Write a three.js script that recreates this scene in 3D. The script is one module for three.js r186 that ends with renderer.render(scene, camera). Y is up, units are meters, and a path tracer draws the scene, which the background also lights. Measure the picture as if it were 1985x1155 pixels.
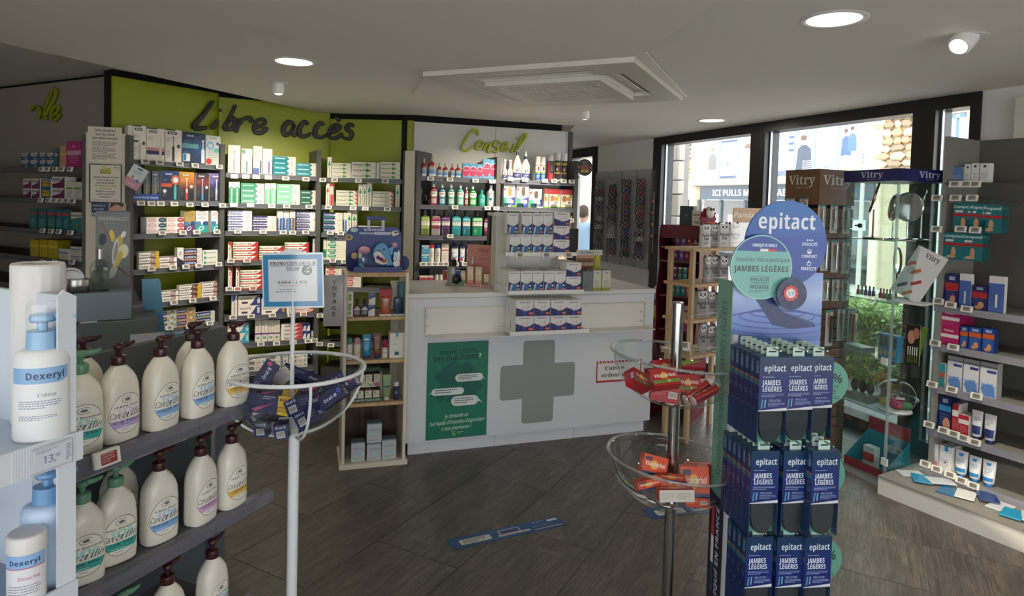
import*as THREE from 'three';
import{mergeGeometries}from 'three/addons/utils/BufferGeometryUtils.js';
import{RoundedBoxGeometry}from 'three/addons/geometries/RoundedBoxGeometry.js';
import{RectAreaLightUniformsLib}from 'three/addons/lights/RectAreaLightUniformsLib.js';
import{MarchingCubes}from 'three/addons/objects/MarchingCubes.js';
RectAreaLightUniformsLib.init();
// ---------- camera, sky, sun, exposure ----------
const scene=new THREE.Scene();
const FPX=1261,CX=992.5,CY=441,EYE=1.6;
const camera=new THREE.PerspectiveCamera(2*Math.atan(577.5 / FPX)*180 / Math.PI,1985 / 1155,0.05,120);
camera.position.set(0,EYE,0);
camera.rotation.set(-0.0372,0,0.028,'YXZ');
camera.setViewOffset(1985,1155,0,577.5 - CY,1985,1155);
camera.updateMatrixWorld(true);
const renderer=new THREE.WebGLRenderer({antialias:true});
renderer.toneMapping=THREE.LinearToneMapping;
renderer.toneMappingExposure=1.34;
renderer.shadowMap.enabled=true;
const SKY=3.9,SUN_TRAVEL=new THREE.Vector3(0.45,-0.33,-0.81).normalize();
{
const W=64,H=32,d=new Float32Array(W*H*4),mix=(a,b,k)=>a +(b - a)*k;
for(let y=0;y<H;y++)for(let x=0;x<W;x++){const e=Math.max(0,((y + 0.5)/ H - 0.5)*2),k=Math.pow(e,0.6),i=(y*W + x)*4;d[i]=mix(0.98,0.70,k);d[i + 1]=mix(0.98,0.80,k);d[i + 2]=mix(0.98,0.98,k);d[i + 3]=1;}
const t=new THREE.DataTexture(d,W,H,THREE.RGBAFormat,THREE.FloatType);t.mapping=THREE.EquirectangularReflectionMapping;t.magFilter=THREE.LinearFilter;t.needsUpdate=true;
scene.background=t;scene.backgroundIntensity=SKY;
}
const sun=new THREE.DirectionalLight(0xfff0da,1.5);
sun.position.copy(SUN_TRAVEL).multiplyScalar(-20).add(new THREE.Vector3(1,0,-3));
sun.target.position.set(1,0,-3);
sun.castShadow=true;
Object.assign(sun.shadow.camera,{left:-16,right:16,top:16,bottom:-16,near:0.5,far:60});
sun.shadow.mapSize.set(4096,4096);
scene.add(sun,sun.target);
const LAMP=26,LAMP_COLOR=0xfff1dc,GLOW=3;
// ---------- numbers, rays, frames ----------
const{sin,cos,PI,atan2,abs,min,max,sqrt,floor,round,hypot}=Math;
function rng(seed){let a=seed>>>0;return()=>{a=(a + 0x6d2b79f5)|0;let t=Math.imul(a ^(a>>>15),1|a);t=(t + Math.imul(t ^(t>>>7),61|t))^ t;return((t ^(t>>>14))>>>0)/ 4294967296;};}
const R=rng(7);
const V3=(x,y,z)=>new THREE.Vector3(x,y,z);
function ray(px,py){return V3((px - CX)/ FPX,-(py - CY)/ FPX,-1).applyQuaternion(camera.quaternion);}
function atY(px,py,y){const r=ray(px,py),k=(y - EYE)/ r.y;return[r.x*k,-r.z*k];}
function atD(px,py,d){const r=ray(px,py),k=d / -r.z;return V3(r.x*k,EYE + r.y*k,-d);}
class Frame{
constructor(a,b){const l=hypot(b[0]- a[0],b[1]- a[1]);this.o=a;this.u=[(b[0]- a[0])/ l,(b[1]- a[1])/ l];this.n=[this.u[1],-this.u[0]];this.len=l;this.turn=atan2(this.u[1],this.u[0]);}
at(s,y,t=0){return V3(this.o[0]+ this.u[0]*s + this.n[0]*t,y,-(this.o[1]+ this.u[1]*s + this.n[1]*t));}
xd(s,t=0){return[this.o[0]+ this.u[0]*s + this.n[0]*t,this.o[1]+ this.u[1]*s + this.n[1]*t];}
pick(px,py,t=0){
const r=ray(px,py),o=this.xd(0,t),c=this.n[0]*r.x - this.n[1]*r.z,k=(this.n[0]*o[0]+ this.n[1]*o[1])/ c,x=r.x*k,d=-r.z*k;
return{s:(x - o[0])*this.u[0]+(d - o[1])*this.u[1],y:EYE + r.y*k};
}
local(p){const dx=p.x - this.o[0],dd=-p.z - this.o[1];return{s:dx*this.u[0]+ dd*this.u[1],t:dx*this.n[0]+ dd*this.n[1],y:p.y};}
onY(px,py,y){const[x,d]=atY(px,py,y);return this.local(V3(x,y,-d));}
place(o,s,y,t=0,turn=0){o.position.copy(this.at(s,y,t));o.rotation.y=this.turn + turn;return o;}
shift(t,s=0){return new Frame(this.xd(s,t),this.xd(s + this.len,t));}
}
// ---------- names, things, parts ----------
const taken=new Map();
function numbered(name){const n=taken.get(name)??0;taken.set(name,n + 1);return n?`${name}_${String(n).padStart(3, '0')}`:name;}
function tag(o,label,category,group){o.userData.label=label;if(category)o.userData.category=category;if(group)o.userData.group=group;return o;}
function thing(name,label,category,group){const o=new THREE.Group();o.name=numbered(name);tag(o,label,category,group);scene.add(o);return o;}
function solo(name,label,category,geo,mat,group){const o=new THREE.Mesh(geo,mat);o.name=numbered(name);tag(o,label,category,group);scene.add(o);return o;}
function part(parent,name,geo,mat,pos,rot){
const o=new THREE.Mesh(geo,mat);o.name=name;parent.add(o);
if(pos)o.position.set(pos[0],pos[1],pos[2]);
if(rot)o.rotation.set(rot[0],rot[1],rot[2]);
return o;
}
function setting(name,geo,mat){const o=new THREE.Mesh(geo,mat);o.name=numbered(name);o.userData.kind='structure';scene.add(o);return o;}
function copy(src,label,group){const o=src.clone();o.name=numbered(src.name.replace(/_\d{3}$/,''));scene.add(o);if(label)o.userData.label=label;if(group)o.userData.group=group;return o;}
const ORD=['zeroth','first','second','third','fourth','fifth','sixth','seventh','eighth','ninth','tenth','eleventh','twelfth','thirteenth','fourteenth','fifteenth','sixteenth','seventeenth','eighteenth','nineteenth','twentieth'];
// ---------- shapes ----------
const G=(g)=>g.index?g.toNonIndexed():g;
function join(list){const a=list.map(G);for(const g of a){for(const k of Object.keys(g.attributes))if(!['position','normal','uv'].includes(k))g.deleteAttribute(k);if(!g.attributes.uv)g.setAttribute('uv',new THREE.BufferAttribute(new Float32Array(g.attributes.position.count*2),2));}return mergeGeometries(a);}
function box(w,h,d,x=0,y=0,z=0){return new THREE.BoxGeometry(w,h,d).translate(x,y,z);}
function slab(x0,x1,y0,y1,z0,z1){return box(x1 - x0,y1 - y0,z1 - z0,(x0 + x1)/ 2,(y0 + y1)/ 2,(z0 + z1)/ 2);}
function rbox(w,h,d,r=0.004,x=0,y=0,z=0){return new RoundedBoxGeometry(w,h,d,2,min(r,w / 2.01,h / 2.01,d / 2.01)).translate(x,y,z);}
function cyl(r0,r1,h,n=20,x=0,y=0,z=0){return new THREE.CylinderGeometry(r1,r0,h,n).translate(x,y + h / 2,z);}
function lathe(pts,n=32){return new THREE.LatheGeometry(pts.map(([r,y])=>new THREE.Vector2(r,y)),n);}
function tube(pts,r,n=40,k=8,closed=false){return new THREE.TubeGeometry(new THREE.CatmullRomCurve3(pts.map((p)=>Array.isArray(p)?V3(...p):p),closed,'catmullrom',0.5),n,r,k,closed);}
function rod(a,b,r,k=8){const A=V3(...a),B=V3(...b),l=A.distanceTo(B),g=new THREE.CylinderGeometry(r,r,l,k);g.applyQuaternion(new THREE.Quaternion().setFromUnitVectors(V3(0,1,0),B.clone().sub(A).normalize()));const m=A.add(B).multiplyScalar(0.5);return g.translate(m.x,m.y,m.z);}
function outline(pts,h,bevel=0,seg=12){const s=pts.getPoints?pts:new THREE.Shape(pts.map((p)=>new THREE.Vector2(p[0],p[1])));return new THREE.ExtrudeGeometry(s,{depth:h,bevelEnabled:bevel>0,bevelThickness:bevel,bevelSize:bevel,bevelSegments:2,curveSegments:seg});}
function rrect(w,h,r,x=0,y=0){
const s=new THREE.Shape(),a=x - w / 2,b=x + w / 2,c=y - h / 2,d=y + h / 2;r=min(r,w / 2,h / 2);
s.moveTo(a + r,c);s.lineTo(b - r,c);s.absarc(b - r,c + r,r,-PI / 2,0);s.lineTo(b,d - r);s.absarc(b - r,d - r,r,0,PI / 2);s.lineTo(a + r,d);s.absarc(a + r,d - r,r,PI / 2,PI);s.lineTo(a,c + r);s.absarc(a + r,c + r,r,PI,PI*1.5);return s;
}
function loft(rings,n=28,caps=true){
const pos=[],uv=[],idx=[],m=rings.length;
rings.forEach((r,i)=>{
for(let j=0;j<=n;j++){
const t=j / n*2*PI - PI / 2,c=cos(t),s=sin(t),e=2 /(r.p??2);
pos.push(r.a*Math.sign(c)*abs(c)**e +(r.x??0),r.y,-r.b*Math.sign(s)*abs(s)**e +(r.z??0));
uv.push(j / n,i /(m - 1));
}
});
for(let i=0;i<m - 1;i++)for(let j=0;j<n;j++){const a=i*(n + 1)+ j,b=a + 1,c=a + n + 1,d=c + 1;idx.push(a,b,d,a,d,c);}
if(caps)for(const[i,f]of[[0,1],[m - 1,0]]){const r=rings[i],c=pos.length / 3;pos.push(r.x??0,r.y,r.z??0);uv.push(0.5,i?1:0);for(let j=0;j<n;j++){const a=i*(n + 1)+ j;f?idx.push(c,a + 1,a):idx.push(c,a,a + 1);}}
const g=new THREE.BufferGeometry();
g.setAttribute('position',new THREE.Float32BufferAttribute(pos,3));g.setAttribute('uv',new THREE.Float32BufferAttribute(uv,2));g.setIndex(idx);g.computeVertexNormals();
const N=g.attributes.normal,v=V3(),w=V3();
for(let i=0;i<m;i++){const a=i*(n + 1),b=a + n;v.fromBufferAttribute(N,a);w.fromBufferAttribute(N,b);v.add(w).normalize();N.setXYZ(a,v.x,v.y,v.z);N.setXYZ(b,v.x,v.y,v.z);}
return g;
}
function wrap(rings,y0,y1,w,c,lift=0.0006,n=12,m=6,mid=0){
const at=(y)=>{let i=0;while(i<rings.length - 2&&rings[i + 1].y<y)i++;const A=rings[i],B=rings[i + 1],k=min(1,max(0,(y - A.y)/(B.y - A.y||1))),L=(q,d)=>(A[q]??d)+((B[q]??d)-(A[q]??d))*k;return{a:L('a',0)+ lift,b:L('b',0)+ lift,p:L('p',2),x:L('x',0),z:L('z',0)};};
const pos=[],uv=[],idx=[];
for(let i=0;i<=m;i++)for(let j=0;j<=n;j++){
const y=y0 +(y1 - y0)*i / m,r=at(y),t=-PI / 2 + mid - w + 2*w*j / n,e=2 / r.p,cc=cos(t),s=sin(t);
pos.push(r.a*Math.sign(cc)*abs(cc)**e + r.x,y,-r.b*Math.sign(s)*abs(s)**e + r.z);uv.push(c.u0 +(c.u1 - c.u0)*j / n,c.v0 +(c.v1 - c.v0)*i / m);
}
for(let i=0;i<m;i++)for(let j=0;j<n;j++){const a=i*(n + 1)+ j,b=a + 1,d=a + n + 1;idx.push(a,b,d + 1,a,d + 1,d);}
const g=new THREE.BufferGeometry();g.setAttribute('position',new THREE.Float32BufferAttribute(pos,3));g.setAttribute('uv',new THREE.Float32BufferAttribute(uv,2));g.setIndex(idx);g.computeVertexNormals();return g;
}
// ---------- plain materials ----------
const mats=new Map();
function M(color,rough=0.5,o={}){const k=color + '|' + rough + JSON.stringify(o);if(!mats.has(k))mats.set(k,new THREE.MeshPhysicalMaterial({color,roughness:rough,...o}));return mats.get(k);}
const CHROME=M('#d8d8d6',0.12,{metalness:1}),STEEL=M('#b4b5b4',0.35,{metalness:1});
const CLEAR=M('#ffffff',0.03,{transmission:1,thickness:0,ior:1.45});
const ACRYL=M('#f4fbfb',0.04,{transmission:1,thickness:0,ior:1.5});
// ---------- print: one atlas of canvases for all that is printed ----------
const AT=2048,atlases=[];
function newAtlas(){
const c=document.createElement('canvas');c.width=AT;c.height=AT;const g=c.getContext('2d');g.fillStyle='#fff';g.fillRect(0,0,AT,AT);
const t=new THREE.CanvasTexture(c);t.colorSpace=THREE.SRGBColorSpace;t.magFilter=THREE.LinearFilter;
atlases.push({c,g,x:0,y:0,row:0,t,mats:{}});return atlases.at(-1);
}
function amat(a,kind){
return a.mats[kind]??=new THREE.MeshPhysicalMaterial({map:a.t,...{card:{roughness:0.45},gloss:{roughness:0.12,clearcoat:0.6,clearcoatRoughness:0.08},matte:{roughness:0.8},sign:{roughness:0.3}}[kind]});
}
function cell(w,h,draw,side='#e8e6e0'){
w=round(w);h=round(h);
let a=atlases.at(-1)??newAtlas();
const W=w + 14,H=h + 4;
if(a.x + W>AT){a.x=0;a.y +=a.row;a.row=0;}
if(a.y + H>AT)a=newAtlas();
const x=a.x + 2,y=a.y + 2;a.x +=W;a.row=max(a.row,H);
const g=a.g;g.save();g.beginPath();g.rect(x - 2,y - 2,w + 4,h + 4);g.clip();g.translate(x,y);g.fillStyle=side;g.fillRect(-2,-2,w + 4,h + 4);draw(g,w,h);g.restore();
g.fillStyle=side;g.fillRect(x + w + 2,y - 2,10,h + 4);
return{a,u0:(x + 0.5)/ AT,u1:(x + w - 0.5)/ AT,v0:1 -(y + h - 0.5)/ AT,v1:1 -(y + 0.5)/ AT,su:(x + w + 7)/ AT,sv:1 -(y + h / 2)/ AT,w,h,mat:(k='card')=>amat(a,k)};
}
function txt(g,s,x,y,size,color='#222',o={}){
g.save();g.translate(x,y);if(o.rot)g.rotate(o.rot);if(o.skew)g.transform(1,0,-o.skew,1,0,0);
g.font=`${o.bold ? 'bold ' : ''}${size}px ${o.font ?? 'sans-serif'}`;g.textAlign=o.align??'center';g.textBaseline='middle';g.fillStyle=color;
const w=g.measureText(s).width;let k=o.sx??1;if(o.fit&&w*k>o.fit)k=o.fit / w;g.scale(k,1);g.fillText(s,0,0);
if(o.stroke){g.lineWidth=o.stroke;g.strokeStyle=color;g.strokeText(s,0,0);}
g.restore();
}
function lines(g,x,y,w,h,n,color='rgba(40,40,40,.7)',seed=3){const r=rng(seed);g.fillStyle=color;for(let i=0;i<n;i++){let q=x;const yy=y + h*i / n,lim=x + w*(i===n - 1?0.6:0.85 + 0.15*r());while(q<lim){const l=w*(0.03 + 0.06*r());g.fillRect(q,yy,min(l,lim - q),h / n*0.42);q +=l + w*0.02;}}}
function rect(g,c,x,y,w,h){g.fillStyle=c;g.fillRect(x,y,w,h);}
function disc(g,c,x,y,r,ry){g.fillStyle=c;g.beginPath();g.ellipse(x,y,r,ry??r,0,0,2*PI);g.fill();}
function ring(g,c,x,y,r,lw,a0=0,a1=2*PI){g.strokeStyle=c;g.lineWidth=lw;g.beginPath();g.arc(x,y,r,a0,a1);g.stroke();}
function poly(g,c,pts){g.fillStyle=c;g.beginPath();pts.forEach((p,i)=>i?g.lineTo(p[0],p[1]):g.moveTo(p[0],p[1]));g.closePath();g.fill();}
function rr(g,c,x,y,w,h,r){g.fillStyle=c;g.beginPath();g.roundRect(x,y,w,h,r);g.fill();}
function grad(g,x0,y0,x1,y1,...stops){const q=g.createLinearGradient(x0,y0,x1,y1);stops.forEach((s,i)=>q.addColorStop(i /(stops.length - 1),s));return q;}
function plainUV(g,c){const n=g.attributes.position.count,a=new Float32Array(n*2);for(let i=0;i<n;i++){a[i*2]=c.su;a[i*2 + 1]=c.sv;}g.setAttribute('uv',new THREE.BufferAttribute(a,2));return g;}
const geoCache=new Map();
function cartonGeo(w,h,d,c,cs,ct){
const key=[round(w*1e3),round(h*1e3),round(d*1e3),c.u0,c.v0,atlases.indexOf(c.a),cs?.u0,ct?.u0].join();
if(!geoCache.has(key)){
const g=new THREE.BoxGeometry(w,h,d).translate(0,h / 2,-d / 2),uv=g.attributes.uv;
for(let i=0;i<24;i++){
const f=floor(i / 4),q=f===4?c:f<2?cs:f===2?ct:null;
if(q)uv.setXY(i,q.u0 +(q.u1 - q.u0)*uv.getX(i),q.v0 +(q.v1 - q.v0)*uv.getY(i));else uv.setXY(i,c.su,c.sv);
}
geoCache.set(key,g);
}
return geoCache.get(key);
}
function sheetGeo(w,h,th,c,r=0){
const g=r?outline(rrect(w,h,r),th).translate(0,0,-th):box(w,h,th,0,0,-th / 2),P=g.attributes.position,uv=g.attributes.uv,N=g.attributes.normal;
for(let i=0;i<P.count;i++)if(N.getZ(i)>0.9)uv.setXY(i,c.u0 +(c.u1 - c.u0)*(P.getX(i)/ w + 0.5),c.v0 +(c.v1 - c.v0)*(P.getY(i)/ h + 0.5));else uv.setXY(i,c.su,c.sv);
return g;
}
function shapeSheet(shape,th,c,x0,x1,y0,y1,seg=24){
const g=outline(shape,th,0,seg).translate(0,0,-th),P=g.attributes.position,uv=g.attributes.uv,N=g.attributes.normal;
for(let i=0;i<P.count;i++)if(N.getZ(i)>0.9)uv.setXY(i,c.u0 +(c.u1 - c.u0)*(P.getX(i)- x0)/(x1 - x0),c.v0 +(c.v1 - c.v0)*(P.getY(i)- y0)/(y1 - y0));else uv.setXY(i,c.su,c.sv);
return g;
}
// ---------- where things stand (x to the right, depth away from the eye, metres) ----------
const pd=(px,d)=>{const p=atD(px,400,d);return[p.x,d];};
const PA0=pd(253,4.70),PAB=pd(434,5.30),PBC=pd(619,5.65),PCD=pd(785,5.62),PD0=pd(813,5.60);
const FA=new Frame(PA0,PAB),FB=new Frame(PAB,PBC),FC=new Frame(PBC,PCD);
const FD=new Frame(PD0,[PD0[0]+ 1.43*sin(1.252),PD0[1]+ 1.43*cos(1.252)]);
const FL=(()=>{const b=pd(163,4.62),a=[b[0]- 0.9*0.88,b[1]+ 0.9*0.475];return new Frame(a,b);})();
const CEIL=2.37;
const FW=new Frame([1.57,7.297],[2.858,4.059]);
const FK=new Frame([-0.628,4.002],[1.037,4.591]);
const FR=new Frame([2.18,3.66],[2.39,3.22]);
const FG=new Frame([-0.962,1.457],[-0.77,1.94]);
// ---------- the room shell ----------
function frameBox(F,s0,s1,y0,y1,t0,t1){const g=slab(s0,s1,y0,y1,t0,t1);g.rotateY(F.turn);const p=F.at(0,0,0);return g.translate(p.x,0,p.z);}
function noise2(seed){
const T=new Float32Array(256*256),r=rng(seed);for(let i=0;i<T.length;i++)T[i]=r();
const v=(x,y)=>T[(((y % 256)+ 256)% 256)*256 +(((x % 256)+ 256)% 256)];
return(x,y)=>{const a=floor(x),b=floor(y),fx=x - a,fy=y - b,s=fx*fx*(3 - 2*fx),t=fy*fy*(3 - 2*fy);return(v(a,b)*(1 - s)+ v(a + 1,b)*s)*(1 - t)+(v(a,b + 1)*(1 - s)+ v(a + 1,b + 1)*s)*t;};
}
const fbm=(n,x,y,o=4)=>{let s=0,a=0.5,k=0;for(let i=0;i<o;i++){s +=a*n(x,y);k +=a;a*=0.5;x=x*2.03 + 17;y=y*2.03 + 31;}return s / k;};
function dataTex(w,h,f,srgb=true){
const d=new Uint8Array(w*h*4);for(let y=0;y<h;y++)for(let x=0;x<w;x++){const c=f(x / w,y / h,x,y),i=(y*w + x)*4;d[i]=c[0];d[i + 1]=c[1]??c[0];d[i + 2]=c[2]??c[0];d[i + 3]=255;}
const t=new THREE.DataTexture(d,w,h);t.wrapS=t.wrapT=THREE.RepeatWrapping;t.magFilter=THREE.LinearFilter;t.colorSpace=srgb?THREE.SRGBColorSpace:THREE.NoColorSpace;t.needsUpdate=true;return t;
}
const nA=noise2(11),nB=noise2(29);
const tileTex=dataTex(1024,512,(u,v)=>{
const s=fbm(nA,u*5,v*90,4),b=fbm(nB,u*6,v*12,4),k=fbm(nB,u*30 + 40,v*160,3),w=max(0,fbm(nA,u*14 + 9,v*60 + 5,4)- 0.62)*3*max(0,b - 0.35)*2;
const l=84 +(s - 0.5)*44 +(b - 0.5)*34 +(k - 0.5)*26 + w*70;return[l*1.05,l*0.985,l*0.9];
});
const tileRough=dataTex(512,256,(u,v)=>{const l=96 +(fbm(nB,u*20,v*60,3)- 0.5)*70;return[l,l,l];},false);
const tileMats=[0,1,2,3,4,5].map((i)=>{const t=tileTex.clone(),r=tileRough.clone();for(const q of[t,r])q.offset.set(i*0.37,i*0.29);const k=[1,0.93,1.06,0.97,1.03,0.9][i];return new THREE.MeshPhysicalMaterial({color:new THREE.Color(k,k,k),map:t,roughnessMap:r,roughness:1,specularIntensity:0.9});});
const groutMat=M('#74706a',0.8);
{
const bed=setting('floor',slab(-7,6.2,-0.12,-0.0035,-11,2.5),groutMat);
const a=0.50,L=0.9,W=0.45,j=0.0035,ux=sin(a),ud=cos(a),vx=cos(a),vd=-sin(a);
const geo=new THREE.BoxGeometry(L - j,0.012,W - j).translate(0,-0.006,0),ga=geo.attributes.uv;
{const P=geo.attributes.position;for(let i=0;i<P.count;i++)ga.setXY(i,P.getX(i)/ L + 0.5,P.getZ(i)/ W + 0.5);}
const r=rng(5);
for(let q=-14;q<12;q++)for(let p=-6;p<12;p++){
const lu=(p +(q&1)*0.5)*L + 0.1,lv=q*W + 0.07,x=lu*ux + lv*vx,d=lu*ud + lv*vd;
if(d<1.9||d>8.2||abs(x)>d*0.82 + 0.6||x<-3.6)continue;
if(x>1.57 +(7.297 - d)*0.398 - 0.12)continue;
const t=part(bed,'tile',geo,tileMats[floor(r()*6)],[x,0,-d],[0,PI / 2 - a,0]);t.rotation.y=PI / 2 - a +(r()<0.5?PI:0);
}
setting('floor',frameBox(FW,-0.2,5,-0.02,-0.0008,0,0.6),tileMats[0]);
setting('floor',slab(-7,6.2,-0.0034,-0.001,0.0,2.5),tileMats[0]);
}
const paint=M('#f1ece1',0.85),paintCool=M('#eeece5',0.85);
{
const poly2=(pts,y0,y1)=>{const s=new THREE.Shape(pts.map(([x,d])=>new THREE.Vector2(x,d)));return new THREE.ExtrudeGeometry(s,{depth:y1 - y0,bevelEnabled:false}).rotateX(-PI / 2).translate(0,y0,0);};
const e0=atY(79,100,CEIL),e1=atY(670,230,CEIL),k=(e1[0]- e0[0])/(e1[1]- e0[1]);
const xe=(d)=>e0[0]+ k*(d - e0[1]);
const wx=(d)=>1.57 +(7.297 - d)*0.3986 - 0.01;
const edgeD=FD.xd(0,-0.30),edgeD2=FD.xd(1.5,-0.30),edgeC=FC.xd(0.1,-0.30);
setting('ceiling',poly2([[xe(-1.2),-1.2],[wx(-1.2)+ 0.3,-1.2],[wx(9.6)+ 0.3,9.6],[edgeD2[0]+ 0.05,9.6],[edgeD2[0]+ 0.05,edgeD2[1]],edgeD,edgeC,[xe(edgeC[1]- 0.05),edgeC[1]- 0.05]],CEIL,CEIL + 0.12),paint);
setting('ceiling',poly2([[-7,-1.6],[wx(-1.6)+ 0.2,-1.6],[wx(10)+ 0.2,10],[-7,10]],2.535,2.9),paint);
const p1=atY(566,68,CEIL),p2=atY(1252,96,CEIL),p3=atY(1331,185,CEIL),p4=atY(1479,171,CEIL);
setting('ceiling',poly2([[p2[0]+ 0.52,-1.0],p2,p3,[p3[0]- 0.6,p3[1]+ 0.9],[p3[0]- 1.9,p3[1]+ 0.2],atY(835,135,CEIL),p1,[p1[0]- 2.6,-1.0]],CEIL - 0.014,CEIL + 0.001),paint);
setting('ceiling',poly2([[p2[0]+ 0.53,-1.0],[p2[0]+ 0.01,p2[1]],p3,p4,[p4[0]+ 2.6,p4[1]- 2.3],[p4[0]+ 2.6,-1.0]],CEIL - 0.007,CEIL + 0.001),paintCool);
}
const wallPaint=M('#cfc9be',0.8),wallWhite=M('#e6e4de',0.8),black=M('#16191c',0.38),gapShade=M('#0b0b0b',0.9);  // near-black wall colour stands in for the darkness in the gaps above panels
setting('wall_left',frameBox(FL,-3.2,0.62,0,2.8,-0.55,-0.42),gapShade);
setting('wall_left',frameBox(FA,0.06,1.1,0,2.8,-0.55,-0.42),gapShade);
setting('wall_back',frameBox(FB,-0.2,1.0,0,2.8,-0.55,-0.42),gapShade);
setting('wall_back',frameBox(FC,-0.1,0.86,0,2.8,-0.55,-0.42),gapShade);
setting('wall_back',frameBox(FD,-0.1,1.47,0,2.8,-0.55,-0.42),gapShade);
const WS=(px)=>FW.pick(px,330,0).s;
const wsJ=WS(1284),wsM0=WS(1456),wsM1=WS(1484),wsP0=WS(1768),wsP1=WS(1812),wsE=WS(1878),wsN=WS(1158),wsF=WS(1096);
setting('wall_right',frameBox(FW,wsN,0,-0.1,2.9,-0.25,0),wallWhite);
setting('wall_right',frameBox(FW,wsE + 0.06,9.4,-0.1,2.9,-0.25,0),wallWhite);
setting('wall_right',frameBox(FW,-3.6,9.4,CEIL,2.9,-0.25,-0.001),wallWhite);
setting('wall_right',frameBox(FW,-3.6,wsF,-0.1,CEIL,-0.25,0),wallWhite);
function windowUnit(n,s0,s1,members,y0,y1){
const fr=new THREE.Group();fr.name=`window_${n}`;fr.userData.kind='structure';scene.add(fr);FW.place(fr,0,0,0);
part(fr,'top_rail',slab(s0,s1,y1,CEIL - 0.001,-0.14,0.02),black);part(fr,'bottom_rail',slab(s0,s1,-0.08,y0,-0.14,0.02),black);
for(const[a,b]of members){part(fr,'mullion',slab(a,b,y0,y1,-0.14,0.02),black);}
for(let i=0;i + 1<members.length;i++){const a=members[i][1],b=members[i + 1][0];part(fr,'pane',box(b - a,y1 - y0,0.008,(a + b)/ 2,(y0 + y1)/ 2,-0.07),CLEAR);part(fr,'glazing_bead',slab(a,a + 0.014,y0,y1,-0.05,-0.03),STEEL);}
return fr;
}
windowUnit(1,0,wsE + 0.06,[[0,wsJ],[wsM0,wsM1],[wsP0,wsP1],[wsE,wsE + 0.06]],0.1,CEIL - 0.085);
windowUnit(2,wsF - 0.6,wsN,[[wsF - 0.6,wsF - 0.5],[wsN - 0.11,wsN]],0.1,CEIL - 0.12);
setting('wall_back',slab(-0.4,0.6,0,2.9,-9.75,-9.6),wallPaint);
setting('wall_back',slab(-0.55,-0.4,0,2.9,-9.75,-6.3),wallPaint);
setting('wall_left',slab(-6.2,-6.05,0,2.9,-7.2,1.3),wallPaint);
setting('wall_left',slab(-6.2,-3.4,0,2.9,-7.2,-7.05),wallPaint);
{
setting('pavement',slab(-9,9,-0.3,-0.11,1.08,9),M('#cfcabd',0.9));  // unseen pale ground added so sunlight bounces up onto the ceiling
const z=0.95,T=0.12;
setting('wall_front',slab(-6.2,-3.2,0,2.9,z,z + T),wallPaint);
setting('wall_front',slab(-3.2,5.2,CEIL - 0.25,2.9,z,z + T),wallPaint);
setting('wall_front',slab(-3.2,5.2,-0.1,0.25,z,z + T),wallPaint);
setting('wall_front',slab(4.2,5.4,0.25,CEIL - 0.25,z,z + T),wallPaint);
const fr=new THREE.Group();fr.name='window_3';fr.userData.kind='structure';scene.add(fr);
for(const x of[-3.2,-1.9,-0.72,0.55,2.3,4.14])part(fr,'mullion',slab(x,x + 0.07,0.25,CEIL - 0.25,z,z + T),black);
for(const[a,b]of[[-3.13,-1.9],[-1.83,-0.72],[-0.65,0.55],[0.62,2.3],[2.37,4.14]])part(fr,'pane',box(b - a,CEIL - 0.5,0.008,(a + b)/ 2,CEIL / 2,z + 0.06),CLEAR);
const blocker=(x0,x1)=>setting('awning',slab(x0,x1,2.3,2.33,z + T,z + T + 2.6),M('#7f7d78',0.9));  // unseen slabs added outside to keep the sun off the side panes
blocker(-6.5,-0.66);blocker(0.56,5.6);
setting('awning',slab(-6.5,-0.66,1.75,2.33,z + T + 2.57,z + T + 2.6),M('#7f7d78',0.9));
setting('awning',slab(0.56,5.6,1.75,2.33,z + T + 2.57,z + T + 2.6),M('#7f7d78',0.9));
}
const green=M('#9aa61c',0.42),greyPanel=M('#a39c90',0.6),whitePanel=M('#c9c8c0',0.55);
setting('wall_panel',frameBox(FL,-1.6,0.612,0.0,2.50,-0.38,-0.36),greyPanel);
{const a=FA.pick(218,147,-0.36).s;setting('wall_panel',frameBox(FA,a,FA.pick(423,300,-0.36).s - 0.001,0.0,2.475,-0.38,-0.36),green);}
setting('wall_panel',frameBox(FB,FB.pick(423,300,-0.36).s + 0.001,FB.pick(640,240,-0.36).s - 0.001,0.0,2.44,-0.381,-0.36),green);
setting('wall_panel',frameBox(FC,FC.pick(640,240,-0.36).s + 0.001,FC.pick(803,240,-0.36).s,0.0,2.33,-0.382,-0.36),green);
{const m=FD.pick(960,290,-0.36).s;setting('wall_panel',frameBox(FD,FD.pick(803,240,-0.36).s + 0.001,m - 0.002,0.0,2.318,-0.38,-0.36),whitePanel);setting('wall_panel',frameBox(FD,m + 0.002,1.52,0.0,2.318,-0.38,-0.36),whitePanel);
setting('trim_1',frameBox(FD,1.52,1.56,0,2.318,-0.4,-0.34),M('#3c3e40',0.5));}
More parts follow.
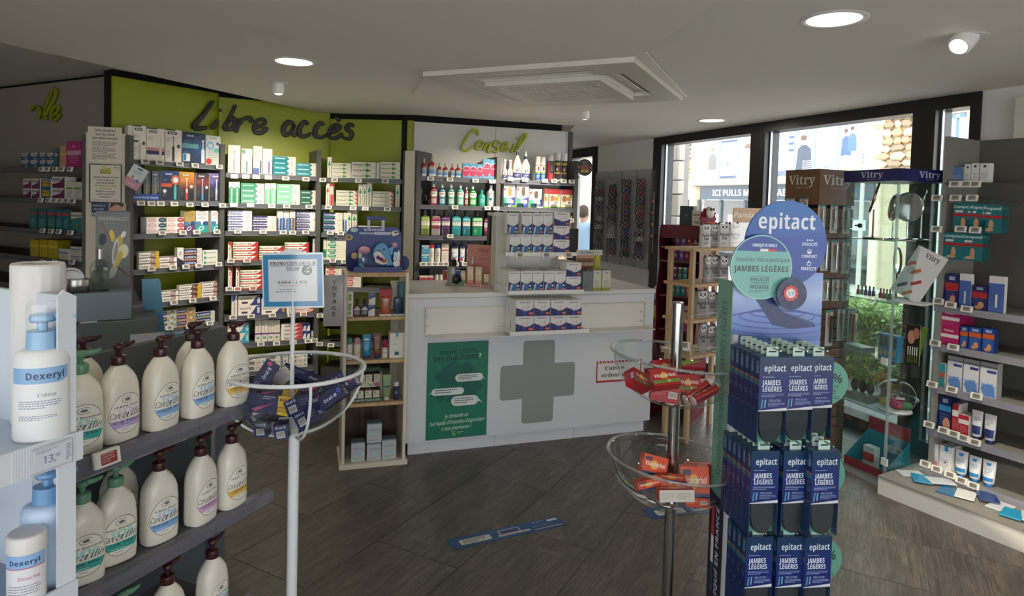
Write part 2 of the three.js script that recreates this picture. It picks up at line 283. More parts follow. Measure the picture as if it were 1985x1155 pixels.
// ---------- lamps in the ceiling ----------
const glowMat=new THREE.MeshStandardMaterial({color:'#fff6ea',emissive:'#fff1dc',emissiveIntensity:GLOW,roughness:0.6});
const fittingMat=M('#e9e8e4',0.4);
const dlRing=lathe([[0.105,0.004],[0.1,-0.004],[0.112,-0.007],[0.124,-0.004],[0.126,0.002]],48);
function downlight(x,d,label,power=LAMP,y=CEIL - 0.014){
const t=thing('ceiling_downlight',label,'downlight',label?'round ceiling downlights':undefined);t.position.set(x,y,-d);
part(t,'trim_ring',dlRing,fittingMat);part(t,'light_disc',new THREE.CylinderGeometry(0.104,0.104,0.004,48).translate(0,-0.001,0),glowMat);
const l=new THREE.RectAreaLight(LAMP_COLOR,power,0.18,0.18);l.position.set(x,y - 0.012,-d);l.lookAt(x,0,-d);scene.add(l);
return t;
}
{const p=(a,b)=>atY(a,b,CEIL);let q=p(1617,33);downlight(q[0],q[1],'large round downlight glowing above the right window front, nearest of all',LAMP,CEIL - 0.007);
q=p(570,119);downlight(q[0],q[1],'round downlight glowing near the green wall lettering',LAMP,CEIL);
q=p(1380,233);downlight(q[0],q[1],'small-looking round downlight close above the window frame, farthest away',LAMP,CEIL);
for(const[x,d,w]of[[-1.1,0.6,'nearest behind the gondola bottles'],[1.2,0.5,'over the shop entrance'],[-2.3,1.6,'over the cardboard display'],[2.6,1.6,'over the right shelving end']])downlight(x,d,'added round ceiling downlight out of the picture, ' + w,LAMP,CEIL - 0.02);}  // four unseen downlights added to give the room more light
const spotGlass=new THREE.MeshStandardMaterial({color:'#fff8ee',emissive:'#fff2e0',emissiveIntensity:2.5});
function spot(px,py,label,tilt,aim,s=1){
const[x,d]=atY(px,py,CEIL),t=thing('ceiling_spotlight',label,'spotlight','small ceiling spotlights');t.position.set(x,CEIL,-d);t.scale.setScalar(s);
part(t,'base_plate',lathe([[0,0],[0.062,0],[0.062,-0.004],[0.055,-0.009],[0,-0.009]],36),fittingMat);
const h=part(t,'lamp_head',lathe([[0,-0.005],[0.036,-0.006],[0.038,-0.012],[0.038,-0.066],[0.034,-0.074],[0.028,-0.076]],36),fittingMat);
h.rotation.set(tilt[0],0,tilt[1]);
part(h,'lens',lathe([[0,-0.084],[0.014,-0.082],[0.028,-0.074]],24),spotGlass);
const l=new THREE.SpotLight(LAMP_COLOR,9,0,0.75,0.7,2);l.position.set(x,CEIL - 0.1*s,-d);l.target.position.set(...aim);l.castShadow=true;scene.add(l,l.target);return t;
}
{const a=FB.at(0.3,1.2,0),b=FD.at(0.7,1.3,0);
spot(540,160,'white cylindrical spotlight on the ceiling above the grey lettering',[0,0],[a.x,a.y,a.z]);
spot(1133,212,'white cylindrical spotlight on the ceiling behind the air conditioner',[0.35,0.1],[b.x,b.y,b.z]);
spot(1878,67,'tilted white spotlight on the ceiling above the right shelving',[-0.5,-0.75],[2.2,0.3,-2.6],1.25);}
{
const p=atY(96,140,2.66),t=thing('strip_light','white strip light mounted in the ceiling recess at the far left','light');t.position.set(p[0]- 0.12,2.66,-p[1]);t.rotation.y=0.35;
part(t,'housing',rbox(0.9,0.05,0.11,0.02,-0.2,0.03,0),fittingMat);part(t,'diffuser',rbox(0.8,0.03,0.08,0.014,-0.2,0.0,0),M('#d8d4c8',0.5));part(t,'bracket',slab(0.25,0.3,0.0,0.12,-0.03,0.03),fittingMat);
part(t,'arm',slab(0.28,0.44,0.045,0.055,-0.02,0.02),fittingMat);
}
{
const y=CEIL - 0.02,c=[[838,137],[1250,107],[1305,189],[985,204]].map(([a,b])=>atY(a,b,y)),m=c.reduce((a,b)=>[a[0]+ b[0]/ 4,a[1]+ b[1]/ 4],[0,0]),W=1.25;
const ang=atan2(c[1][1]- c[0][1],c[1][0]- c[0][0]);
const t=thing('air_conditioner','white square ceiling cassette air conditioner with slatted grille and louvre slots','air conditioner');t.position.set(m[0],y,-m[1]);t.rotation.y=ang;
const pl=M('#dcd9cc',0.45),dark=M('#121212',0.8),h=W / 2;
const fr=new THREE.Shape([[-h,-h],[h,-h],[h,h],[-h,h]].map((q)=>new THREE.Vector2(...q)));
for(const[x,z,w,d]of[[0,0.435,0.72,0.13],[0,-0.435,0.72,0.13],[0.435,0,0.13,0.72],[-0.435,0,0.13,0.72]]){const q=new THREE.Path();q.moveTo(x - w / 2,z - d / 2);q.lineTo(x + w / 2,z - d / 2);q.lineTo(x + w / 2,z + d / 2);q.lineTo(x - w / 2,z + d / 2);q.closePath();fr.holes.push(q);}
part(t,'panel_frame',new THREE.ExtrudeGeometry(fr,{depth:0.022,bevelEnabled:true,bevelThickness:0.004,bevelSize:0.004,bevelSegments:2}).rotateX(PI / 2),pl);
part(t,'cavity',join([slab(-0.52,0.52,0.012,0.018,-0.52,0.52),slab(-0.357,0.357,-0.024,0.012,-0.357,0.357)]),dark);  // dark slabs put the shade inside the louvre slots into the colour
for(const[x,z,r]of[[0,0.44,0],[0,-0.44,PI],[0.44,0,PI / 2],[-0.44,0,-PI / 2]]){const f=part(t,'louvre',slab(-0.35,0.35,-0.01,-0.006,-0.02,0.035),pl,[x,0,z],[0,r,0]);f.rotation.set(0,r,0);f.rotateX(0.5);}
const g=part(t,'intake_grille',join([slab(-0.36,0.36,-0.052,-0.026,0.3,0.36),slab(-0.36,0.36,-0.052,-0.026,-0.36,-0.3),slab(-0.36,-0.29,-0.052,-0.026,-0.3,0.3),slab(0.29,0.36,-0.052,-0.026,-0.3,0.3),slab(-0.29,0.29,-0.05,-0.03,-0.105,-0.092),slab(-0.29,0.29,-0.05,-0.03,0.092,0.105)]),pl);part(g,'grille_back',slab(-0.3,0.3,-0.029,-0.0245,-0.31,0.31),M('#4a4946',0.8));  // backing coloured dark to paint in the shade between the slats
for(let i=0;i<26;i++)part(g,'slat',slab(-0.0065,0.0065,-0.049,-0.03,-0.3,0.3),pl,[-0.28 + i*0.0224,0,0]);
part(t,'screw',cyl(0.01,0.01,0.006,12,0.31,-0.056,-0.22),pl);part(t,'screw',cyl(0.01,0.01,0.006,12,0.31,-0.056,0.22),pl);
}
// ---------- goods: the kinds, their prints, and rows of them on shelves ----------
Frame.prototype.py=function(px,y,t=0){let a=400;for(let i=0;i<6;i++){const p=this.pick(px,a,t).y,q=this.pick(px,a + 1,t).y;a +=(y - p)/(q - p);}return a;};
Frame.prototype.sx=function(px,y,t=0){return this.pick(px,this.py(px,y,t),t).s;};
const lay=(f)=>(g,w,h)=>f(g,w,h);
const up=(f)=>(g,w,h)=>{g.translate(0,h);g.rotate(-PI / 2);f(g,h,w);};
const long=(bg,name,fg,end='#e9e3d8',o={})=>(g,w,h)=>{
rect(g,end,0,0,w,h);rect(g,bg,0,0,w*(o.k??0.62),h);
if(o.arrow)poly(g,bg,[[w*0.6,0],[w*0.72,h / 2],[w*0.6,h]]);
if(o.strip)rect(g,o.strip,0,h*0.78,w*(o.k??0.62),h*0.22);
if(o.dot){disc(g,'#eef4f6',w*(o.k??0.62),h*0.5,h*0.22);ring(g,'#8aa5b8',w*(o.k??0.62),h*0.5,h*0.2,2);}
txt(g,name,w*(o.k??0.62)/ 2,h*0.45,h*(o.ts??0.5),fg,{bold:true,fit:w*(o.k??0.62)*0.86,skew:o.skew??0,font:o.font});
if(o.duo){txt(g,'lot de',w*0.79,h*0.24,h*0.24,'#b8353c',{bold:true});txt(g,'2',w*0.82,h*0.62,h*0.6,'#b8353c',{bold:true});}else lines(g,w*0.74,h*0.22,w*0.22,h*0.6,4,'rgba(70,60,60,.55)',9);
if(o.wedge)poly(g,o.wedge,[[w*0.86,0],[w,0],[w,h*0.9]]);
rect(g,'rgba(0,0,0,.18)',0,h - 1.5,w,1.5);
};
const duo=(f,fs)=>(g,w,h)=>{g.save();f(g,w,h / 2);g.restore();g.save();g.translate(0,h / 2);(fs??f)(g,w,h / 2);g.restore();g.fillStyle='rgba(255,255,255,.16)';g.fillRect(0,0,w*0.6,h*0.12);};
const paro=(txtc)=>(g,w,h)=>{rect(g,'#ece5da',0,0,w,h);rect(g,'#b3322f',0,h*0.78,w*0.72,h*0.22);poly(g,'#b3322f',[[w*0.6,h],[w*0.86,h*0.25],[w*0.93,0],[w,0],[w,h],[w*0.6,h]]);poly(g,'#ece5da',[[w*0.72,h*0.78],[w*0.84,h*0.3],[w*0.9,0],[w*0.8,0]]);disc(g,'#4f8d3c',w*0.05,h*0.42,h*0.2);txt(g,'parodontax',w*0.3,h*0.42,h*0.42,'#3b3530',{bold:true,fit:w*0.42});rect(g,txtc,w*0.56,h*0.3,w*0.17,h*0.22);rect(g,'#a52b2c',w*0.9,0,w*0.1,h);};
const senso=(c1,c2)=>(g,w,h)=>{rect(g,'#e6ded0',0,0,w,h);txt(g,'SENSODYNE',w*0.32,h*0.32,h*0.26,'#5a5560',{fit:w*0.52,bold:true});rr(g,'#3a3450',w*0.16,h*0.6,w*0.26,h*0.2,3);poly(g,c1,[[w*0.5,h],[w*0.66,h*0.6],[w*0.8,h*0.1],[w,0],[w,h]]);rr(g,c2,w*0.84,h*0.2,w*0.12,h*0.6,3);};
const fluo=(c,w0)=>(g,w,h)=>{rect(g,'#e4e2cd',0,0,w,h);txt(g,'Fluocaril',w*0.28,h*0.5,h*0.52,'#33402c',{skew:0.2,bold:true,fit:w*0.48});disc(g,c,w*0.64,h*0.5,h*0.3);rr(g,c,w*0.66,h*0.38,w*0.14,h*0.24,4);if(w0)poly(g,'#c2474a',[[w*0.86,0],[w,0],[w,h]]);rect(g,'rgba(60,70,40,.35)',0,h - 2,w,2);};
const fixo=(mid,endc)=>(g,w,h)=>{rect(g,'#e8e4dc',0,0,w,h);rect(g,'#2d2a2c',0,0,w,h*0.14);txt(g,'Fixodent',w*0.27,h*0.6,h*0.46,'#2a2528',{bold:true,skew:0.2,fit:w*0.44});poly(g,mid,[[w*0.5,h],[w*0.6,0.14*h],[w*0.86,0.14*h],[w*0.8,h]]);disc(g,'rgba(230,200,190,.5)',w*0.68,h*0.55,h*0.26);if(endc){poly(g,endc,[[w*0.78,h],[w*0.86,0],[w,0],[w,h]]);txt(g,'1',w*0.92,h*0.35,h*0.3,'#333');txt(g,'prix',w*0.92,h*0.7,h*0.22,'#333');}};
const elgf=(c)=>(g,w,h)=>{rect(g,c,0,0,w,h);rect(g,'#2b2f66',0,h*0.1,w*0.48,h*0.62);txt(g,'ELGYDIUM',w*0.23,h*0.4,h*0.28,'#e8e8ee',{bold:true,fit:w*0.38});const r=rng(4);for(let i=0;i<14;i++)disc(g,['#c8b48a','#8fa07a','#d8cfb8','#7d8a98','#c2a24e'][floor(r()*5)],w*(0.55 + 0.42*r()),h*(0.15 + 0.7*r()),h*(0.1 + 0.13*r()));};
const poli=(c)=>(g,w,h)=>{rect(g,'#e4e4e0',0,0,w,h);g.strokeStyle='#b04a50';g.lineWidth=3;g.beginPath();g.ellipse(w*0.28,h*0.5,w*0.22,h*0.32,0,0,2*PI);g.stroke();txt(g,'POLIDENT',w*0.28,h*0.52,h*0.3,'#a03238',{bold:true,fit:w*0.34});g.fillStyle=c;g.beginPath();g.ellipse(w*0.82,h*0.5,w*0.22,h*0.44,0,0,2*PI);g.fill();rect(g,'rgba(255,255,255,.6)',w*0.7,h*0.42,w*0.2,h*0.14);};
const polb=(top,low,c)=>(g,w,h)=>{rect(g,top,0,0,w,h);rect(g,low,0,h*0.62,w,h*0.38);g.strokeStyle=c;g.lineWidth=3;g.beginPath();g.ellipse(w*0.5,h*0.16,w*0.36,h*0.09,0,0,2*PI);g.stroke();txt(g,'POLIDENT',w / 2,h*0.165,h*0.09,c,{bold:true,fit:w*0.6});rect(g,'#7a8a98',w*0.16,h*0.32,w*0.66,h*0.035);disc(g,'#3f78a8',w*0.2,h*0.57,w*0.24,h*0.1);disc(g,'#26457e',w*0.82,h*0.57,w*0.26,h*0.1);g.strokeStyle='rgba(235,245,245,.85)';g.lineWidth=w*0.07;g.beginPath();g.ellipse(w*0.45,h*0.8,w*0.2,h*0.07,-0.4,0,2*PI);g.stroke();};
const brushBox=(o)=>(g,w,h)=>{
rect(g,o.bg,0,0,w,h);if(o.bg2){g.fillStyle=grad(g,0,0,0,h,...o.bg2);g.fillRect(0,0,w,h);}
if(o.top)rect(g,o.top,0,0,w*0.62,h*0.035);
if(o.band)o.band.forEach(([c,y,k,x=0,ww=1])=>rect(g,c,w*x,h*y,w*ww,h*k));
if(o.name){rr(g,o.pill??'rgba(60,80,120,.0)',w*0.12,h*0.07,w*(o.nw??0.6),h*0.08,h*0.04);txt(g,o.name,w*(0.12 +(o.nw??0.6)/ 2),h*0.112,h*0.07,o.fg??'#fff',{bold:true,fit:w*0.5});}
const x=w*(o.x??0.5);rect(g,o.neck??o.brush,x - w*0.02,h*0.24,w*0.04,h*0.3);disc(g,o.head??'#ddd',x,h*0.24,w*0.06,h*0.03);
g.fillStyle=o.brush;g.beginPath();g.roundRect(x - w*0.075,h*0.5,w*0.15,h*0.46,[w*0.06,w*0.06,2,2]);g.fill();if(o.brush2)rect(g,o.brush2,x - w*0.05,h*0.58,w*0.1,h*0.14);
lines(g,w*0.08,h*0.26,w*0.28,h*0.12,4,o.ink??'rgba(60,60,70,.5)',2);lines(g,w*0.1,h*0.62,w*0.2,h*0.26,6,o.ink??'rgba(60,60,70,.5)',6);
if(o.badge)disc(g,o.badge,w*0.82,h*0.5,w*0.11);if(o.art)o.art(g,w,h);
};
const smTall=(c)=>(g,w,h)=>{rect(g,'#dcdcda',0,0,w,h);g.fillStyle='#232b66';g.beginPath();g.moveTo(0,h*0.5);g.quadraticCurveTo(w*0.28,h*0.62,w*0.5,h*0.63);g.quadraticCurveTo(w*0.75,h*0.62,w,h*0.46);g.lineTo(w,h);g.lineTo(0,h);g.fill();poly(g,'#2a6da6',[[w*0.42,h*0.64],[w*0.72,h*0.63],[w*0.66,h],[w*0.3,h]]);txt(g,'smecta',w*0.4,h*0.09,h*0.095,'#39405e',{bold:true});txt(g,'Go',w*0.8,h*0.09,h*0.095,'#b4584e',{bold:true});lines(g,w*0.3,h*0.18,w*0.4,h*0.04,2,'rgba(120,80,80,.5)');ring(g,c,w*0.5,h*0.45,w*0.23,4,-0.6,2.6);ring(g,'#cfd2d0',w*0.5,h*0.45,w*0.23,2,2.6,5.6);lines(g,w*0.36,h*0.44,w*0.28,h*0.05,2,c);poly(g,'#e4e6ea',[[w*0.1,h],[w*0.18,h*0.68],[w*0.36,h*0.64],[w*0.34,h*0.76],[w*0.22,h]]);poly(g,'#7c88a8',[[w*0.17,h*0.95],[w*0.24,h*0.7],[w*0.3,h*0.7],[w*0.22,h*0.95]]);disc(g,'#c9dcec',w*0.82,h*0.73,w*0.09);rect(g,c,w*0.66,h*0.86,w*0.34,h*0.08);};
const smWide=(g,w,h)=>{rect(g,'#d9d9d8',0,0,w,h);g.fillStyle='#252c68';g.beginPath();g.moveTo(0,h*0.46);g.quadraticCurveTo(w*0.3,h*0.56,w*0.45,h*0.68);g.quadraticCurveTo(w*0.75,h*0.72,w,h*0.46);g.lineTo(w,h);g.lineTo(0,h);g.fill();poly(g,'#30428a',[[w*0.36,h*0.68],[w*0.62,h*0.68],[w*0.58,h],[w*0.4,h]]);txt(g,'smecta',w*0.42,h*0.13,h*0.15,'#4a4e66',{bold:true});txt(g,'Go',w*0.73,h*0.13,h*0.15,'#b4584e',{bold:true});ring(g,'#c4604f',w*0.5,h*0.44,h*0.21,4,-0.7,2.9);lines(g,w*0.4,h*0.42,w*0.2,h*0.07,2,'#c4604f');g.fillStyle='#d86a4d';g.beginPath();g.roundRect(w*0.72,h*0.76,w*0.26,h*0.15,h*0.07);g.fill();lines(g,w*0.06,h*0.92,w*0.16,h*0.04,1,'#aab');};
const petBox=(spot,green)=>(g,w,h)=>{rect(g,'#e9e2d6',0,0,w,h);poly(g,'#3b9a86',[[0,h*0.58],[w*0.46,h*0.62],[w*0.46,h],[0,h]]);poly(g,'#333f86',[[w*0.46,h*0.64],[w,h*0.54],[w,h],[w*0.46,h]]);disc(g,'#c24048',w*0.1,h*0.22,w*0.09);if(green){rect(g,'#6f9c3a',w*0.42,0,w*0.58,h*0.3);rect(g,'#39437c',w*0.42,h*0.3,w*0.58,h*0.7);}disc(g,spot,w*0.54,h*0.32,w*0.18,h*0.2);disc(g,spot,w*0.45,h*0.18,w*0.07);disc(g,spot,w*0.63,h*0.16,w*0.07);lines(g,w*0.55,h*0.7,w*0.36,h*0.22,4,'#dfe4f2');};
const redFood=(g,w,h)=>{rect(g,'#d8cdb4',0,0,w,h);rect(g,'#a32a30',0,0,w,h*0.28);rect(g,'#8a2028',0,0,w,h*0.08);disc(g,'#8d6a4a',w*0.28,h*0.5,w*0.2,h*0.17);disc(g,'#c08040',w*0.62,h*0.55,w*0.22,h*0.14);disc(g,'#7da03c',w*0.84,h*0.36,w*0.1);rect(g,'#e8dfc8',w*0.04,h*0.72,w*0.92,h*0.16);lines(g,w*0.1,h*0.77,w*0.8,h*0.07,1,'#8a3a30');rect(g,'#6a8a3a',0,h*0.92,w,h*0.08);};
const plainBox=(bg,bandc,name,fg='#333',o={})=>(g,w,h)=>{rect(g,bg,0,0,w,h);if(bandc)rect(g,bandc,0,h*(o.by??0.3),w,h*(o.bh??0.12));if(name)txt(g,name,w / 2,h*(o.ny??0.16),h*(o.ns??0.13),fg,{bold:true,fit:w*0.84,font:o.font});lines(g,w*0.14,h*0.5,w*0.72,h*0.36,5,o.ink??'rgba(60,60,60,.4)',12);if(o.art)o.art(g,w,h);};
const K={};
function kind(code,n,d,cat,dep,W,H,f,side,mat='card'){K[code]={n,d,cat,dep,mat,get c(){return this._c??=cell(W,H,f,side);}};}
const T='toothpaste_carton',C_='carton';
kind('wb1','toothbrush_box','white toothbrush box with dark green top strip',C_,0.09,96,192,brushBox({bg:'#e9e2d4',top:'#2f4a34',name:'Oral-B',pill:'#3c4350',brush:'#b9b4aa',neck:'#cfcac0',badge:'#3a3d45',band:[['#3d5648',0.42,0.06,0,0.42]]}));
kind('wb2','toothbrush_box','white toothbrush box with pink and navy bands',C_,0.09,110,176,brushBox({bg:'#e9e0d2',top:'#2f4a34',name:'Oral-B',nw:0.45,pill:'#3c4350',brush:'#d9d2c6',neck:'#c0bab0',x:0.78,band:[['#d9928e',0.58,0.1],['#27305e',0.68,0.11]]}));
kind('wb3','toothbrush_box','white toothbrush box showing a black brush',C_,0.09,104,184,brushBox({bg:'#e5ddd0',top:'#2f4a34',name:'Oral-B',pill:'#3c4350',brush:'#2a2a2e',neck:'#2a2a2e',head:'#777',badge:'#4a5058'}));
kind('nb1','toothbrush_box','wide navy toothbrush box with teal band',C_,0.1,150,184,brushBox({bg:'#1d2f52',bg2:['#1b2846','#23497a','#1c2a4c'],name:'Oral-B',nw:0.45,pill:'#3a4f7a',brush:'#c9d6e0',neck:'#dfe8ee',x:0.9,ink:'rgba(220,230,240,.5)',band:[['#5fa3a6',0.36,0.14,0,0.7]],art:(g,w,h)=>{for(let i=0;i<4;i++)ring(g,'rgba(120,180,220,.4)',w*0.86,h*0.36,w*(0.08 + i*0.09),3);rr(g,'#dfe6e8',w*0.04,h*0.68,w*0.3,h*0.24,4);rect(g,'#2f7fb4',w*0.06,h*0.7,w*0.12,h*0.2);}}));
kind('pb1','toothbrush_box','pale box with teal shapes, red sticker',C_,0.09,104,192,plainBox('#bcc3bf',null,'waterpik','#5b6468',{ny:0.08,ns:0.06,art:(g,w,h)=>{ring(g,'#5c9ac0',w*0.3,h*0.34,w*0.2,10);rect(g,'#58ab9a',w*0.55,h*0.42,w*0.4,h*0.14);disc(g,'#b5382c',w*0.2,h*0.87,w*0.2,h*0.1);disc(g,'#4a5068',w*0.8,h*0.26,w*0.1);}}));
kind('nb2','toothbrush_box','navy toothbrush box with an orange ring',C_,0.09,116,192,brushBox({bg:'#1c2848',bg2:['#22407a','#1a2440','#161d36'],name:'Oral-B',pill:'#2c4a86',brush:'#31b0a0',neck:'#cfdde0',x:0.8,ink:'rgba(220,230,240,.5)',band:[['#c8552e',0.42,0.12,0,0.6]],art:(g,w,h)=>{ring(g,'#c8552e',w*0.82,h*0.3,w*0.22,12);disc(g,'#cfd8e0',w*0.82,h*0.3,w*0.16);disc(g,'#d5d9dc',w*0.2,h*0.68,w*0.1);}}));
const kid=(d,c,b1,b2)=>kind(d,'toothbrush_box',{yb1:'orange and yellow',kb1:'black and red',vb1:'purple'}[d]+ ' children\'s toothbrush box',C_,0.08,96,192,brushBox({bg:'#1c1e26',bg2:[c[0],c[1],'#1a1c24','#17191f'],name:'Oral-B',pill:'rgba(70,80,110,.5)',brush:b1,brush2:b2,neck:'#e6e6ea',ink:'rgba(220,220,220,.4)',badge:'#c9c4c0'}));
kid('yb1',['#c99a34','#b5642c'],'#b8383a','#e0d8d0');kid('kb1',['#2a2a32','#7a2c30'],'#3b86b4','#c85038');kid('vb1',['#7a6a9a','#4a4a86'],'#9a9ab4','#c4c4d4');
kind('pl1','denture_tablet_carton','white denture carton with navy oval',C_,0.09,144,40,poli('#31505e'));kind('pl2','denture_tablet_carton','white denture carton with red oval',C_,0.09,144,40,poli('#b2494e'));
kind('pg','denture_tablet_box','gold and purple denture tablet box',C_,0.06,96,160,polb('#a98f4a','#5a3a68','#6a5520'));kind('pt','denture_tablet_box','white and teal denture tablet box',C_,0.06,96,160,polb('#dcdedb','#2f9690','#a03a44'));
kind('fy','denture_cream_carton','white denture cream carton with yellow end',C_,0.04,150,48,fixo('#9a7f78','#e0b820'));kind('fw','denture_cream_carton','white denture cream carton with mauve middle',C_,0.04,150,48,fixo('#a88a86'));kind('fb','denture_cream_carton','brown denture cream carton, yellow end',C_,0.04,150,48,fixo('#5a3524','#d8b020'));kind('yy','denture_cream_carton','yellow-ended denture cream carton',C_,0.04,40,48,plainBox('#dcb41e',null,'prix','#554'));
kind('en','fixing_cream_carton','navy and orange fixing cream carton',C_,0.04,150,48,long('#232a5c','ELGYDIUM Fix','#dfe3ee','#ddd9cc',{k:0.72,strip:'#c88a4a'}));kind('enu','fixing_cream_carton','navy and white fixing cream carton on end',C_,0.04,56,150,(g,w,h)=>{rect(g,'#25303c',0,0,w,h);poly(g,'#dcdad2',[[0,0],[w,0],[w,h*0.7],[0,h*0.5]]);txt(g,'fix',w / 2,h*0.3,24,'#2a2f50',{rot:-PI / 2,bold:true});});
kind('ad','fixing_cream_carton','white and mint fixing cream carton',C_,0.04,150,44,(g,w,h)=>{rect(g,'#dfe0d6',0,0,w,h);rect(g,'#3f9c8c',w*0.06,h*0.2,w*0.1,h*0.6);txt(g,'alodont',w*0.42,h*0.5,h*0.5,'#5a6a62',{bold:true});ring(g,'#5aa8a0',w*0.88,h*0.55,h*0.3,8);rect(g,'rgba(90,120,110,.3)',0,h - 2,w,2);});
kind('ef1',T,'navy toothpaste carton with pale flowers',C_,0.04,144,44,elgf('#b9c2b4'));kind('ef2',T,'navy toothpaste carton with golden flowers',C_,0.04,144,44,elgf('#b88a58'));kind('ef3',T,'navy toothpaste carton with lime strip',C_,0.04,150,44,long('#262c66','ELGYDIUM','#e4e6f0','#cfd0c4',{k:0.76,strip:'#a0b050'}));
kind('tb',C_,'teal cardboard box',C_,0.06,60,40,plainBox('#2c6a86',null,'','#fff',{ink:'rgba(220,230,240,.3)'}));kind('ww',C_,'plain white carton',C_,0.06,60,60,plainBox('#d9d6cc',null,''));
kind('pk','toothbrush_box','white box with pink electric toothbrush',C_,0.07,80,192,brushBox({bg:'#d8cfc2',brush:'#cf8a88',neck:'#8a8580',head:'#444'}));kind('gk','toothbrush_box','white box with green toothbrush and dot',C_,0.07,80,176,brushBox({bg:'#d4cfc0',brush:'#3f7d55',neck:'#b8b8a8',art:(g,w,h)=>disc(g,'#3c8a50',w*0.2,h*0.12,w*0.18)}));
kind('bk','toothbrush_blister','grey and blue toothbrush pack','pack',0.03,70,192,brushBox({bg:'#bdbbb6',brush:'#2a3048',neck:'#e8e8e6',x:0.84,band:[['#2f4f8c',0.78,0.22,0,0.68]]}));kind('vk','toothbrush_blister','white toothbrush pack with purple handle','pack',0.03,70,180,brushBox({bg:'#cbc4bc',brush:'#6a3a78',neck:'#d8d0cc',x:0.66}));
const art=(bg)=>long(bg,'Arthrodont','#e3efe6','#e7dccb',{arrow:1,ts:0.36}),artD=(bg)=>long(bg,'Arthrodont','#e3efe6','#e7dccb',{arrow:1,ts:0.36,duo:1});
for(const[k,c,d]of[['at','#26808a','teal'],['ag','#2f8a62','green'],['al','#74bf94','pale green'],['ak','#1f5a4c','dark green']]){kind(k,T,`${d} and white toothpaste carton`,C_,0.04,160,40,art(c));kind(k + 'd','toothpaste_twin_pack',`${d} shrink-wrapped toothpaste twin pack`,'pack',0.04,160,76,duo(art(c),artD(c)),'#9fc0b4','gloss');kind(k + 'u',T,`${d} toothpaste carton standing on end`,C_,0.045,44,150,(g,w,h)=>{rect(g,'#e2d6c6',0,0,w,h*0.3);rect(g,c,0,h*0.3,w,h*0.7);poly(g,c,[[0,h*0.31],[w / 2,h*0.22],[w,h*0.31]]);txt(g,'Arthrodont',w / 2,h*0.66,20,'#e3efe6',{rot:-PI / 2,bold:true});});}
const elg=(s,o={})=>long('#272c66','ELGYDIUM','#e2e4ee','#e8dfd0',{strip:s,dot:1,ts:0.42,...o});
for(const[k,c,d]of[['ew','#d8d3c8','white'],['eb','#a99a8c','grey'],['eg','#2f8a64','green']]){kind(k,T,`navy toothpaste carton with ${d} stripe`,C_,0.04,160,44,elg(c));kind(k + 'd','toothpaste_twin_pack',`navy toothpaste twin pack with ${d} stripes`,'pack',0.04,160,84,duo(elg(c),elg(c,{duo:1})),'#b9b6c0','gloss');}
kind('eu',T,'navy and sky-blue toothpaste carton on end',C_,0.045,44,160,(g,w,h)=>{rect(g,'#e2d9ca',0,0,w,h*0.38);rect(g,'#242a62',0,h*0.36,w*0.68,h*0.64);rect(g,'#4d8fc4',w*0.68,h*0.36,w*0.32,h*0.64);disc(g,'#9cc4e0',w*0.45,h*0.34,w*0.2);txt(g,'ELGYDIUM',w*0.36,h*0.68,19,'#e6e8f2',{rot:-PI / 2,bold:true});});
kind('eu2',T,'navy and tan toothpaste carton on end',C_,0.045,44,160,(g,w,h)=>{rect(g,'#e2d9ca',0,0,w,h*0.38);rect(g,'#20254f',0,h*0.36,w*0.72,h*0.64);rect(g,'#a98a5c',w*0.72,h*0.36,w*0.28,h*0.64);txt(g,'ELGYDIUM',w*0.36,h*0.68,19,'#e6e8f2',{rot:-PI / 2,bold:true});});
kind('pa',T,'white-red toothpaste carton, green dot',C_,0.04,160,36,paro('#7a2a34'));kind('pq',T,'white-red toothpaste carton, green wording',C_,0.04,160,36,paro('#5f8a3c'));kind('pu',T,'white and red toothpaste carton on end',C_,0.045,40,150,up(paro('#8a4a4a')));kind('ru',T,'white, red and blue carton on end',C_,0.045,44,150,(g,w,h)=>{rect(g,'#e0dcd4',0,0,w,h);rect(g,'#b8343c',w*0.55,h*0.1,w*0.45,h*0.9);disc(g,'#3c4a86',w*0.4,h*0.14,w*0.24);});
kind('se',T,'cream toothpaste carton with navy swoosh',C_,0.05,150,68,senso('#2f3576','#c4c4d0'));kind('so',T,'cream toothpaste carton with red swoosh',C_,0.04,150,40,senso('#c4484c','#a83a44'));kind('sg',T,'cream toothpaste carton with gold swoosh',C_,0.05,150,56,senso('#3a3f6e','#a8843c'));kind('su',T,'cream and blue toothpaste carton on end',C_,0.05,52,160,(g,w,h)=>{rect(g,'#e2dacb',0,0,w,h);poly(g,'#3d57a0',[[w*0.15,0],[w*0.7,0],[w*0.6,h*0.26],[w*0.15,h*0.34]]);txt(g,'SENSODYNE',w*0.5,h*0.66,18,'#3a3c50',{rot:-PI / 2,bold:true});});
kind('wt',C_,'white and turquoise carton',C_,0.06,120,72,senso('#3f9cb4','#9fd0d8'));kind('wv','toothpaste_carton','white upright carton with purple band',C_,0.05,64,190,(g,w,h)=>{rect(g,'#dcd4c6',0,0,w,h);rect(g,'#5c4578',0,h*0.6,w,h*0.07);txt(g,'SENSODYNE',w*0.5,h*0.05,9,'#776',{});g.strokeStyle='#8a8078';g.lineWidth=5;g.beginPath();g.moveTo(w*0.3,h*0.2);g.bezierCurveTo(w*0.8,h*0.3,w*0.2,h*0.4,w*0.6,h*0.55);g.stroke();rect(g,'#7aa09a',w*0.24,h*0.76,w*0.5,h*0.12);});
kind('bu',C_,'navy and white upright carton',C_,0.05,40,90,(g,w,h)=>{rect(g,'#26307a',0,0,w,h);poly(g,'#dcdce2',[[0,h],[w*0.4,h*0.4],[w,h*0.3],[w,h]]);});
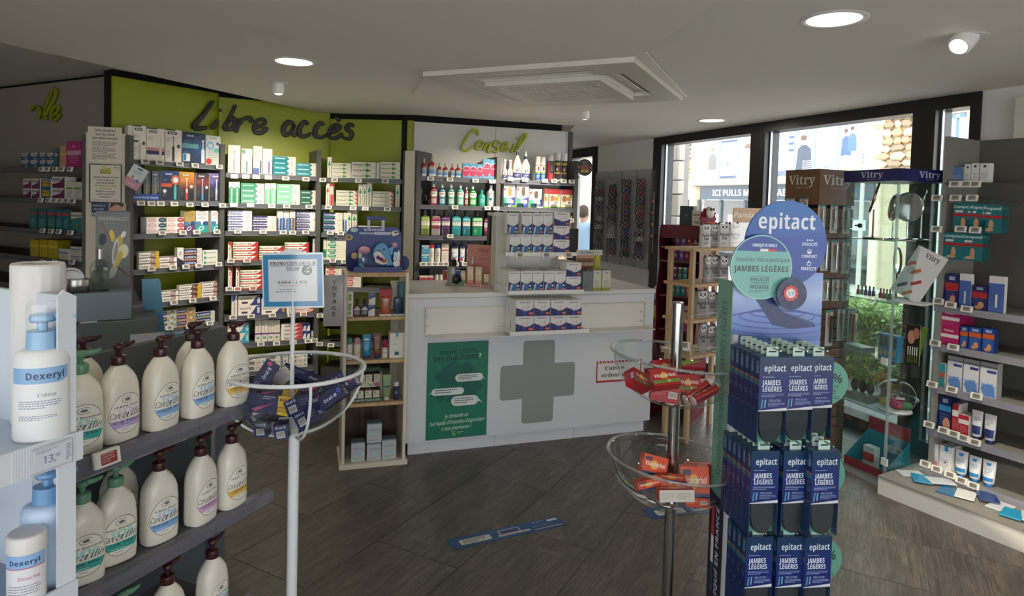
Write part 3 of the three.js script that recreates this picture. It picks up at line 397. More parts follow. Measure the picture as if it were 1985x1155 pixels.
kind('ob',T,'white toothpaste carton with dark oval badge',C_,0.04,150,38,(g,w,h)=>{rect(g,'#d8d0c2',0,0,w,h);rr(g,'#30343e',w*0.06,h*0.22,w*0.34,h*0.5,h*0.25);txt(g,'Oral-B',w*0.23,h*0.48,h*0.34,'#d8d4cc',{bold:true});rect(g,'#b8b2a8',w*0.48,h*0.28,w*0.22,h*0.36);disc(g,'#7a9a9c',w*0.86,h*0.4,h*0.26);});
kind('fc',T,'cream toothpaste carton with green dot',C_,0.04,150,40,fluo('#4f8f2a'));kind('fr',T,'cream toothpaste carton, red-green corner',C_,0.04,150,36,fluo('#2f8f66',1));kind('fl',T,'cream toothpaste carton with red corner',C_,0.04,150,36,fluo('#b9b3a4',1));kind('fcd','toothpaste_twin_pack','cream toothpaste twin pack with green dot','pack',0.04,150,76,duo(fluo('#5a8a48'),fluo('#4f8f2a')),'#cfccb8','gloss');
kind('fu',T,'cream toothpaste carton on end, green dot',C_,0.04,40,150,up(fluo('#2f8f5a')));kind('fur',T,'cream toothpaste carton on end, red dot',C_,0.04,40,150,up(fluo('#c02f44')));kind('rb','toothbrush_blister','red-capped toothbrush blister','pack',0.03,44,150,(g,w,h)=>{rect(g,'#c9c4ba',0,0,w,h);rect(g,'#b8283c',0,0,w,h*0.14);rect(g,'#c42f44',w*0.2,h*0.5,w*0.7,h*0.5);});
const elm=(c)=>(g,w,h)=>{rect(g,'#dcd9c8',0,0,w,h);for(const y of[0.04,0.52]){poly(g,c,[[w*0.06,h*y],[w*0.52,h*y],[w*0.46,h*(y + 0.22)],[w*0.06,h*(y + 0.22)]]);txt(g,'elmex',w*0.26,h*(y + 0.11),h*0.14,'#e8ece4',{bold:true});rr(g,c,w*0.16,h*(y + 0.27),w*0.3,h*0.14,2);rect(g,'#5a7ca8',w*0.44,h*(y + 0.2),w*0.22,h*0.03);}};
kind('mg','toothpaste_twin_pack','cream twin pack with green name flag','pack',0.05,130,96,elm('#2f9070'));kind('mr','toothpaste_twin_pack','cream twin pack with red name flag','pack',0.05,130,96,elm('#c2483c'));kind('mu',T,'cream and green carton on end',C_,0.05,36,150,plainBox('#d4d2c0','#2f8a60','','#333',{by:0.5,bh:0.4}));
kind('pp',T,'cream carton with red and grey wording',C_,0.05,130,50,(g,w,h)=>{rect(g,'#d8ccb8',0,0,w,h);txt(g,'Parogencyl',w*0.45,h*0.5,h*0.44,'#6a5a58',{bold:true,fit:w*0.7});ring(g,'#8a6a8a',w*0.88,h*0.5,h*0.26,5);});
kind('rg',C_,'red and green carton',C_,0.06,90,80,(g,w,h)=>{rect(g,'#5f8f34',0,0,w,h);rect(g,'#b4302c',0,h*0.28,w,h*0.3);rect(g,'#d8c84a',0,h*0.56,w,h*0.06);});
kind('fh',C_,'sky-blue carton with crimson oval',C_,0.05,80,150,(g,w,h)=>{rect(g,'#4b93b8',0,0,w,h);g.save();g.translate(w*0.5,h*0.56);g.rotate(0.3);disc(g,'#ead8dc',0,-4,w*0.56,h*0.36);disc(g,'#b3264e',0,0,w*0.52,h*0.34);g.restore();txt(g,'Fluocaril',w / 2,h*0.48,h*0.09,'#e8c8d4',{bold:true,fit:w*0.8});});
kind('bx',C_,'sky-blue and teal carton',C_,0.05,80,90,plainBox('#3f8fae','#d8dcd4','GUM','#d8e8ea',{by:0.0,bh:0.14,ny:0.3,ns:0.2,ink:'rgba(230,240,240,.4)'}));kind('wr',C_,'white carton with coral bands',C_,0.05,72,170,plainBox('#e0d6c8','#c2524c','Meridol','#555',{by:0.3,bh:0.06}));
kind('pc1',C_,'pet-care box with orange cat picture',C_,0.06,120,150,petBox('#c07a3c'));kind('pc2',C_,'pet-care box with brown dog picture',C_,0.06,120,150,petBox('#5a4638'));kind('pg1',C_,'white pet-care box with round picture',C_,0.06,80,120,plainBox('#dcd4c8',null,'','#333',{art:(g,w,h)=>{disc(g,'#c0504c',w*0.25,h*0.3,w*0.14);disc(g,'#6a5038',w*0.66,h*0.24,w*0.2);}}));kind('pg2',C_,'green and navy pet-care box',C_,0.06,80,120,plainBox('#39437c','#6f9c3a','','#333',{by:0,bh:0.32,ink:'rgba(220,225,240,.5)'}));kind('rf',C_,'red-topped pet food carton',C_,0.06,110,120,redFood);
kind('rr1',C_,'red and white carton lying flat',C_,0.06,80,40,plainBox('#b0343c','#d8ccc4','','#fff',{by:0,bh:0.3,ink:'rgba(240,230,230,.4)'}));kind('rd1',C_,'dark red carton',C_,0.06,80,80,plainBox('#74222a',null,'','#fff',{ink:'rgba(230,200,200,.3)'}));
kind('sg1','medicine_box','tall medicine box, green ring',C_,0.062,130,224,smTall('#8fb86a'),'#e4e2dc');kind('so1','medicine_box','tall medicine box, coral ring',C_,0.062,130,224,smTall('#d3705a'),'#e4e2dc');kind('sw1','medicine_box','wide white and navy medicine box',C_,0.085,160,144,smWide,'#dedcd8');
const P={};
function bottle(code,n,d,cat,make){P[code]={n,d,cat,make,proto:null};}
const glassy=(c,o={})=>M(c,0.12,{clearcoat:0.5,...o}),plast=(c)=>M(c,0.35);
function neckRings(sh,neck,top,p=2.6,b=0.8){return[{y:0,a:0.44,b:0.44*b,p},{y:0.02,a:0.49,b:0.49*b,p},{y:sh*0.5,a:0.5,b:0.5*b,p},{y:sh,a:0.49,b:0.49*b,p},{y:sh +(top - sh)*0.45,a:0.36,b:0.36*b,p:2.2},{y:sh +(top - sh)*0.75,a:neck*1.15,b:neck*1.15,p:2},{y:top,a:neck,b:neck,p:2}];}
const labelCell=(W,H,f)=>{let c;return()=>c??=cell(W,H,f);};
function bottleMake(rings,bodyM,lab,l0,l1,lw,capM,cap){return(t)=>{part(t,'body',loft(rings,24),bodyM);if(cap)part(t,'cap',loft(cap,18),capM);if(lab)part(t,'label',wrap(rings,l0,l1,lw,lab(),0.008),lab().mat('card'));};}
const screwCap=(y0,y1,r)=>[{y:y0,a:r,b:r,p:2},{y:y0 + 0.01,a:r*1.04,b:r*1.04,p:2},{y:y1 - 0.02,a:r,b:r,p:2},{y:y1,a:r*0.86,b:r*0.86,p:2}];
const lbWash=(top,mid,low)=>labelCell(96,128,(g,w,h)=>{rect(g,low,0,0,w,h);rect(g,top,0,0,w,h*0.26);rect(g,'#dcd6c6',0,h*0.34,w,h*0.36);txt(g,mid,w / 2,h*0.44,h*0.13,'#2a2e3a',{bold:true,fit:w*0.9});lines(g,w*0.12,h*0.55,w*0.76,h*0.12,2,'rgba(60,60,60,.5)');lines(g,w*0.15,h*0.08,w*0.7,h*0.12,1,'rgba(255,255,255,.5)');});
const washRings=[{y:0,a:0.46,b:0.3,p:5},{y:0.03,a:0.49,b:0.33,p:5},{y:0.3,a:0.49,b:0.33,p:5},{y:0.62,a:0.5,b:0.34,p:5},{y:0.7,a:0.46,b:0.32,p:4},{y:0.735,a:0.24,b:0.24,p:2.2},{y:0.75,a:0.22,b:0.22,p:2}];
for(const[k,c,lt,ll,d]of[['w1','#66723c','#8aa04a','#97a860','lime'],['w2','#8f8684','#8a2a40','#7a2a3c','clear-crimson'],['w3','#433246','#6a3a6e','#4a2a62','purple'],['w4','#2f8084','#5aa6a8','#2f8a94','aqua'],['w5','#156068','#4f9aa6','#1f6a80','teal'],['w6','#157a50','#7ab07a','#1f6a4a','green']])bottle(k,'mouthwash_bottle',`square ${d} mouthwash bottle`,'bottle',bottleMake(washRings,glassy(c),lbWash(lt,'LISTERINE',ll),0.26,0.68,1.0,M('#26292b',0.3),screwCap(0.74,1,0.2)));
bottle('w7','mouthwash_bottle','plum mouthwash bottle with pink label','bottle',bottleMake(washRings,glassy('#5e1f44'),lbWash('#6a2448','alodont','#b04a86'),0.2,0.66,1.0,M('#1c1c1e',0.3),screwCap(0.74,1,0.2)));
const rndR=neckRings(0.66,0.15,0.86,2.4,0.7);
const lbOval=(c)=>labelCell(80,128,(g,w,h)=>{rect(g,c,0,0,w,h);disc(g,'#d5d2c4',w / 2,h*0.26,w*0.46,h*0.25);txt(g,'Eludril',w / 2,h*0.27,h*0.16,'#2c3034',{bold:true,fit:w*0.7});rr(g,'rgba(225,230,220,.75)',w*0.24,h*0.62,w*0.52,h*0.32,4);lines(g,w*0.28,h*0.66,w*0.44,h*0.25,4,'rgba(60,60,60,.5)');});
for(const[k,c,l,d]of[['o1','#7c2a30','#8a3038','red'],['o2','#1f5f78','#246a86','blue'],['o3','#3a7a62','#4a9078','green'],['o4','#4a9a88','#58a894','pale teal'],['o5','#1f7a30','#2a8a3a','bright green']])bottle(k,'mouthwash_bottle',`oval-label ${d} mouthwash bottle with white cap`,'bottle',bottleMake(rndR,glassy(c),lbOval(l),0.06,0.74,1.05,plast('#d8d6ce'),screwCap(0.84,1,0.17)));
const lbRed=labelCell(80,110,(g,w,h)=>{rect(g,'#6a2430',0,0,w,h*0.2);txt(g,'ELUDRIL',w / 2,h*0.1,h*0.13,'#d8ccc8',{bold:true,fit:w*0.8});rect(g,'#b8b088',0,h*0.2,w,h*0.12);rect(g,'#5a8ab0',0,h*0.32,w,h*0.4);rect(g,'#3f6a98',0,h*0.6,w,h*0.12);rect(g,'#c6cace',0,h*0.86,w,h*0.14);rect(g,'#7fa2bc',0,h*0.72,w,h*0.14);});
bottle('r1','mouthwash_bottle','crimson bottle with blue label and clear cap','bottle',bottleMake(neckRings(0.6,0.16,0.78,3,0.72),glassy('#8a1f30'),lbRed,0.04,0.56,1.05,M('#c8c4be',0.15,{transmission:0.5,thickness:0}),screwCap(0.77,1,0.19)));
bottle('t1','mouthwash_bottle','plain teal bottle','bottle',bottleMake(neckRings(0.62,0.2,0.8,2.2,0.9),plast('#2a9080'),labelCell(60,60,(g,w,h)=>{rect(g,'#2a9080',0,0,w,h);lines(g,8,10,w - 16,h - 20,5,'rgba(210,235,228,.8)');}),0.12,0.5,0.8,plast('#238476'),screwCap(0.79,1,0.21)));
bottle('t2','mouthwash_bottle','white bottle with teal panel','bottle',bottleMake(neckRings(0.68,0.2,0.8,2.2,0.9),plast('#d6d8d2'),labelCell(80,120,(g,w,h)=>{rect(g,'#c9d2d2',0,0,w,h);rect(g,'#2a7a80',w*0.2,h*0.42,w*0.3,h*0.2);rect(g,'#a0484a',w*0.2,h*0.08,w*0.5,h*0.05);lines(g,w*0.1,h*0.2,w*0.6,h*0.16,3,'#567');}),0.06,0.64,1.1,plast('#e2e0da'),screwCap(0.79,1,0.2)));
const lbCan=(f)=>labelCell(80,120,f);
const canR=[{y:0,a:0.48,b:0.48},{y:0.01,a:0.5,b:0.5},{y:0.74,a:0.5,b:0.5},{y:0.78,a:0.46,b:0.46}];
const canCap=[{y:0.77,a:0.44,b:0.44},{y:0.78,a:0.48,b:0.48},{y:0.97,a:0.47,b:0.47},{y:1,a:0.42,b:0.42}];
function can(code,n,d,body,cap,f){bottle(code,n,d,'spray can',bottleMake(canR,plast(body),lbCan(f),0.03,0.73,1.35,plast(cap),canCap));}
can('c1','aerosol_can','white and blue aerosol can with ladybird picture','#d6d2ca','#d2ccc6',(g,w,h)=>{rect(g,'#d6d0c6',0,0,w,h);rect(g,'#c07a70',0,h*0.1,w,h*0.06);disc(g,'#b03a40',w*0.5,h*0.36,w*0.16);disc(g,'#26242a',w*0.5,h*0.28,w*0.12);rect(g,'#7aa03c',0,h*0.52,w,h*0.09);rect(g,'#2f5a9a',0,h*0.61,w,h*0.39);lines(g,w*0.2,h*0.7,w*0.6,h*0.18,3,'#d8e0ee');});
can('c2','aerosol_can','red and black aerosol can','#3a2a30','#cfcac4',(g,w,h)=>{rect(g,'#a8333c',0,0,w,h);poly(g,'#262a38',[[w*0.3,0],[w,0],[w,h*0.55],[w*0.5,h*0.62],[w*0.3,h*0.5]]);lines(g,w*0.45,h*0.2,w*0.4,h*0.3,5,'rgba(220,220,230,.6)');});
can('c3','aerosol_can','white aerosol can with black and yellow label','#cfccc6','#d6d4ce',(g,w,h)=>{rect(g,'#c9c6c0',0,0,w,h);poly(g,'#2a2622',[[w*0.08,0],[w*0.92,0],[w*0.92,h*0.84],[w / 2,h*0.95],[w*0.08,h*0.84]]);rect(g,'#b99a34',w*0.08,h*0.1,w*0.84,h*0.13);rect(g,'#b08a3c',w*0.08,h*0.56,w*0.84,h*0.1);disc(g,'#7a3a2c',w*0.5,h*0.4,w*0.22);disc(g,'#d8d0c0',w*0.36,h*0.44,w*0.1);});
can('c4','shampoo_bottle','white bottle with red cap','#d9d3c8','#c2344a',(g,w,h)=>{rect(g,'#d9d3c8',0,0,w,h);txt(g,'CB12',w / 2,h*0.4,h*0.18,'#3a3840',{rot:-PI / 2,bold:true});});can('c5','shampoo_bottle','white bottle with blue cap','#d9d3c8','#263f8c',(g,w,h)=>{rect(g,'#d9d3c8',0,0,w,h);txt(g,'CB12',w / 2,h*0.4,h*0.18,'#26262c',{rot:-PI / 2,bold:true});});can('c6','small_tube_can','small white canister','#d6d2c6','#cfcac0',(g,w,h)=>{rect(g,'#d2cec2',0,0,w,h);rect(g,'#6a9aa0',0,h*0.6,w,h*0.2);});
bottle('m1','mouthwash_bottle','dark blue mouthwash bottle with white shaped label','bottle',bottleMake(neckRings(0.66,0.16,0.84,3,0.7),glassy('#2a2c54'),labelCell(80,128,(g,w,h)=>{rect(g,'#2a2c54',0,0,w,h);rr(g,'#d9d8d4',w*0.08,h*0.04,w*0.84,h*0.94,16);ring(g,'#3f76b4',w*0.45,h*0.55,w*0.26,10,0.5,4.5);disc(g,'#b8343c',w*0.35,h*0.82,w*0.22,h*0.1);txt(g,'elmex',w / 2,h*0.17,h*0.1,'#555',{bold:true});}),0.05,0.72,1.0,plast('#2f62b0'),screwCap(0.83,1,0.18)));
const trig=(capc,s=1)=>(t,y)=>{part(t,'trigger_head',join([rbox(0.34,0.07,0.2,0.02,0.06,y + 0.14,0),cyl(0.15,0.13,0.08,16,0,y,0),cyl(0.07,0.08,0.08,12,0,y + 0.05,0)]),plast(capc));part(t,'trigger',rod([0.16,y + 0.12,0],[0.22,y + 0.01,0],0.02),plast(capc));};
K.spl={get c(){return this._c??=cell(80,90,(g,w,h)=>{rect(g,'#d8d2c6',0,0,w,h);rect(g,'#2c3568',0,h*0.56,w,h*0.36);disc(g,'#3a3038',w*0.44,h*0.42,w*0.09);disc(g,'#9a5a3a',w*0.62,h*0.34,w*0.1);lines(g,w*0.2,h*0.06,w*0.6,h*0.14,2,'#a05a50');lines(g,w*0.2,h*0.68,w*0.6,h*0.14,2,'#c8cce0');});}};
bottle('s1','spray_bottle','white-navy trigger spray bottle, pet picture','bottle',(t)=>{const r=neckRings(0.5,0.2,0.78,2.3,0.8);part(t,'body',loft(r,24),plast('#d8d2c6'));const l=K.spl;part(t,'label',wrap(r,0.03,0.5,1.15,l.c,0.008),l.c.mat());trig('#242a56')(t,0.78);});
bottle('s2','spray_bottle','small white spray bottle with pet picture','bottle',(t)=>{const r=neckRings(0.48,0.2,0.6,2.2,0.9);part(t,'body',loft(r,20),plast('#d8d2c6'));part(t,'label',wrap(r,0.03,0.46,1.15,K.spl.c,0.01),K.spl.c.mat());part(t,'pump',join([cyl(0.22,0.12,0.26,16,0,0.6,0),rbox(0.5,0.08,0.22,0.02,0.06,0.94,0),rod([0.2,0.9,0],[0.34,0.68,0],0.035)]),plast('#dcd8d0'));});
bottle('s3','pump_bottle','white and navy bottle with white nozzle','bottle',(t)=>{const r=neckRings(0.52,0.2,0.72,2.3,0.8);part(t,'body',loft(r,24),plast('#d8d2c6'));part(t,'label',wrap(r,0.03,0.5,1.15,K.spl.c,0.008),K.spl.c.mat());part(t,'collar',cyl(0.22,0.2,0.1,18,0,0.72,0),plast('#242a56'));part(t,'nozzle',cyl(0.16,0.07,0.18,16,0,0.82,0),plast('#dedad2'));});
function stand(code,w,h,label,group){
const k=P[code];let o;
if(!k.proto){o=k.proto=thing(k.n,label,k.cat,group);k.make(o);}else o=copy(k.proto,label);
o.scale.set(w,h,w);if(group)o.userData.group=group;return o;
}
function carton(code,w,h,label,group,dep){
const k=K[code],c=k.c,o=solo(k.n,label,k.cat,cartonGeo(w,h,dep??k.dep,c),c.mat(k.mat),group);return o;
}
const jit=rng(77);
function row(F,y,where,items,o={}){
const t=o.t??-0.025;let i=0;const N=items.length,list=items.map((s)=>s.split(' '));
for(const[code,a,b,top,n0]of list){
i++;const x0=+a,x1=+b,n=+(n0??1),tt0=t +(o.dt??0),tt=tt0,back=(o.back??0)*(o.dep??0.05)*1.06,s0=F.sx(x0,y,tt),s1=F.sx(x1,y,tt),w=s1 - s0,H=F.pick((x0 + x1)/ 2,+top,tt).y - y;
const ord=N===1?'':i===1?'first from left, ':i===N?'last from left, ':`${ORD[i]} from left, `;
if(P[code]){const ob=stand(code,w,H,`${P[code].d}, ${ord}${where}`,`${P[code].n.replace(/_/g, ' ')}s, ${where}`);F.place(ob,(s0 + s1)/ 2,y,tt - w*0.45,(jit()- 0.5)*0.1);continue;}
const k=K[code],h=H / n;
for(let q=0;q<n;q++){
const lev=q===n - 1?'top':q===0?'bottom':n===3?'middle':`${ORD[q + 1]} up`;
const pl=n===1?`${ord}${where}`:`${lev} of ${N === 1 ? 'the' : i === N ? 'last' : ORD[i]} stack, ${where}`;
const ob=carton(code,w - 0.0015,h - 0.001,`${k.d}, ${pl}`,`${k.n.replace(/_/g, ' ')}s, ${where}`,o.dep);
F.place(ob,(s0 + s1)/ 2 +(jit()- 0.5)*0.003,y + q*h,tt - back - jit()*0.003,n>1?(jit()- 0.5)*0.02:0);
}
}
}
const tagCells=[1,2,3].map((k)=>()=>tagCells['c' + k]??=cell(72,44,(g,w,h)=>{rect(g,'#dedbd2',0,0,w,h);rr(g,k===2?'#8d3a3a':'#8e8b84',w*0.2,h*0.14,w*0.66,h*0.72,2);lines(g,w*0.24,h*0.2,w*0.56,h*0.6,4,k===2?'rgba(240,220,220,.8)':'rgba(30,30,30,.85)',k*7);},'#dedbd2'));
let tagProto={};
function priceTag(F,x,yPx,label,group,o={}){
const p=o.p??F.pick(x,yPx,0.02),w=o.w??0.058,h=w*0.62,k=o.k??0;
const key=k + '|' + w;let ob;
if(!tagProto[key]){ob=tagProto[key]=thing('price_tag',label,'price tag',group);part(ob,'case',rbox(w,h,0.012,0.004),M('#dedbd3',0.4));part(ob,'screen',sheetGeo(w*0.94,h*0.9,0.001,tagCells[k]()).translate(0,0,0.0075),tagCells[k]().mat('sign'));}
else{ob=copy(tagProto[key],label,group);}
F.place(ob,p.s,p.y,0.02 +(o.t??0));ob.rotation.order='YXZ';ob.rotation.x=o.tilt??-0.25;return ob;
}
function tags(F,where,list,o={}){list.forEach(([x,y,k],i)=>priceTag(F,x,y,`white price tag, ${i === 0 ? 'first' : i === list.length - 1 ? 'last' : ORD[i + 1]} from left, under ${where}`,`price tags, ${where}`,{k:k??0,...o}));}
// ---------- the curved run of shelving ----------
const railGrey=M('#55575c',0.35),shelfGrey=M('#4a4b4b',0.55),upGrey=M('#4b4b49',0.5),postCream=M('#d6cdb9',0.5),railClear=M('#6d6f80',0.25);
function bay(F,s0,s1,ys,label,dep=0.33,o={}){
const t=thing('shelving_unit',label,'shelving','wall shelving bays');F.place(t,0,0,0);
ys.forEach((y,i)=>{const e=o.ends?.[i]??s1,sh=part(t,'shelf',slab(s0,e,y - 0.022,y,-dep,-0.012),shelfGrey);part(sh,'price_rail',slab(s0,e,y - 0.034,y + 0.002,-0.012,-0.002),railGrey);part(sh,'rail_lip',slab(s0,e,y - 0.036,y - 0.03,-0.002,0.012),railClear);});
for(const s of o.ups??[])part(t,'upright',slab(s - 0.02,s + 0.02,0,2.012,-dep - 0.02,0.0),upGrey);
part(t,'plinth',slab(s0,s1,0,0.1,-dep,-0.05),M('#3b3b3a',0.6));
return t;
}
const yA=[1.838,1.548,1.298,1.036,0.777,0.566,0.30],yB=[1.783,1.535,1.307,1.061,0.822,0.602,0.371,0.13],yC=[1.778,1.537,1.297,1.062,0.83,0.60,0.345],yD=[1.812,1.566,1.300,1.055,0.86],yL=[1.770,1.535,1.303,1.090,0.86,0.62,0.38];
bay(FA,0.015,0.70,yA,'grey shelving bay with green back nearest the grey wall panel',0.34,{ups:[0.0,0.712]});
bay(FB,0.012,0.735,yB,'grey shelving bay with green back in the middle, behind the promotion board',0.34,{ups:[0.75]});
bay(FC,0.02,0.715,yC,'grey shelving bay with green back beside the cream pillar',0.34);
bay(FD,0.0,0.69,yD,'grey shelving bay with pale back holding mouthwash bottles',0.34,{ups:[-0.012,0.706]});
bay(FD,0.722,1.44,yD,'grey shelving bay with pale back holding pet sprays',0.34,{ups:[1.46]});
bay(FL,-2.4,0.86,yL,'dark shelving run at the far left of the grey wall panel',0.34);
{
const a=FC.xd(0.722,0),b=FD.xd(-0.035,0.0),F=new Frame(a,b);
const t=thing('pillar','cream pillar with grey edges between green and white bays','pillar');F.place(t,0,0,0);
const w=F.len;part(t,'panel',slab(0.022,w - 0.014,0,2.025,-0.12,0.004),postCream);part(t,'edge_strip',slab(0,0.022,0,2.03,-0.34,0),upGrey);part(t,'edge_strip',slab(w - 0.014,w + 0.006,0,2.03,-0.34,0),upGrey);part(t,'screw_cap',cyl(0.006,0.006,0.004,12).rotateX(PI / 2),M('#8d8672',0.4),[0.045,1.385,0.004]);
const c=FL.xd(0.9,0),d=FA.xd(-0.03,0),E=new Frame(c,d),p=thing('pillar','cream pillar carrying paper notices at the left corner','pillar');E.place(p,0,0,0);
const v=E.len;part(p,'panel',slab(0.012,v - 0.01,0,2.02,-0.1,0.004),postCream);part(p,'edge_strip',slab(-0.015,0.012,0,2.0,-0.3,-0.002),upGrey);part(p,'edge_strip',slab(v - 0.01,v + 0.012,0,2.0,-0.34,-0.002),upGrey);
const sheet=(x0,y0,x1,y1,c,label,o={})=>{const A=E.pick(x0,(y0 + y1)/ 2,0.01),B=E.pick(x1,(y0 + y1)/ 2,0.01),hi=E.pick((x0 + x1)/ 2,y0,0.01).y,lo=E.pick((x0 + x1)/ 2,y1,0.01).y;const ob=thing('notice',label,'notice');E.place(ob,(A.s + B.s)/ 2,(hi + lo)/ 2,0.008 +(o.t??0));part(ob,'paper',sheetGeo(B.s - A.s,hi - lo,0.002,c),c.mat('sign'));ob.rotateZ(o.rz??0);return{ob,w:B.s - A.s,h:hi - lo};};
sheet(170,246,236,314,cell(220,230,(g,w,h)=>{rect(g,'#e2dac6',0,0,w,h);['Information','sur les prix','des médicaments'].forEach((s,i)=>txt(g,s,w / 2,24 + i*25,23,'#49605a',{bold:true,fit:w*0.74}));lines(g,30,96,160,36,5,'rgba(60,60,60,.75)',3);lines(g,30,136,160,36,5,'rgba(60,60,60,.75)',8);lines(g,30,176,160,40,5,'rgba(60,60,60,.75)',5);}),'cream paper notice about medicine prices taped to the corner pillar');
const q=sheet(173,318,236,393,cell(240,288,(g,w,h)=>{rect(g,'#e4dccb',0,0,w,h);rect(g,'#a9a83c',78,40,80,32);rr(g,'#b9b54a',92,16,24,40,3);rr(g,'#b9b54a',124,28,34,30,3);rr(g,'#e4dccb',98,22,12,18,2);ring(g,'#9aa070',216,28,9,3);disc(g,'#7a8068',190,24,8,5);['Conformément à la loi','et en respect de',"l'environnement,"].forEach((s,i)=>txt(g,s,w / 2,98 + i*21,17,'#33322c',{bold:true,fit:200}));txt(g,'les tickets de caisse',w / 2,161,17,'#8f8a34',{bold:true,fit:180});txt(g,'et de cartes',w / 2,182,17,'#8f8a34',{bold:true});['bancaires ne sont','remis qu’à votre','demande !'].forEach((s,i)=>txt(g,s,w / 2,203 + i*20,17,'#33322c',{bold:true,fit:180}));lines(g,20,262,200,20,3,'rgba(60,60,60,.5)');}),'black-framed notice about till receipts on the corner pillar');
part(q.ob,'frame',join([slab(-q.w / 2,q.w / 2,q.h / 2 - 0.006,q.h / 2,0,0.006),slab(-q.w / 2,q.w / 2,-q.h / 2,-q.h / 2 + 0.006,0,0.006),slab(-q.w / 2,-q.w / 2 + 0.006,-q.h / 2,q.h / 2,0,0.006),slab(q.w / 2 - 0.006,q.w / 2,-q.h / 2,q.h / 2,0,0.006)]),M('#22252a',0.4));
sheet(177,393,244,420,cell(240,96,(g,w,h)=>{rect(g,'#27395c',0,0,w,h);rect(g,'#c9a58c',w*0.5,0,w*0.5,h);disc(g,'#c99a7c',w*0.72,h*0.46,40,46);poly(g,'#4a332a',[[w*0.52,h*0.4],[w*0.56,0],[w*0.95,0],[w*0.9,h*0.3],[w*0.72,h*0.1]]);rect(g,'#e9e2dc',w*0.66,h*0.62,36,9);txt(g,'ADOPTEZ LA',52,20,15,'#d8dde6',{bold:true});txt(g,'ATTITUDE',50,44,15,'#d8dde6',{bold:true});txt(g,'Inava',44,78,30,'#e8ecf2',{bold:true});}),'navy advert with a smiling face on the corner pillar');
const lf=sheet(252,322,284,366,cell(128,176,(g,w,h)=>{rect(g,'#d5dcdc',0,0,w,h);rect(g,'#d28fa2',0,h*0.6,w,h*0.4);rr(g,'#4a5a6a',w*0.34,14,w*0.36,12,6);lines(g,26,36,76,34,4,'#8a9298');disc(g,'#3f86a8',w*0.72,h*0.62,13);disc(g,'#b04a4a',w*0.34,h*0.52,9);txt(g,'SENSITIVE',w / 2,h*0.84,14,'#eee',{bold:true});}),'tilted pink and white leaflet pack hanging by the corner pillar',{t:0.06,rz:-0.5});
part(lf.ob,'pad',box(lf.w*0.96,lf.h*0.96,0.02,0.006,-0.004,-0.012),M('#8a8488',0.6));
}
const bA='left green bay',bB='middle green bay',bC='right green bay',bD='left white bay',bE='right white bay';
row(FA,yA[0],'top shelf, ' + bA,['ww 248 257 243','wb1 257.5 283 243','wb2 284.5 319 248.5','wb3 320 351.5 251','nb1 353 398 257','pb1 399 427 263']);
tags(FA,'top shelf, ' + bA,[[281,313],[309,315],[348,318],[378,321],[425,323.5]]);
row(FA,yA[1],'second shelf, ' + bA,['nb2 312.5 346.5 331','yb1 347.5 376 333','kb1 380 405 335.5','vb1 406 433 336']);
{
const w='second shelf, ' + bA,s0=FA.sx(257,yA[1]),s1=FA.sx(312,yA[1]),c=cell(220,44,(g,W,H)=>{rect(g,'#1f4f9c',0,0,W,H);for(const x of[42,108,178])txt(g,'Oral-B',x,H*0.55,20,'#d5dcea',{bold:true});});
const t=thing('display_tray','blue cardboard tray of toothbrush packs, ' + w,'tray');FA.place(t,(s0 + s1)/ 2,yA[1],-0.02);
const W=s1 - s0 - 0.004,k=M('#1d4a92',0.5);part(t,'front',sheetGeo(W,0.045,0.003,c).translate(0,0.0225,0),c.mat());part(t,'tray_body',join([slab(-W / 2,W / 2,0,0.003,-0.16,-0.003),slab(-W / 2,-W / 2 + 0.003,0,0.06,-0.16,-0.003),slab(W / 2 - 0.003,W / 2,0,0.06,-0.16,-0.003),slab(-W / 2,W / 2,0,0.08,-0.163,-0.16)]),k);
kind('bp','toothbrush_blister','dark clear toothbrush pack','pack',0.03,60,150,brushBox({bg:'#5d666c',bg2:['#3c465a','#6d757a','#4a4f52'],name:'Oral-B',pill:'#2c3a66',brush:'#b99a4a',neck:'#d8dcdc',ink:'rgba(220,220,220,.4)'}),'#3c4248','gloss');
row(FA,yA[1]+ 0.004,'blue tray, ' + w,['bp 259 274 333','bp 278 292 331','bp 294 309 332'],{t:-0.04});
}
tags(FA,'second shelf, ' + bA,[[273,394],[293,395],[311,395],[337.5,395.5],[367.5,397],[397,397],[431,398.5]]);
row(FA,yA[2],'third shelf, ' + bA,['pl1 284 322 421 3','pl2 323 357 421 3','pg 358 378.5 408.5','pt 380 404 408.5','pt 409.5 432 408.5']);
tags(FA,'third shelf, ' + bA,[[314,451.5],[354,451],[381,450],[420,449.5]]);
row(FA,yA[3],'fourth shelf, ' + bA,['fy 270 308.5 487.5 3','fw 309 343 497 2','enu 343.5 356 480','en 356.5 391.5 482 3','ad 393 430.5 484.5 3']);
tags(FA,'fourth shelf, ' + bA,[[293,521.5],[335,518.5],[360,517],[385,515],[423.5,512.5]]);
row(FA,yA[4],'fifth shelf, ' + bA,['yy 300 309.5 555 3','fw 310.5 346 563 2','fb 347.5 390 551.5 3','fy 391 431 546 3']);
tags(FA,'fifth shelf, ' + bA,[[336.5,586.5],[373,582.5],[412.5,578.5]]);
row(FA,yA[5],'sixth shelf, ' + bA,['ef1 305 342.5 602 3','ef2 343.5 379 597 3','ef3 380.5 417 604 2']);
tags(FA,'sixth shelf, ' + bA,[[328,635.5],[367,632],[406,626.5]]);
row(FA,yA[6],'bottom shelf, ' + bA,['tb 306 330 645','tb 332 357 645','ww 360 377 648','bx 380 396 652'],{t:0.02,dep:0.2});
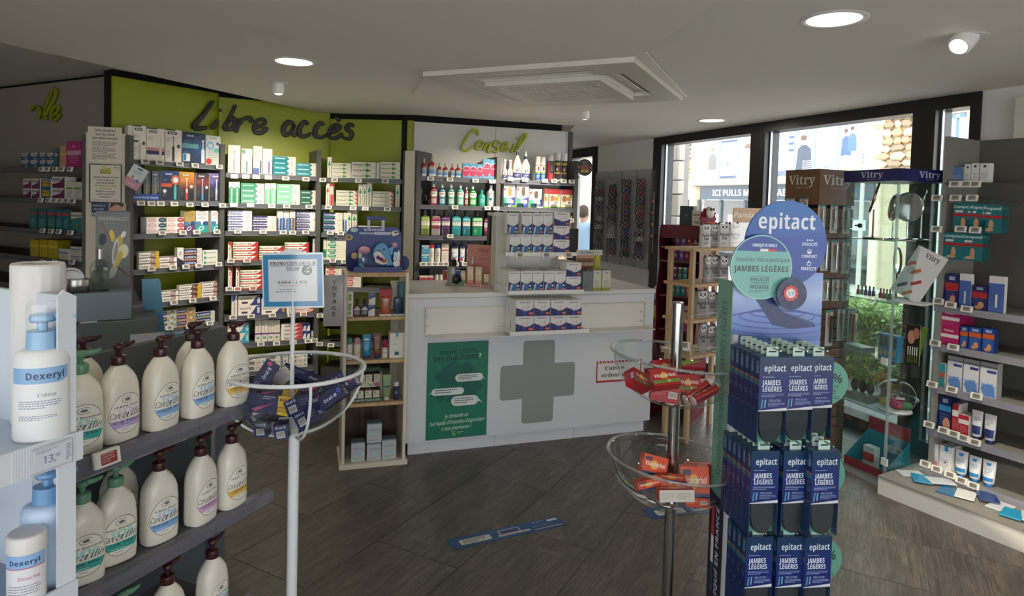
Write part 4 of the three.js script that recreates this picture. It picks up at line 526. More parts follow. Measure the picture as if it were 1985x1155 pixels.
row(FB,yB[0],'top shelf, ' + bB,['pk 442 466 281','gk 467 488.5 288','bk 490 508 283','vk 508.5 527.5 288','atd 528.5 573 303 2','at 574 618 316 3']);
tags(FB,'top shelf, ' + bB,[[454,342],[476.5,342.5],[496.5,343],[520,344],[554,346],[593,347.5]]);
row(FB,yB[1],'second shelf, ' + bB,['agu 443 453.5 352','agu 454 465 352','agd 466.5 512.5 355 2','alu 513.5 524 355','alu 524.5 535.5 355','ald 536.5 581 357 2','ak 582.5 616 369 3']);
tags(FB,'second shelf, ' + bB,[[453,397.5],[485.5,398],[526.5,399.5],[555.5,400],[599,401]]);
row(FB,yB[2],'third shelf, ' + bB,['ewd 441.5 488.5 408 2','ew 489.5 535.5 418.5 3','eu 536.5 548 408','eu 549 560 408','eu2 561 572 408','ebd 573.5 617 410 2']);
tags(FB,'third shelf, ' + bB,[[460.5,449],[510,449.5],[549,450.5],[567,451],[592.5,450.5]]);
row(FB,yB[3],'fourth shelf, ' + bB,['pu 441.5 450 469','pa 451.5 500.5 469 4','pa 502.5 550.5 477 3','pa 552 599 470 4','ru 606.5 617 463']);
tags(FB,'fourth shelf, ' + bB,[[447.5,505.5],[478.5,505,1],[527,505],[574,505],[610,504]]);
row(FB,yB[4],'fifth shelf, ' + bB,['pu 441.5 450.5 514','pu 456.5 465 514','pq 466 511 523 4','pq 514 558 523 4','pa 561 606 523 3']);
tags(FB,'fifth shelf, ' + bB,[[444.5,560],[460,560,1],[490,559,1],[540,558],[590,556]]);
row(FB,yB[5],'sixth shelf, ' + bB,['su 448.5 460 572','se 461 505 573 2','sg 507 554 577 2','pu 556 567 588','pa 568.5 614 588 3']);
tags(FB,'sixth shelf, ' + bB,[[451.5,615],[486.5,613],[528,611],[564,610,0],[588,609,1]]);
row(FB,yB[6],'seventh shelf, ' + bB,['wt 441 483 627 2','wv 494 506 620','wv 506.5 518.5 620','wv 519 530.5 620','wv 531 542.5 620','so 544.5 585 627 4','bu 586.5 593 626 2','bu 594 601 626 2','c6 603.5 612.5 642']);
tags(FB,'seventh shelf, ' + bB,[[505.5,667],[536,665.5],[568,663.5],[597,661],[609,660]]);
row(FB,yB[7],'bottom shelf, ' + bB,['ob 478 516 688 3','ob 518 558 688 3','ob 560 596 688 3'],{t:0.0});
row(FC,yC[0],'top shelf, ' + bC,['fu 634 642 304','fc 642.5 680 316 4','fc 681 728 314 3','ww 729 735 315','fcd 736.5 775 314 2']);
tags(FC,'top shelf, ' + bC,[[626,349],[649,349],[695,350.5],[747,351.5]]);
row(FC,yC[1],'second shelf, ' + bC,['fur 631 638 354','rb 638.5 646 355','fr 651 693 369 4','fu 694 702 357','fu 702.5 710 357','fu 710.5 720 352','fl 721.5 762 371 4','fu 766 774 358']);
tags(FC,'second shelf, ' + bC,[[637,402],[685,404],[708.5,404.5],[751,405.5]]);
row(FC,yC[2],'third shelf, ' + bC,['eg 625.5 663.5 412 4','eu 664.5 672 412','fu 672.5 681 408','fu 682 691 409','fc 694 738 438']);
tags(FC,'third shelf, ' + bC,[[640.5,451.5],[661,452.5]]);
row(FC,yC[3],'fourth shelf, ' + bC,['mu 626 632 463','mg 632.5 670 461 2']);
tags(FC,'fourth shelf, ' + bC,[[645.5,505],[668,507]]);
row(FC,yC[4],'fifth shelf, ' + bC,['mr 630 668 515 2','mr 670 700 515 2']);
tags(FC,'fifth shelf, ' + bC,[[622,611]],{t:0.02});
row(FC,yC[5],'sixth shelf, ' + bC,['pu 620 628 622','pp 630.5 660 637 3']);
tags(FC,'sixth shelf, ' + bC,[[619.5,667],[641.5,669]]);
row(FC,yC[6],'bottom shelf, ' + bC,['rg 637 662 675','rg 664 690 675']);
row(FD,yD[0],'top shelf, ' + bD,['r1 817 827 307','r1 830.5 845 303','r1 847 858 316','r1 859 869.5 317','r1 873 881.5 317','r1 883 894.5 318','fh 897 910 316','fh 910.5 923 317','fh 923.5 935.5 318','fh 936.5 950 308','fh 950.5 964 309']);
tags(FD,'top shelf, ' + bD,[[834.5,346.5],[872,348],[921.5,350.5],[954,352]]);
row(FD,yD[1],'second shelf, ' + bD,['o1 833.5 848.5 356','o2 850 864.5 357','o3 867.5 882 357','o4 886 900 358','o1 900.5 908 362','o5 909.5 925 360','t1 927.5 942 368','t2 945 962 358']);
tags(FD,'second shelf, ' + bD,[[881.5,402],[945,403.5],[962,404]]);
row(FD,yD[2],'third shelf, ' + bD,['w1 815 833 404','w2 835.5 854.5 405','w3 855.5 872.5 405','w4 876 894 406','w5 896 912 407','w6 915.5 936 407','w7 938.5 960 408']);
tags(FD,'third shelf, ' + bD,[[872.5,458]]);
row(FD,yD[3],'fourth shelf, ' + bD,['bx 817 831.5 475 2','c4 832 841.5 473','c5 843.5 854 473','wr 856 869.5 472','m1 874.5 889 464','m1 890.5 901.5 464','m1 904 917 464']);
tags(FD,'fourth shelf, ' + bD,[[820,512],[831,512],[843,512],[854,512],[864,512],[883,512],[901,512]]);
row(FD,yD[4],'lowest shelf, ' + bD,['rr1 813 822 535 2','rr1 822.5 831 535 2','rr1 831.5 840 535 2','c6 843 850 533','c6 851 858 533','rd1 860 872 524','bu 882 891 524'],{t:0.02});
row(FD,yD[0],'top shelf, ' + bE,['s2 974.5 983 308','s2 984.5 994 309','s1 995.5 1012 287','s3 1012.5 1028 292','c1 1038.5 1048 303','c1 1048.5 1058 304','c2 1062 1074 300','c3 1075.5 1088 296','c3 1088.5 1100.5 297']);
tags(FD,'top shelf, ' + bE,[[989.5,347,1],[1017,348],[1056,350.5],[1074,351],[1092,351.5],[1108,352]]);
row(FD,yD[1],'second shelf, ' + bE,['pc1 976 998 357','pc2 1001.5 1024.5 357','pc2 1026.5 1050 366','rf 1055 1063 365','rf 1064.5 1086 366','rf 1087.5 1109 367']);
tags(FD,'second shelf, ' + bE,[[987,390],[1014.5,391],[1040,391],[1077,393],[1103,393.5]]);
row(FD,yD[2],'third shelf, ' + bE,['pg1 975 989 398','pg2 989.5 1005 398','pg1 1006 1019.5 399','pg2 1020.5 1035 400','pg1 1036.5 1050.5 400','pg2 1051.5 1065.5 401','rf 1067 1086.5 400','rf 1087.5 1107.5 401']);
row(FD,yD[3],'fourth shelf, ' + bE,['rf 1083 1096 453','rf 1096.5 1109 453']);
tags(FD,'third shelf, ' + bE,[[1106.5,427.5]]);
{const c=FD.pick(1123,324,0.12),k=cell(128,128,(g,w,h)=>{rect(g,'#1b191a',0,0,w,h);disc(g,'#6a3a24',64,70,34);rect(g,'#b8942c',34,84,62,16);disc(g,'#8d3a3c',16,62,10);disc(g,'#8d3a3c',112,62,10);txt(g,'RAID',64,92,14,'#2a1a10',{bold:true});lines(g,40,22,50,16,2,'#9a8a70');});
const t=thing('shelf_talker','round black promotional disc sticking out beside the spray cans','sign');FD.place(t,1.52,FD.pick(1123,324,0.05).y,0.05);part(t,'disc',shapeSheet(new THREE.Shape().absarc(0,0,0.078,0,2*PI),0.003,k,-0.078,0.078,-0.078,0.078),k.mat());part(t,'arm',slab(-0.1,-0.05,-0.1,-0.085,-0.012,-0.006),M('#222',0.5));}
// ---------- counter and what stands on it ----------
const cWhite=M('#d3d6da',0.38),lacquer=M('#dddbd3',0.35),wSheet=M('#e0dfdb',0.4);
const HC=FK.pick(793.3,569.2,0).y,SR=FK.sx(1268,0.98,0),CD=0.66;
{
const t=thing('counter','white pharmacy counter with a big grey cross on its front','counter');FK.place(t,0,0,0);
const s0=FK.sx(789,0.6,0);
part(t,'front_panel',slab(s0,SR,0.085,HC - 0.032,-0.02,0),cWhite);
part(t,'side_panel',slab(s0,s0 + 0.02,0.085,HC - 0.032,-CD,-0.0201),cWhite);part(t,'side_panel',slab(SR - 0.02,SR,0.085,HC - 0.032,-CD,-0.0201),cWhite);
part(t,'back_panel',slab(s0 + 0.02,SR - 0.02,0.085,HC - 0.032,-CD,-CD + 0.02),cWhite);
part(t,'worktop',rbox(SR - s0 + 0.012,0.03,CD + 0.02,0.004,(s0 + SR)/ 2,HC - 0.015,-CD / 2),M('#d6d6d4',0.3));
const m=[s0 + 0.02,FK.sx(959,0.04,-0.03),FK.sx(1112,0.04,-0.03),SR - 0.03];
for(let i=0;i<3;i++)part(t,'plinth_board',slab(m[i]+ 0.001,m[i + 1]- 0.001,0,0.082,-0.05,-0.03),cWhite);
const q=(x,y)=>{const p=FK.pick(x,y,0.001);return[p.s,p.y];};
const L=q(969.6,740)[0],Rr=q(1113.7,735)[0],a=(q(1014.5,690)[0]+ q(1011,800)[0])/ 2,b=(q(1075.3,690)[0]+ q(1072,800)[0])/ 2,T=q(1045,659.5)[1],B=q(1042,818.6)[1],u=(q(1095,701.8)[1]+ q(985,709)[1])/ 2,l=(q(1095,766)[1]+ q(985,776.6)[1])/ 2,r=0.022,S=new THREE.Shape();
S.moveTo(a + r,B);S.lineTo(b - r,B);S.absarc(b - r,B + r,r,-PI / 2,0);S.lineTo(b,l);S.lineTo(Rr - r,l);S.absarc(Rr - r,l + r,r,-PI / 2,0);S.lineTo(Rr,u - r);S.absarc(Rr - r,u - r,r,0,PI / 2);S.lineTo(b,u);S.lineTo(b,T - r);S.absarc(b - r,T - r,r,0,PI / 2);S.lineTo(a + r,T);S.absarc(a + r,T - r,r,PI / 2,PI);S.lineTo(a,u);S.lineTo(L + r,u);S.absarc(L + r,u - r,r,PI / 2,PI);S.lineTo(L,l + r);S.absarc(L + r,l + r,r,PI,PI*1.5);S.lineTo(a,l);S.lineTo(a,B + r);S.absarc(a + r,B + r,r,PI,PI*1.5);
part(t,'cross_emblem',outline(S,0.0015),M('#8d938f',0.5));
const yl=FK.pick(823,651,0.003).y,yh=FK.pick(823,597,0.003).y,sl=FK.sx(823,yl,0),sr=FK.sx(1247,yl,0);
const ld=thing('ledge_shelf','long cream metal ledge bolted across the counter front','shelf');FK.place(ld,0,0,0.001);
part(ld,'back_plate',slab(sl,sr,yl,yh,0,0.003),lacquer);part(ld,'top_fold',rbox(sr - sl,0.006,0.02,0.003,(sl + sr)/ 2,yh,0.01),lacquer);part(ld,'end_fold',slab(sl,sl + 0.004,yl,yh,0,0.024),lacquer);part(ld,'end_fold',slab(sr - 0.004,sr,yl,yh,0,0.024),lacquer);
const led=outline([[sl,-0.003],[sr,-0.003],[sr + 0.03,-0.11],[sr + 0.02,-0.122],[sl + 0.06,-0.122],[sl + 0.04,-0.112]].map(([x,z])=>[x,z]),0.005).rotateX(PI / 2).translate(0,yl + 0.0045,0);led.scale(1,1,-1);{const I=led.attributes.position;const n=I.count;for(let i=0;i<n;i +=3)for(const A of Object.values(led.attributes))for(let k=0;k<A.itemSize;k++){const q1=A.getComponent(i + 1,k);A.setComponent(i + 1,k,A.getComponent(i + 2,k));A.setComponent(i + 2,k,q1);}led.computeVertexNormals();}
part(ld,'tray',led,lacquer);
for(const[x,y]of[[828,613],[828,632.5],[1242,604],[1242,621]]){const p=FK.pick(x,y,0.004);part(ld,'bolt',new THREE.CylinderGeometry(0.007,0.008,0.005,14).rotateX(PI / 2),STEEL,[p.s,p.y,0.005]);}
}
{
const A=FK.pick(829,665,0.003),B=FK.pick(947.5,660,0.003),C=FK.pick(826,854,0.003),w=B.s - A.s,h=A.y - C.y;
const c=cell(340,552,(g,W,H)=>{
rect(g,'#22755f',0,0,W,H);g.save();g.translate(W*0.5,H*0.43);g.rotate(-0.75);rect(g,'#1b5f51',-70,-120,150,70);rect(g,'#1b5f51',-140,-58,260,70);rect(g,'#1b5f51',-110,20,240,60);rect(g,'#1b5f51',-50,76,140,44);g.restore();
txt(g,'ANGINE, CYSTITE...',W*0.53,58,30,'#1c3d36',{bold:true,fit:230,rot:-0.03});txt(g,'DES QUESTIONS',W*0.47,92,35,'#1c3d36',{bold:true,fit:250,rot:-0.03});txt(g,'?',W*0.86,86,36,'#dfe7e2',{bold:true});
const bub=(x,y,w2,h2,n,tail)=>{rr(g,'#d7ddd8',x,y,w2,h2,h2 / 2);poly(g,'#d7ddd8',tail);lines(g,x + 16,y + h2*0.2,w2 - 32,h2*0.66,n,'rgba(30,50,50,.8)',n + 5);};
bub(156,186,156,44,3,[[300,208],[324,224],[306,198]]);bub(28,262,178,40,2,[[44,282],[10,296],[40,272]]);bub(136,312,152,56,3,[[270,340],[312,358],[284,326]]);
txt(g,'Je demande un',W*0.5,422,29,'#dde6e0',{skew:0.25,rot:-0.03,fit:130});txt(g,"Test Rapide d'Orientation Diagnostique",W*0.51,458,29,'#dde6e0',{skew:0.25,rot:-0.03,fit:308});txt(g,'à mon pharmacien !',W*0.5,492,29,'#dde6e0',{skew:0.25,rot:-0.03,fit:166});
ring(g,'#a9c23c',158,524,9,6,0.5,5.2);lines(g,176,517,36,14,2,'#d5ddd8');rect(g,'rgba(255,255,255,.05)',176,0,2,H);
},'#22755f');
const p=thing('poster','green poster headed ANGINE, CYSTITE on the counter front','poster');FK.place(p,(A.s + B.s)/ 2,(A.y + C.y)/ 2,0.0025);part(p,'sheet',sheetGeo(w,h,0.0015,c),c.mat('sign'));
const E=FK.pick(1156,719,0.003),Fq=FK.pick(1243,715,0.003),yt=FK.pick(1190,699,0.003).y,yb=FK.pick(1190,740,0.003).y;
const d=cell(220,124,(g,W,H)=>{rect(g,'#dcdcd8',0,0,W,H);for(const y of[0,H - 12])rect(g,'#b0323a',0,y,W,12);for(let i=0;i<12;i++){rect(g,'#e5dada',8 + i*18,2,7,8);}rect(g,'#b0323a',0,0,6,H);rect(g,'#b0323a',W - 6,0,6,H);txt(g,'Caisse',W*0.4,42,30,'#3a3a3c',{font:'serif',bold:true});txt(g,'ordonnances',W*0.5,82,30,'#2e2e30',{font:'serif',bold:true,fit:170});});
const n=thing('notice','white notice with red striped border low on the counter front','notice');FK.place(n,(E.s + Fq.s)/ 2,(yt + yb)/ 2,0.0025);part(n,'sheet',sheetGeo(Fq.s - E.s,yt - yb,0.0015,d,0),d.mat('gloss'));
}
{
const t=thing('display_stand','white stepped counter stand stacked with navy and white medicine boxes','display stand',undefined),tU=0.02,tM=0.13,tT=0.21;
const yU=FK.pick(1040,490.5,tU).y,yM=FK.pick(1040,564,tM).y,yT=FK.pick(1060,641.5,tT).y;FK.place(t,0,0,0);
const S=(x,y,tt)=>FK.sx(x,y,tt),a=S(979,yU,tU),b=S(1116,yU,tU),a2=S(984,yM,tM),b2=S(1130,yM,tM),a3=S(987,yT,tT),b3=S(1140,yT,tT);
const plate=(n,x0,x1,y,t0,t1)=>{const q=part(t,n,slab(x0,x1,y - 0.005,y,t0,t1),wSheet);part(q,'lip',slab(x0,x1,y - 0.018,y + 0.006,t1,t1 + 0.004),wSheet);};
plate('shelf',a,b,yU,-0.2,tU + 0.01);plate('shelf',a2,b2,yM,-0.12,tM + 0.01);plate('shelf',a3,b3,yT,0.004,tT + 0.012);
part(t,'back_panel',slab(a - 0.02,b - 0.05,HC + 0.002,yU + 0.22,-0.206,-0.2),wSheet);part(t,'side_post',slab(S(960,1.2,-0.1),S(982,1.2,-0.1),HC,FK.pick(970,415,-0.1).y,-0.2,-0.1),M('#bfbeb4',0.45));part(t,'post_cap',slab(S(953,1.2,-0.1),S(981,1.2,-0.1),FK.pick(970,418,-0.1).y,FK.pick(970,412,-0.1).y,-0.22,-0.09),M('#c9c8be',0.45));
part(t,'side_cheek',slab(a2 - 0.008,a2,HC + 0.001,yM + 0.03,-0.12,tM),wSheet);
const w1='upper shelf, counter stand';
row(FK,yU,'upper tier, white counter stand',['sg1 987 1008.5 454','sg1 1009 1029.5 454','so1 1030 1050.5 454','so1 1051 1071 454','sw1 1072 1103 411 3'],{t:tU});
const h=FK.pick(1040,454,tU).y;row(FK,h + 0.001,'upper course, white counter stand',['sg1 983 1004 413','sg1 1010.5 1031 413','so1 1031.5 1052 413','so1 1052.5 1071 413'],{t:tU - 0.006});
row(FK,yU,'behind front boxes, upper tier, counter stand',['sg1 985 1006.5 454.5','so1 1027 1048 454.5'],{t:tU - 0.066});row(FK,yU,'rearmost, upper tier, counter stand',['sg1 983 1004.5 455'],{t:tU - 0.132});
row(FK,yM,'middle tier, white counter stand',['sg1 985.5 1008 525.5','sg1 1009 1031 525.5','so1 1032 1053 525.5','so1 1054 1074.5 525.5','so1 1075 1096 525.5','sw1 1097 1126 509 2'],{t:tM});
for(let i=1;i<4;i++)row(FK,yM,`${['', 'second', 'third', 'rear'][i]} rank, middle tier, counter stand`,['sg1 985.5 1008 525.5','so1 1032 1053 525.5','so1 1075 1096 525.5','sw1 1097 1126 509 2'],{t:tM,back:i,dep:0.062});
row(FK,yT,'front rank, bottom tray, counter stand',['sw1 999 1034 582 2','sw1 1035 1065.5 582 2','sw1 1066.5 1096.5 582 2','sw1 1097 1127 582 2'],{t:tT,dep:0.048});
for(let i=1;i<4;i++)row(FK,yT,`${['', 'second', 'third', 'rear'][i]} rank, bottom tray, counter stand`,['sw1 999 1034 582 2','sw1 1035 1065.5 582 2','sw1 1066.5 1096.5 582 2','sw1 1097 1127 582 2'],{t:tT,dep:0.046,back:i});
tags(FK,'upper tier, white counter stand',[[1005,494,0],[1056,494,0],[1099,494,0]],{t:tU + 0.0});
}
{
const o=FK.onY(884,553.5,HC),p=FK.onY(966,560.5,HC),F=new Frame(FK.xd(o.s,o.t),FK.xd(p.s,p.t)),w=F.len;
const c=cell(260,330,(g,W,H)=>{rect(g,'#bf8175',0,0,W,H);txt(g,'Vitry',W*0.5,44,34,'#5a3a38',{font:'serif',bold:true});rect(g,'#c9a02c',W*0.82,34,44,26);txt(g,'BOOST',W*0.48,116,20,'#7a4a44',{bold:true});ring(g,'#a86a60',W*0.48,140,62,3,PI,2*PI);rect(g,'#a3665c',W*0.28,150,110,4);g.strokeStyle='#cf9a90';g.lineWidth=2;g.strokeRect(W*0.86,196,24,44);},'#b87a6e');
const t=thing('display_stand','pink nail-care display board with a white base on the counter','display stand');F.place(t,0,HC + 0.001,0);
const hb=F.pick(935,475,-0.13).y - HC,b0=F.sx(905,HC + 0.1,-0.13),b1=F.sx(968,HC + 0.1,-0.13);
part(t,'backboard',sheetGeo(b1 - b0,hb,0.012,c).translate((b0 + b1)/ 2,hb / 2,-0.13),c.mat());
part(t,'base',slab(0.002,w,0,0.02,-0.14,0),M('#dad8d2',0.5));
[['#6f8a74',0.03,0.2],['#c08476',0.22,0.58],['#c08476',0.6,0.78]].forEach(([col,k0,k1],i)=>part(t,'coloured_panel',slab(w*k0,w*k1,0.001,0.0215,-0.02,0.0008),M(col,0.5)));
part(t,'coloured_panel',slab(w*0.79,w*0.96,0.001,0.0215,-0.02,0.0008),M('#6f8a74',0.5));
const bx=F.pick(917,504,-0.12),pn=F.pick(954,506,-0.12);
const bt=part(t,'sample_bottle',lathe([[0,0],[0.009,0.001],[0.011,0.012],[0.009,0.026],[0.0045,0.03],[0.0045,0.052],[0,0.053]],18),M('#c9c6c0',0.2));bt.position.set(bx.s,bx.y - HC - 0.03,-0.115);
const pe=part(t,'sample_pen',cyl(0.0055,0.0055,0.115,14),M('#d8cfca',0.3));pe.position.set(pn.s,pn.y - HC - 0.055,-0.118);
kind('vp','nail_care_box','tall cream nail-care box with pink foot',C_,0.035,60,170,plainBox('#dccdb2','#c98f84','Vitry','#5a4438',{by:0.8,bh:0.2,font:'serif',ny:0.12,ns:0.09}),'#c4a882');kind('vg','nail_care_box','small cream nail-care box with green foot',C_,0.03,60,130,plainBox('#d8c8ac','#6f9482','Vitry','#5a4438',{by:0.76,bh:0.24,font:'serif',ny:0.14,ns:0.1}),'#bfa27c');
row(F,HC + 0.022,'pink counter display',['vg 892 901 525','vp 905 916.5 516.5','vp 921 933 517','vg 937 946.5 531'],{t:-0.02});
row(F,HC + 0.022,'behind, pink counter display',['vg 940 949 530.5'],{t:-0.055});
}
{
const o=FK.onY(877,553,HC),t=thing('card_reader','black and grey card terminal on a stand on the counter','card reader');FK.place(t,o.s,HC,o.t,0.35);
const bk=M('#17181a',0.35),gy=M('#8d8a84',0.4);part(t,'base',rbox(0.075,0.018,0.075,0.006,0,0.009,0),gy);part(t,'body',rbox(0.045,0.12,0.045,0.008,-0.012,0.075,0),gy);part(t,'cradle',lathe([[0,0],[0.034,0],[0.034,0.04],[0,0.04]],24).rotateX(PI / 2).translate(0.014,0.045,0.0),bk);part(t,'head',rbox(0.05,0.05,0.035,0.01,-0.002,0.155,0),bk);part(t,'screen',slab(-0.024,-0.004,0.085,0.12,0.0225,0.024),M('#c8ccd0',0.2));
for(const[x0,x1,y0,y1,tt,l]of[[944,966,417,520,-0.42,'black monitor behind the cream stand post on the counter'],[1100,1118,443,520,-0.40,'black monitor edge right of the stacked medicine boxes']]){const a=FK.sx(x0,1.2,tt),b=FK.sx(x1,1.2,tt),yt=FK.pick(x0,y0,tt).y;const m=thing('monitor',l,'monitor');FK.place(m,(a + b)/ 2,HC,tt,0);const w=b - a;part(m,'shell',rbox(w,yt - HC - 0.06,0.04,0.006,0,(yt - HC)/ 2 + 0.03,0).applyMatrix4(new THREE.Matrix4().makeShear(0.06,0,0,0,0,0)),M('#101214',0.3));part(m,'foot',rbox(0.14,0.012,0.14,0.004,0,0.006,0),M('#191b1d',0.4));part(m,'neck',slab(-0.02,0.02,0.01,0.1,-0.03,-0.01),M('#191b1d',0.4));}
const c1=cell(200,120,(g,W,H)=>{rect(g,'#b58a72',0,0,W,H);rect(g,'#6a4432',0,14,W*0.7,H);txt(g,'SPRAY AURICULAIRE',W*0.4,34,16,'#d8cabc',{bold:true,fit:120});disc(g,'#c58a5c',W*0.42,84,20,28);ring(g,'#8a5434',W*0.42,84,11,4);rect(g,'#a3a52a',W*0.72,0,W*0.28,H);poly(g,'#7a7c24',[[W*0.6,H],[W*0.74,0],[W*0.8,0],[W*0.7,H]]);}),c2=cell(200,36,(g,W,H)=>{rect(g,'#b9bbb4',0,0,W,H);txt(g,'AUDISPRAY',W*0.42,H / 2,20,'#3c5a7a',{bold:true});txt(g,'ULTRA',W*0.76,H / 2,20,'#9aa03c',{});});
const tt=-0.1,a=FK.sx(1117,HC + 0.1,tt),b=FK.sx(1163,HC + 0.1,tt),y1=FK.pick(1140,494,tt).y,y2=FK.pick(1140,485,tt).y;const s=thing('display_stand','ear-spray counter display with grey header beside the medicine boxes','display stand');FK.place(s,(a + b)/ 2,HC + 0.001,tt);
const w=b - a;part(s,'backboard',sheetGeo(w,y1 - HC,0.006,c1).translate(0,(y1 - HC)/ 2,0),c1.mat());part(s,'header',sheetGeo(w + 0.015,y2 - y1 + 0.004,0.008,c2).translate(0.004,(y1 + y2)/ 2 - HC,0.006),c2.mat());part(s,'base',slab(-w / 2,w / 2,0,0.012,0,0.08),M('#1d4a72',0.5));part(s,'side_wing',slab(-w / 2 - 0.03,-w / 2 + 0.01,0.0,0.1,0.09,0.093),M('#2f7fb8',0.5));
kind('as','ear_spray_box','cream ear-spray box with olive foot',C_,0.1,80,120,plainBox('#c4c3ae','#8f9440','AUDI','#3f6080',{by:0.84,bh:0.16,ny:0.12,ns:0.1}),'#77797a');kind('gx','ear_spray_box','plain grey ear-spray box',C_,0.06,60,120,plainBox('#6f7478',null,''),'#62666a');
row(FK,HC + 0.002,'right of the medicine boxes, counter',['gx 1129 1149 526','as 1150 1166 524','as 1166.5 1183 524'],{t:tt + 0.16});
const fl=thing('leaflet','white leaflet lying on the counter under the ear-spray boxes','leaflet');{const p=FK.onY(1172,560,HC);FK.place(fl,p.s,HC + 0.0008,p.t + 0.02,0.1);}part(fl,'sheet',box(0.2,0.001,0.1),M('#d8d8d2',0.5));
}
// ---------- small travel-goods bookcase left of the counter ----------
function woodTex(seed,base,dark){const n=noise2(seed);return dataTex(256,512,(u,v)=>{const g=fbm(n,u*22 + fbm(n,u*3,v*2,2)*3,v*1.6,4),k=fbm(n,u*120,v*6,2),m=min(1,max(0,(g - 0.3)*1.6))*0.8 + k*0.2;return[0,1,2].map((i)=>dark[i]+(base[i]- dark[i])*m);});}
const oakTex=woodTex(3,[214,186,146],[170,138,98]),walnutTex=woodTex(8,[104,80,62],[58,42,32]);
const oak=new THREE.MeshPhysicalMaterial({map:oakTex,roughness:0.55}),walnut=new THREE.MeshPhysicalMaterial({map:walnutTex,roughness:0.55});
const FV=new Frame(atY(661,905,0.015),atY(785,893.5,0.015)),cream=M('#d2cab8',0.5);
{
const w=FV.len,d=0.3,top=FV.pick(722,529,0).y,t=thing('bookcase','narrow cream bookcase with oak shelves of travel-size goods beside the counter','bookcase');FV.place(t,0,0,0);
part(t,'side_panel',slab(0,0.018,0,top,-d,0),cream);part(t,'side_panel',slab(w - 0.018,w,0,top,-d,0),cream);
part(t,'base_board',slab(-0.012,w + 0.012,0,0.03,-d,0.014),cream);
const ys=[FV.pick(725,698,0).y,FV.pick(725,781,0).y,FV.pick(725,614.5,0).y];
part(t,'shelf',slab(0.018,w - 0.018,top - 0.024,top,-d,-0.001),oak);
for(const y of ys)part(t,'shelf',rbox(w - 0.037,0.022,d - 0.004,0.006,w / 2,y - 0.011,-d / 2 + 0.002),oak);
part(t,'back_board',slab(0.018,w - 0.018,0.03,ys[1]- 0.022,-d,-d + 0.012),walnut);
FV.y=[ys[2],ys[0],ys[1],0.03];FV.top=top;
}
const tubeRings=(y1=1)=>[{y:0,a:0.3,b:0.3},{y:0.13,a:0.31,b:0.31},{y:0.14,a:0.4,b:0.38},{y:0.4,a:0.45,b:0.34},{y:0.8,a:0.49,b:0.16},{y:y1,a:0.5,b:0.02,p:4}];
function squeeze(code,d,body,capc,f){bottle(code,'squeeze_tube',d,'tube',(t)=>{const r=tubeRings();part(t,'body',loft(r.slice(2),24),M(body,0.3));part(t,'cap',loft(r.slice(0,2),20),M(capc,0.3));const c=cell(70,120,f,body);part(t,'label',wrap(r,0.22,0.92,1.0,c,0.012),c.mat());});}
squeeze('q1','turquoise tube with navy cap','#2382a8','#21457e',(g,w,h)=>{rect(g,'#2382a8',0,0,w,h);rect(g,'#cfe0e4',w*0.2,h*0.12,w*0.5,h*0.1);lines(g,w*0.2,h*0.34,w*0.6,h*0.5,6,'rgba(220,235,240,.7)');});squeeze('q2','brown tube with navy cap','#6a3f2c','#24427a',(g,w,h)=>{rect(g,'#6a3f2c',0,0,w,h);lines(g,w*0.2,h*0.1,w*0.6,h*0.74,8,'rgba(225,205,190,.7)');});squeeze('q3','pale green tube with white cap','#7c9a68','#c9cdc0',(g,w,h)=>{rect(g,'#7c9a68',0,0,w,h);rect(g,'#2f4a5a',w*0.2,h*0.48,w*0.6,h*0.12);lines(g,w*0.26,h*0.66,w*0.5,h*0.2,3,'rgba(50,70,50,.7)');});
const deo=(k,d,capc)=>bottle(k,'deodorant',d,'deodorant',bottleMake([{y:0,a:0.44,b:0.44},{y:0.02,a:0.47,b:0.47},{y:0.6,a:0.46,b:0.46},{y:0.72,a:0.38,b:0.38}],plast('#d6d0c4'),labelCell(60,90,(g,w,h)=>{rect(g,'#d6d0c4',0,0,w,h);ring(g,'#8a8680',w / 2,h*0.45,w*0.3,2);txt(g,'Cavaillès',w / 2,h*0.48,13,'#333',{skew:0.3,font:'serif',fit:46});rect(g,capc,0,h*0.86,w,h*0.08);}),0.04,0.56,1.1,plast(capc),[{y:0.7,a:0.4,b:0.4},{y:0.9,a:0.4,b:0.4},{y:0.97,a:0.3,b:0.3},{y:1,a:0.1,b:0.1}]));
deo('d1','white deodorant with green cap','#4f9478');deo('d2','white deodorant with pink cap','#bf9a9c');
bottle('mi','mist_bottle','clear bottle with crimson cap','bottle',bottleMake([{y:0,a:0.44,b:0.4},{y:0.02,a:0.48,b:0.44},{y:0.5,a:0.47,b:0.43},{y:0.58,a:0.36,b:0.34}],M('#d0c6c2',0.15),labelCell(60,60,(g,w,h)=>{rect(g,'#dcdcda',0,0,w,h);lines(g,8,10,w - 16,h - 20,4,'#555');}),0.12,0.42,0.9,plast('#9c2244'),[{y:0.57,a:0.36,b:0.34},{y:0.95,a:0.34,b:0.34},{y:1,a:0.26,b:0.26}]));
bottle('bc','shaving_can','small navy can with white top','spray can',bottleMake(canR,plast('#1d2a58'),labelCell(50,90,(g,w,h)=>{rect(g,'#1d2a58',0,0,w,h);lines(g,w*0.2,h*0.3,w*0.6,h*0.3,4,'#b8bed4');}),0.03,0.7,1.2,plast('#d2d2ce'),canCap));
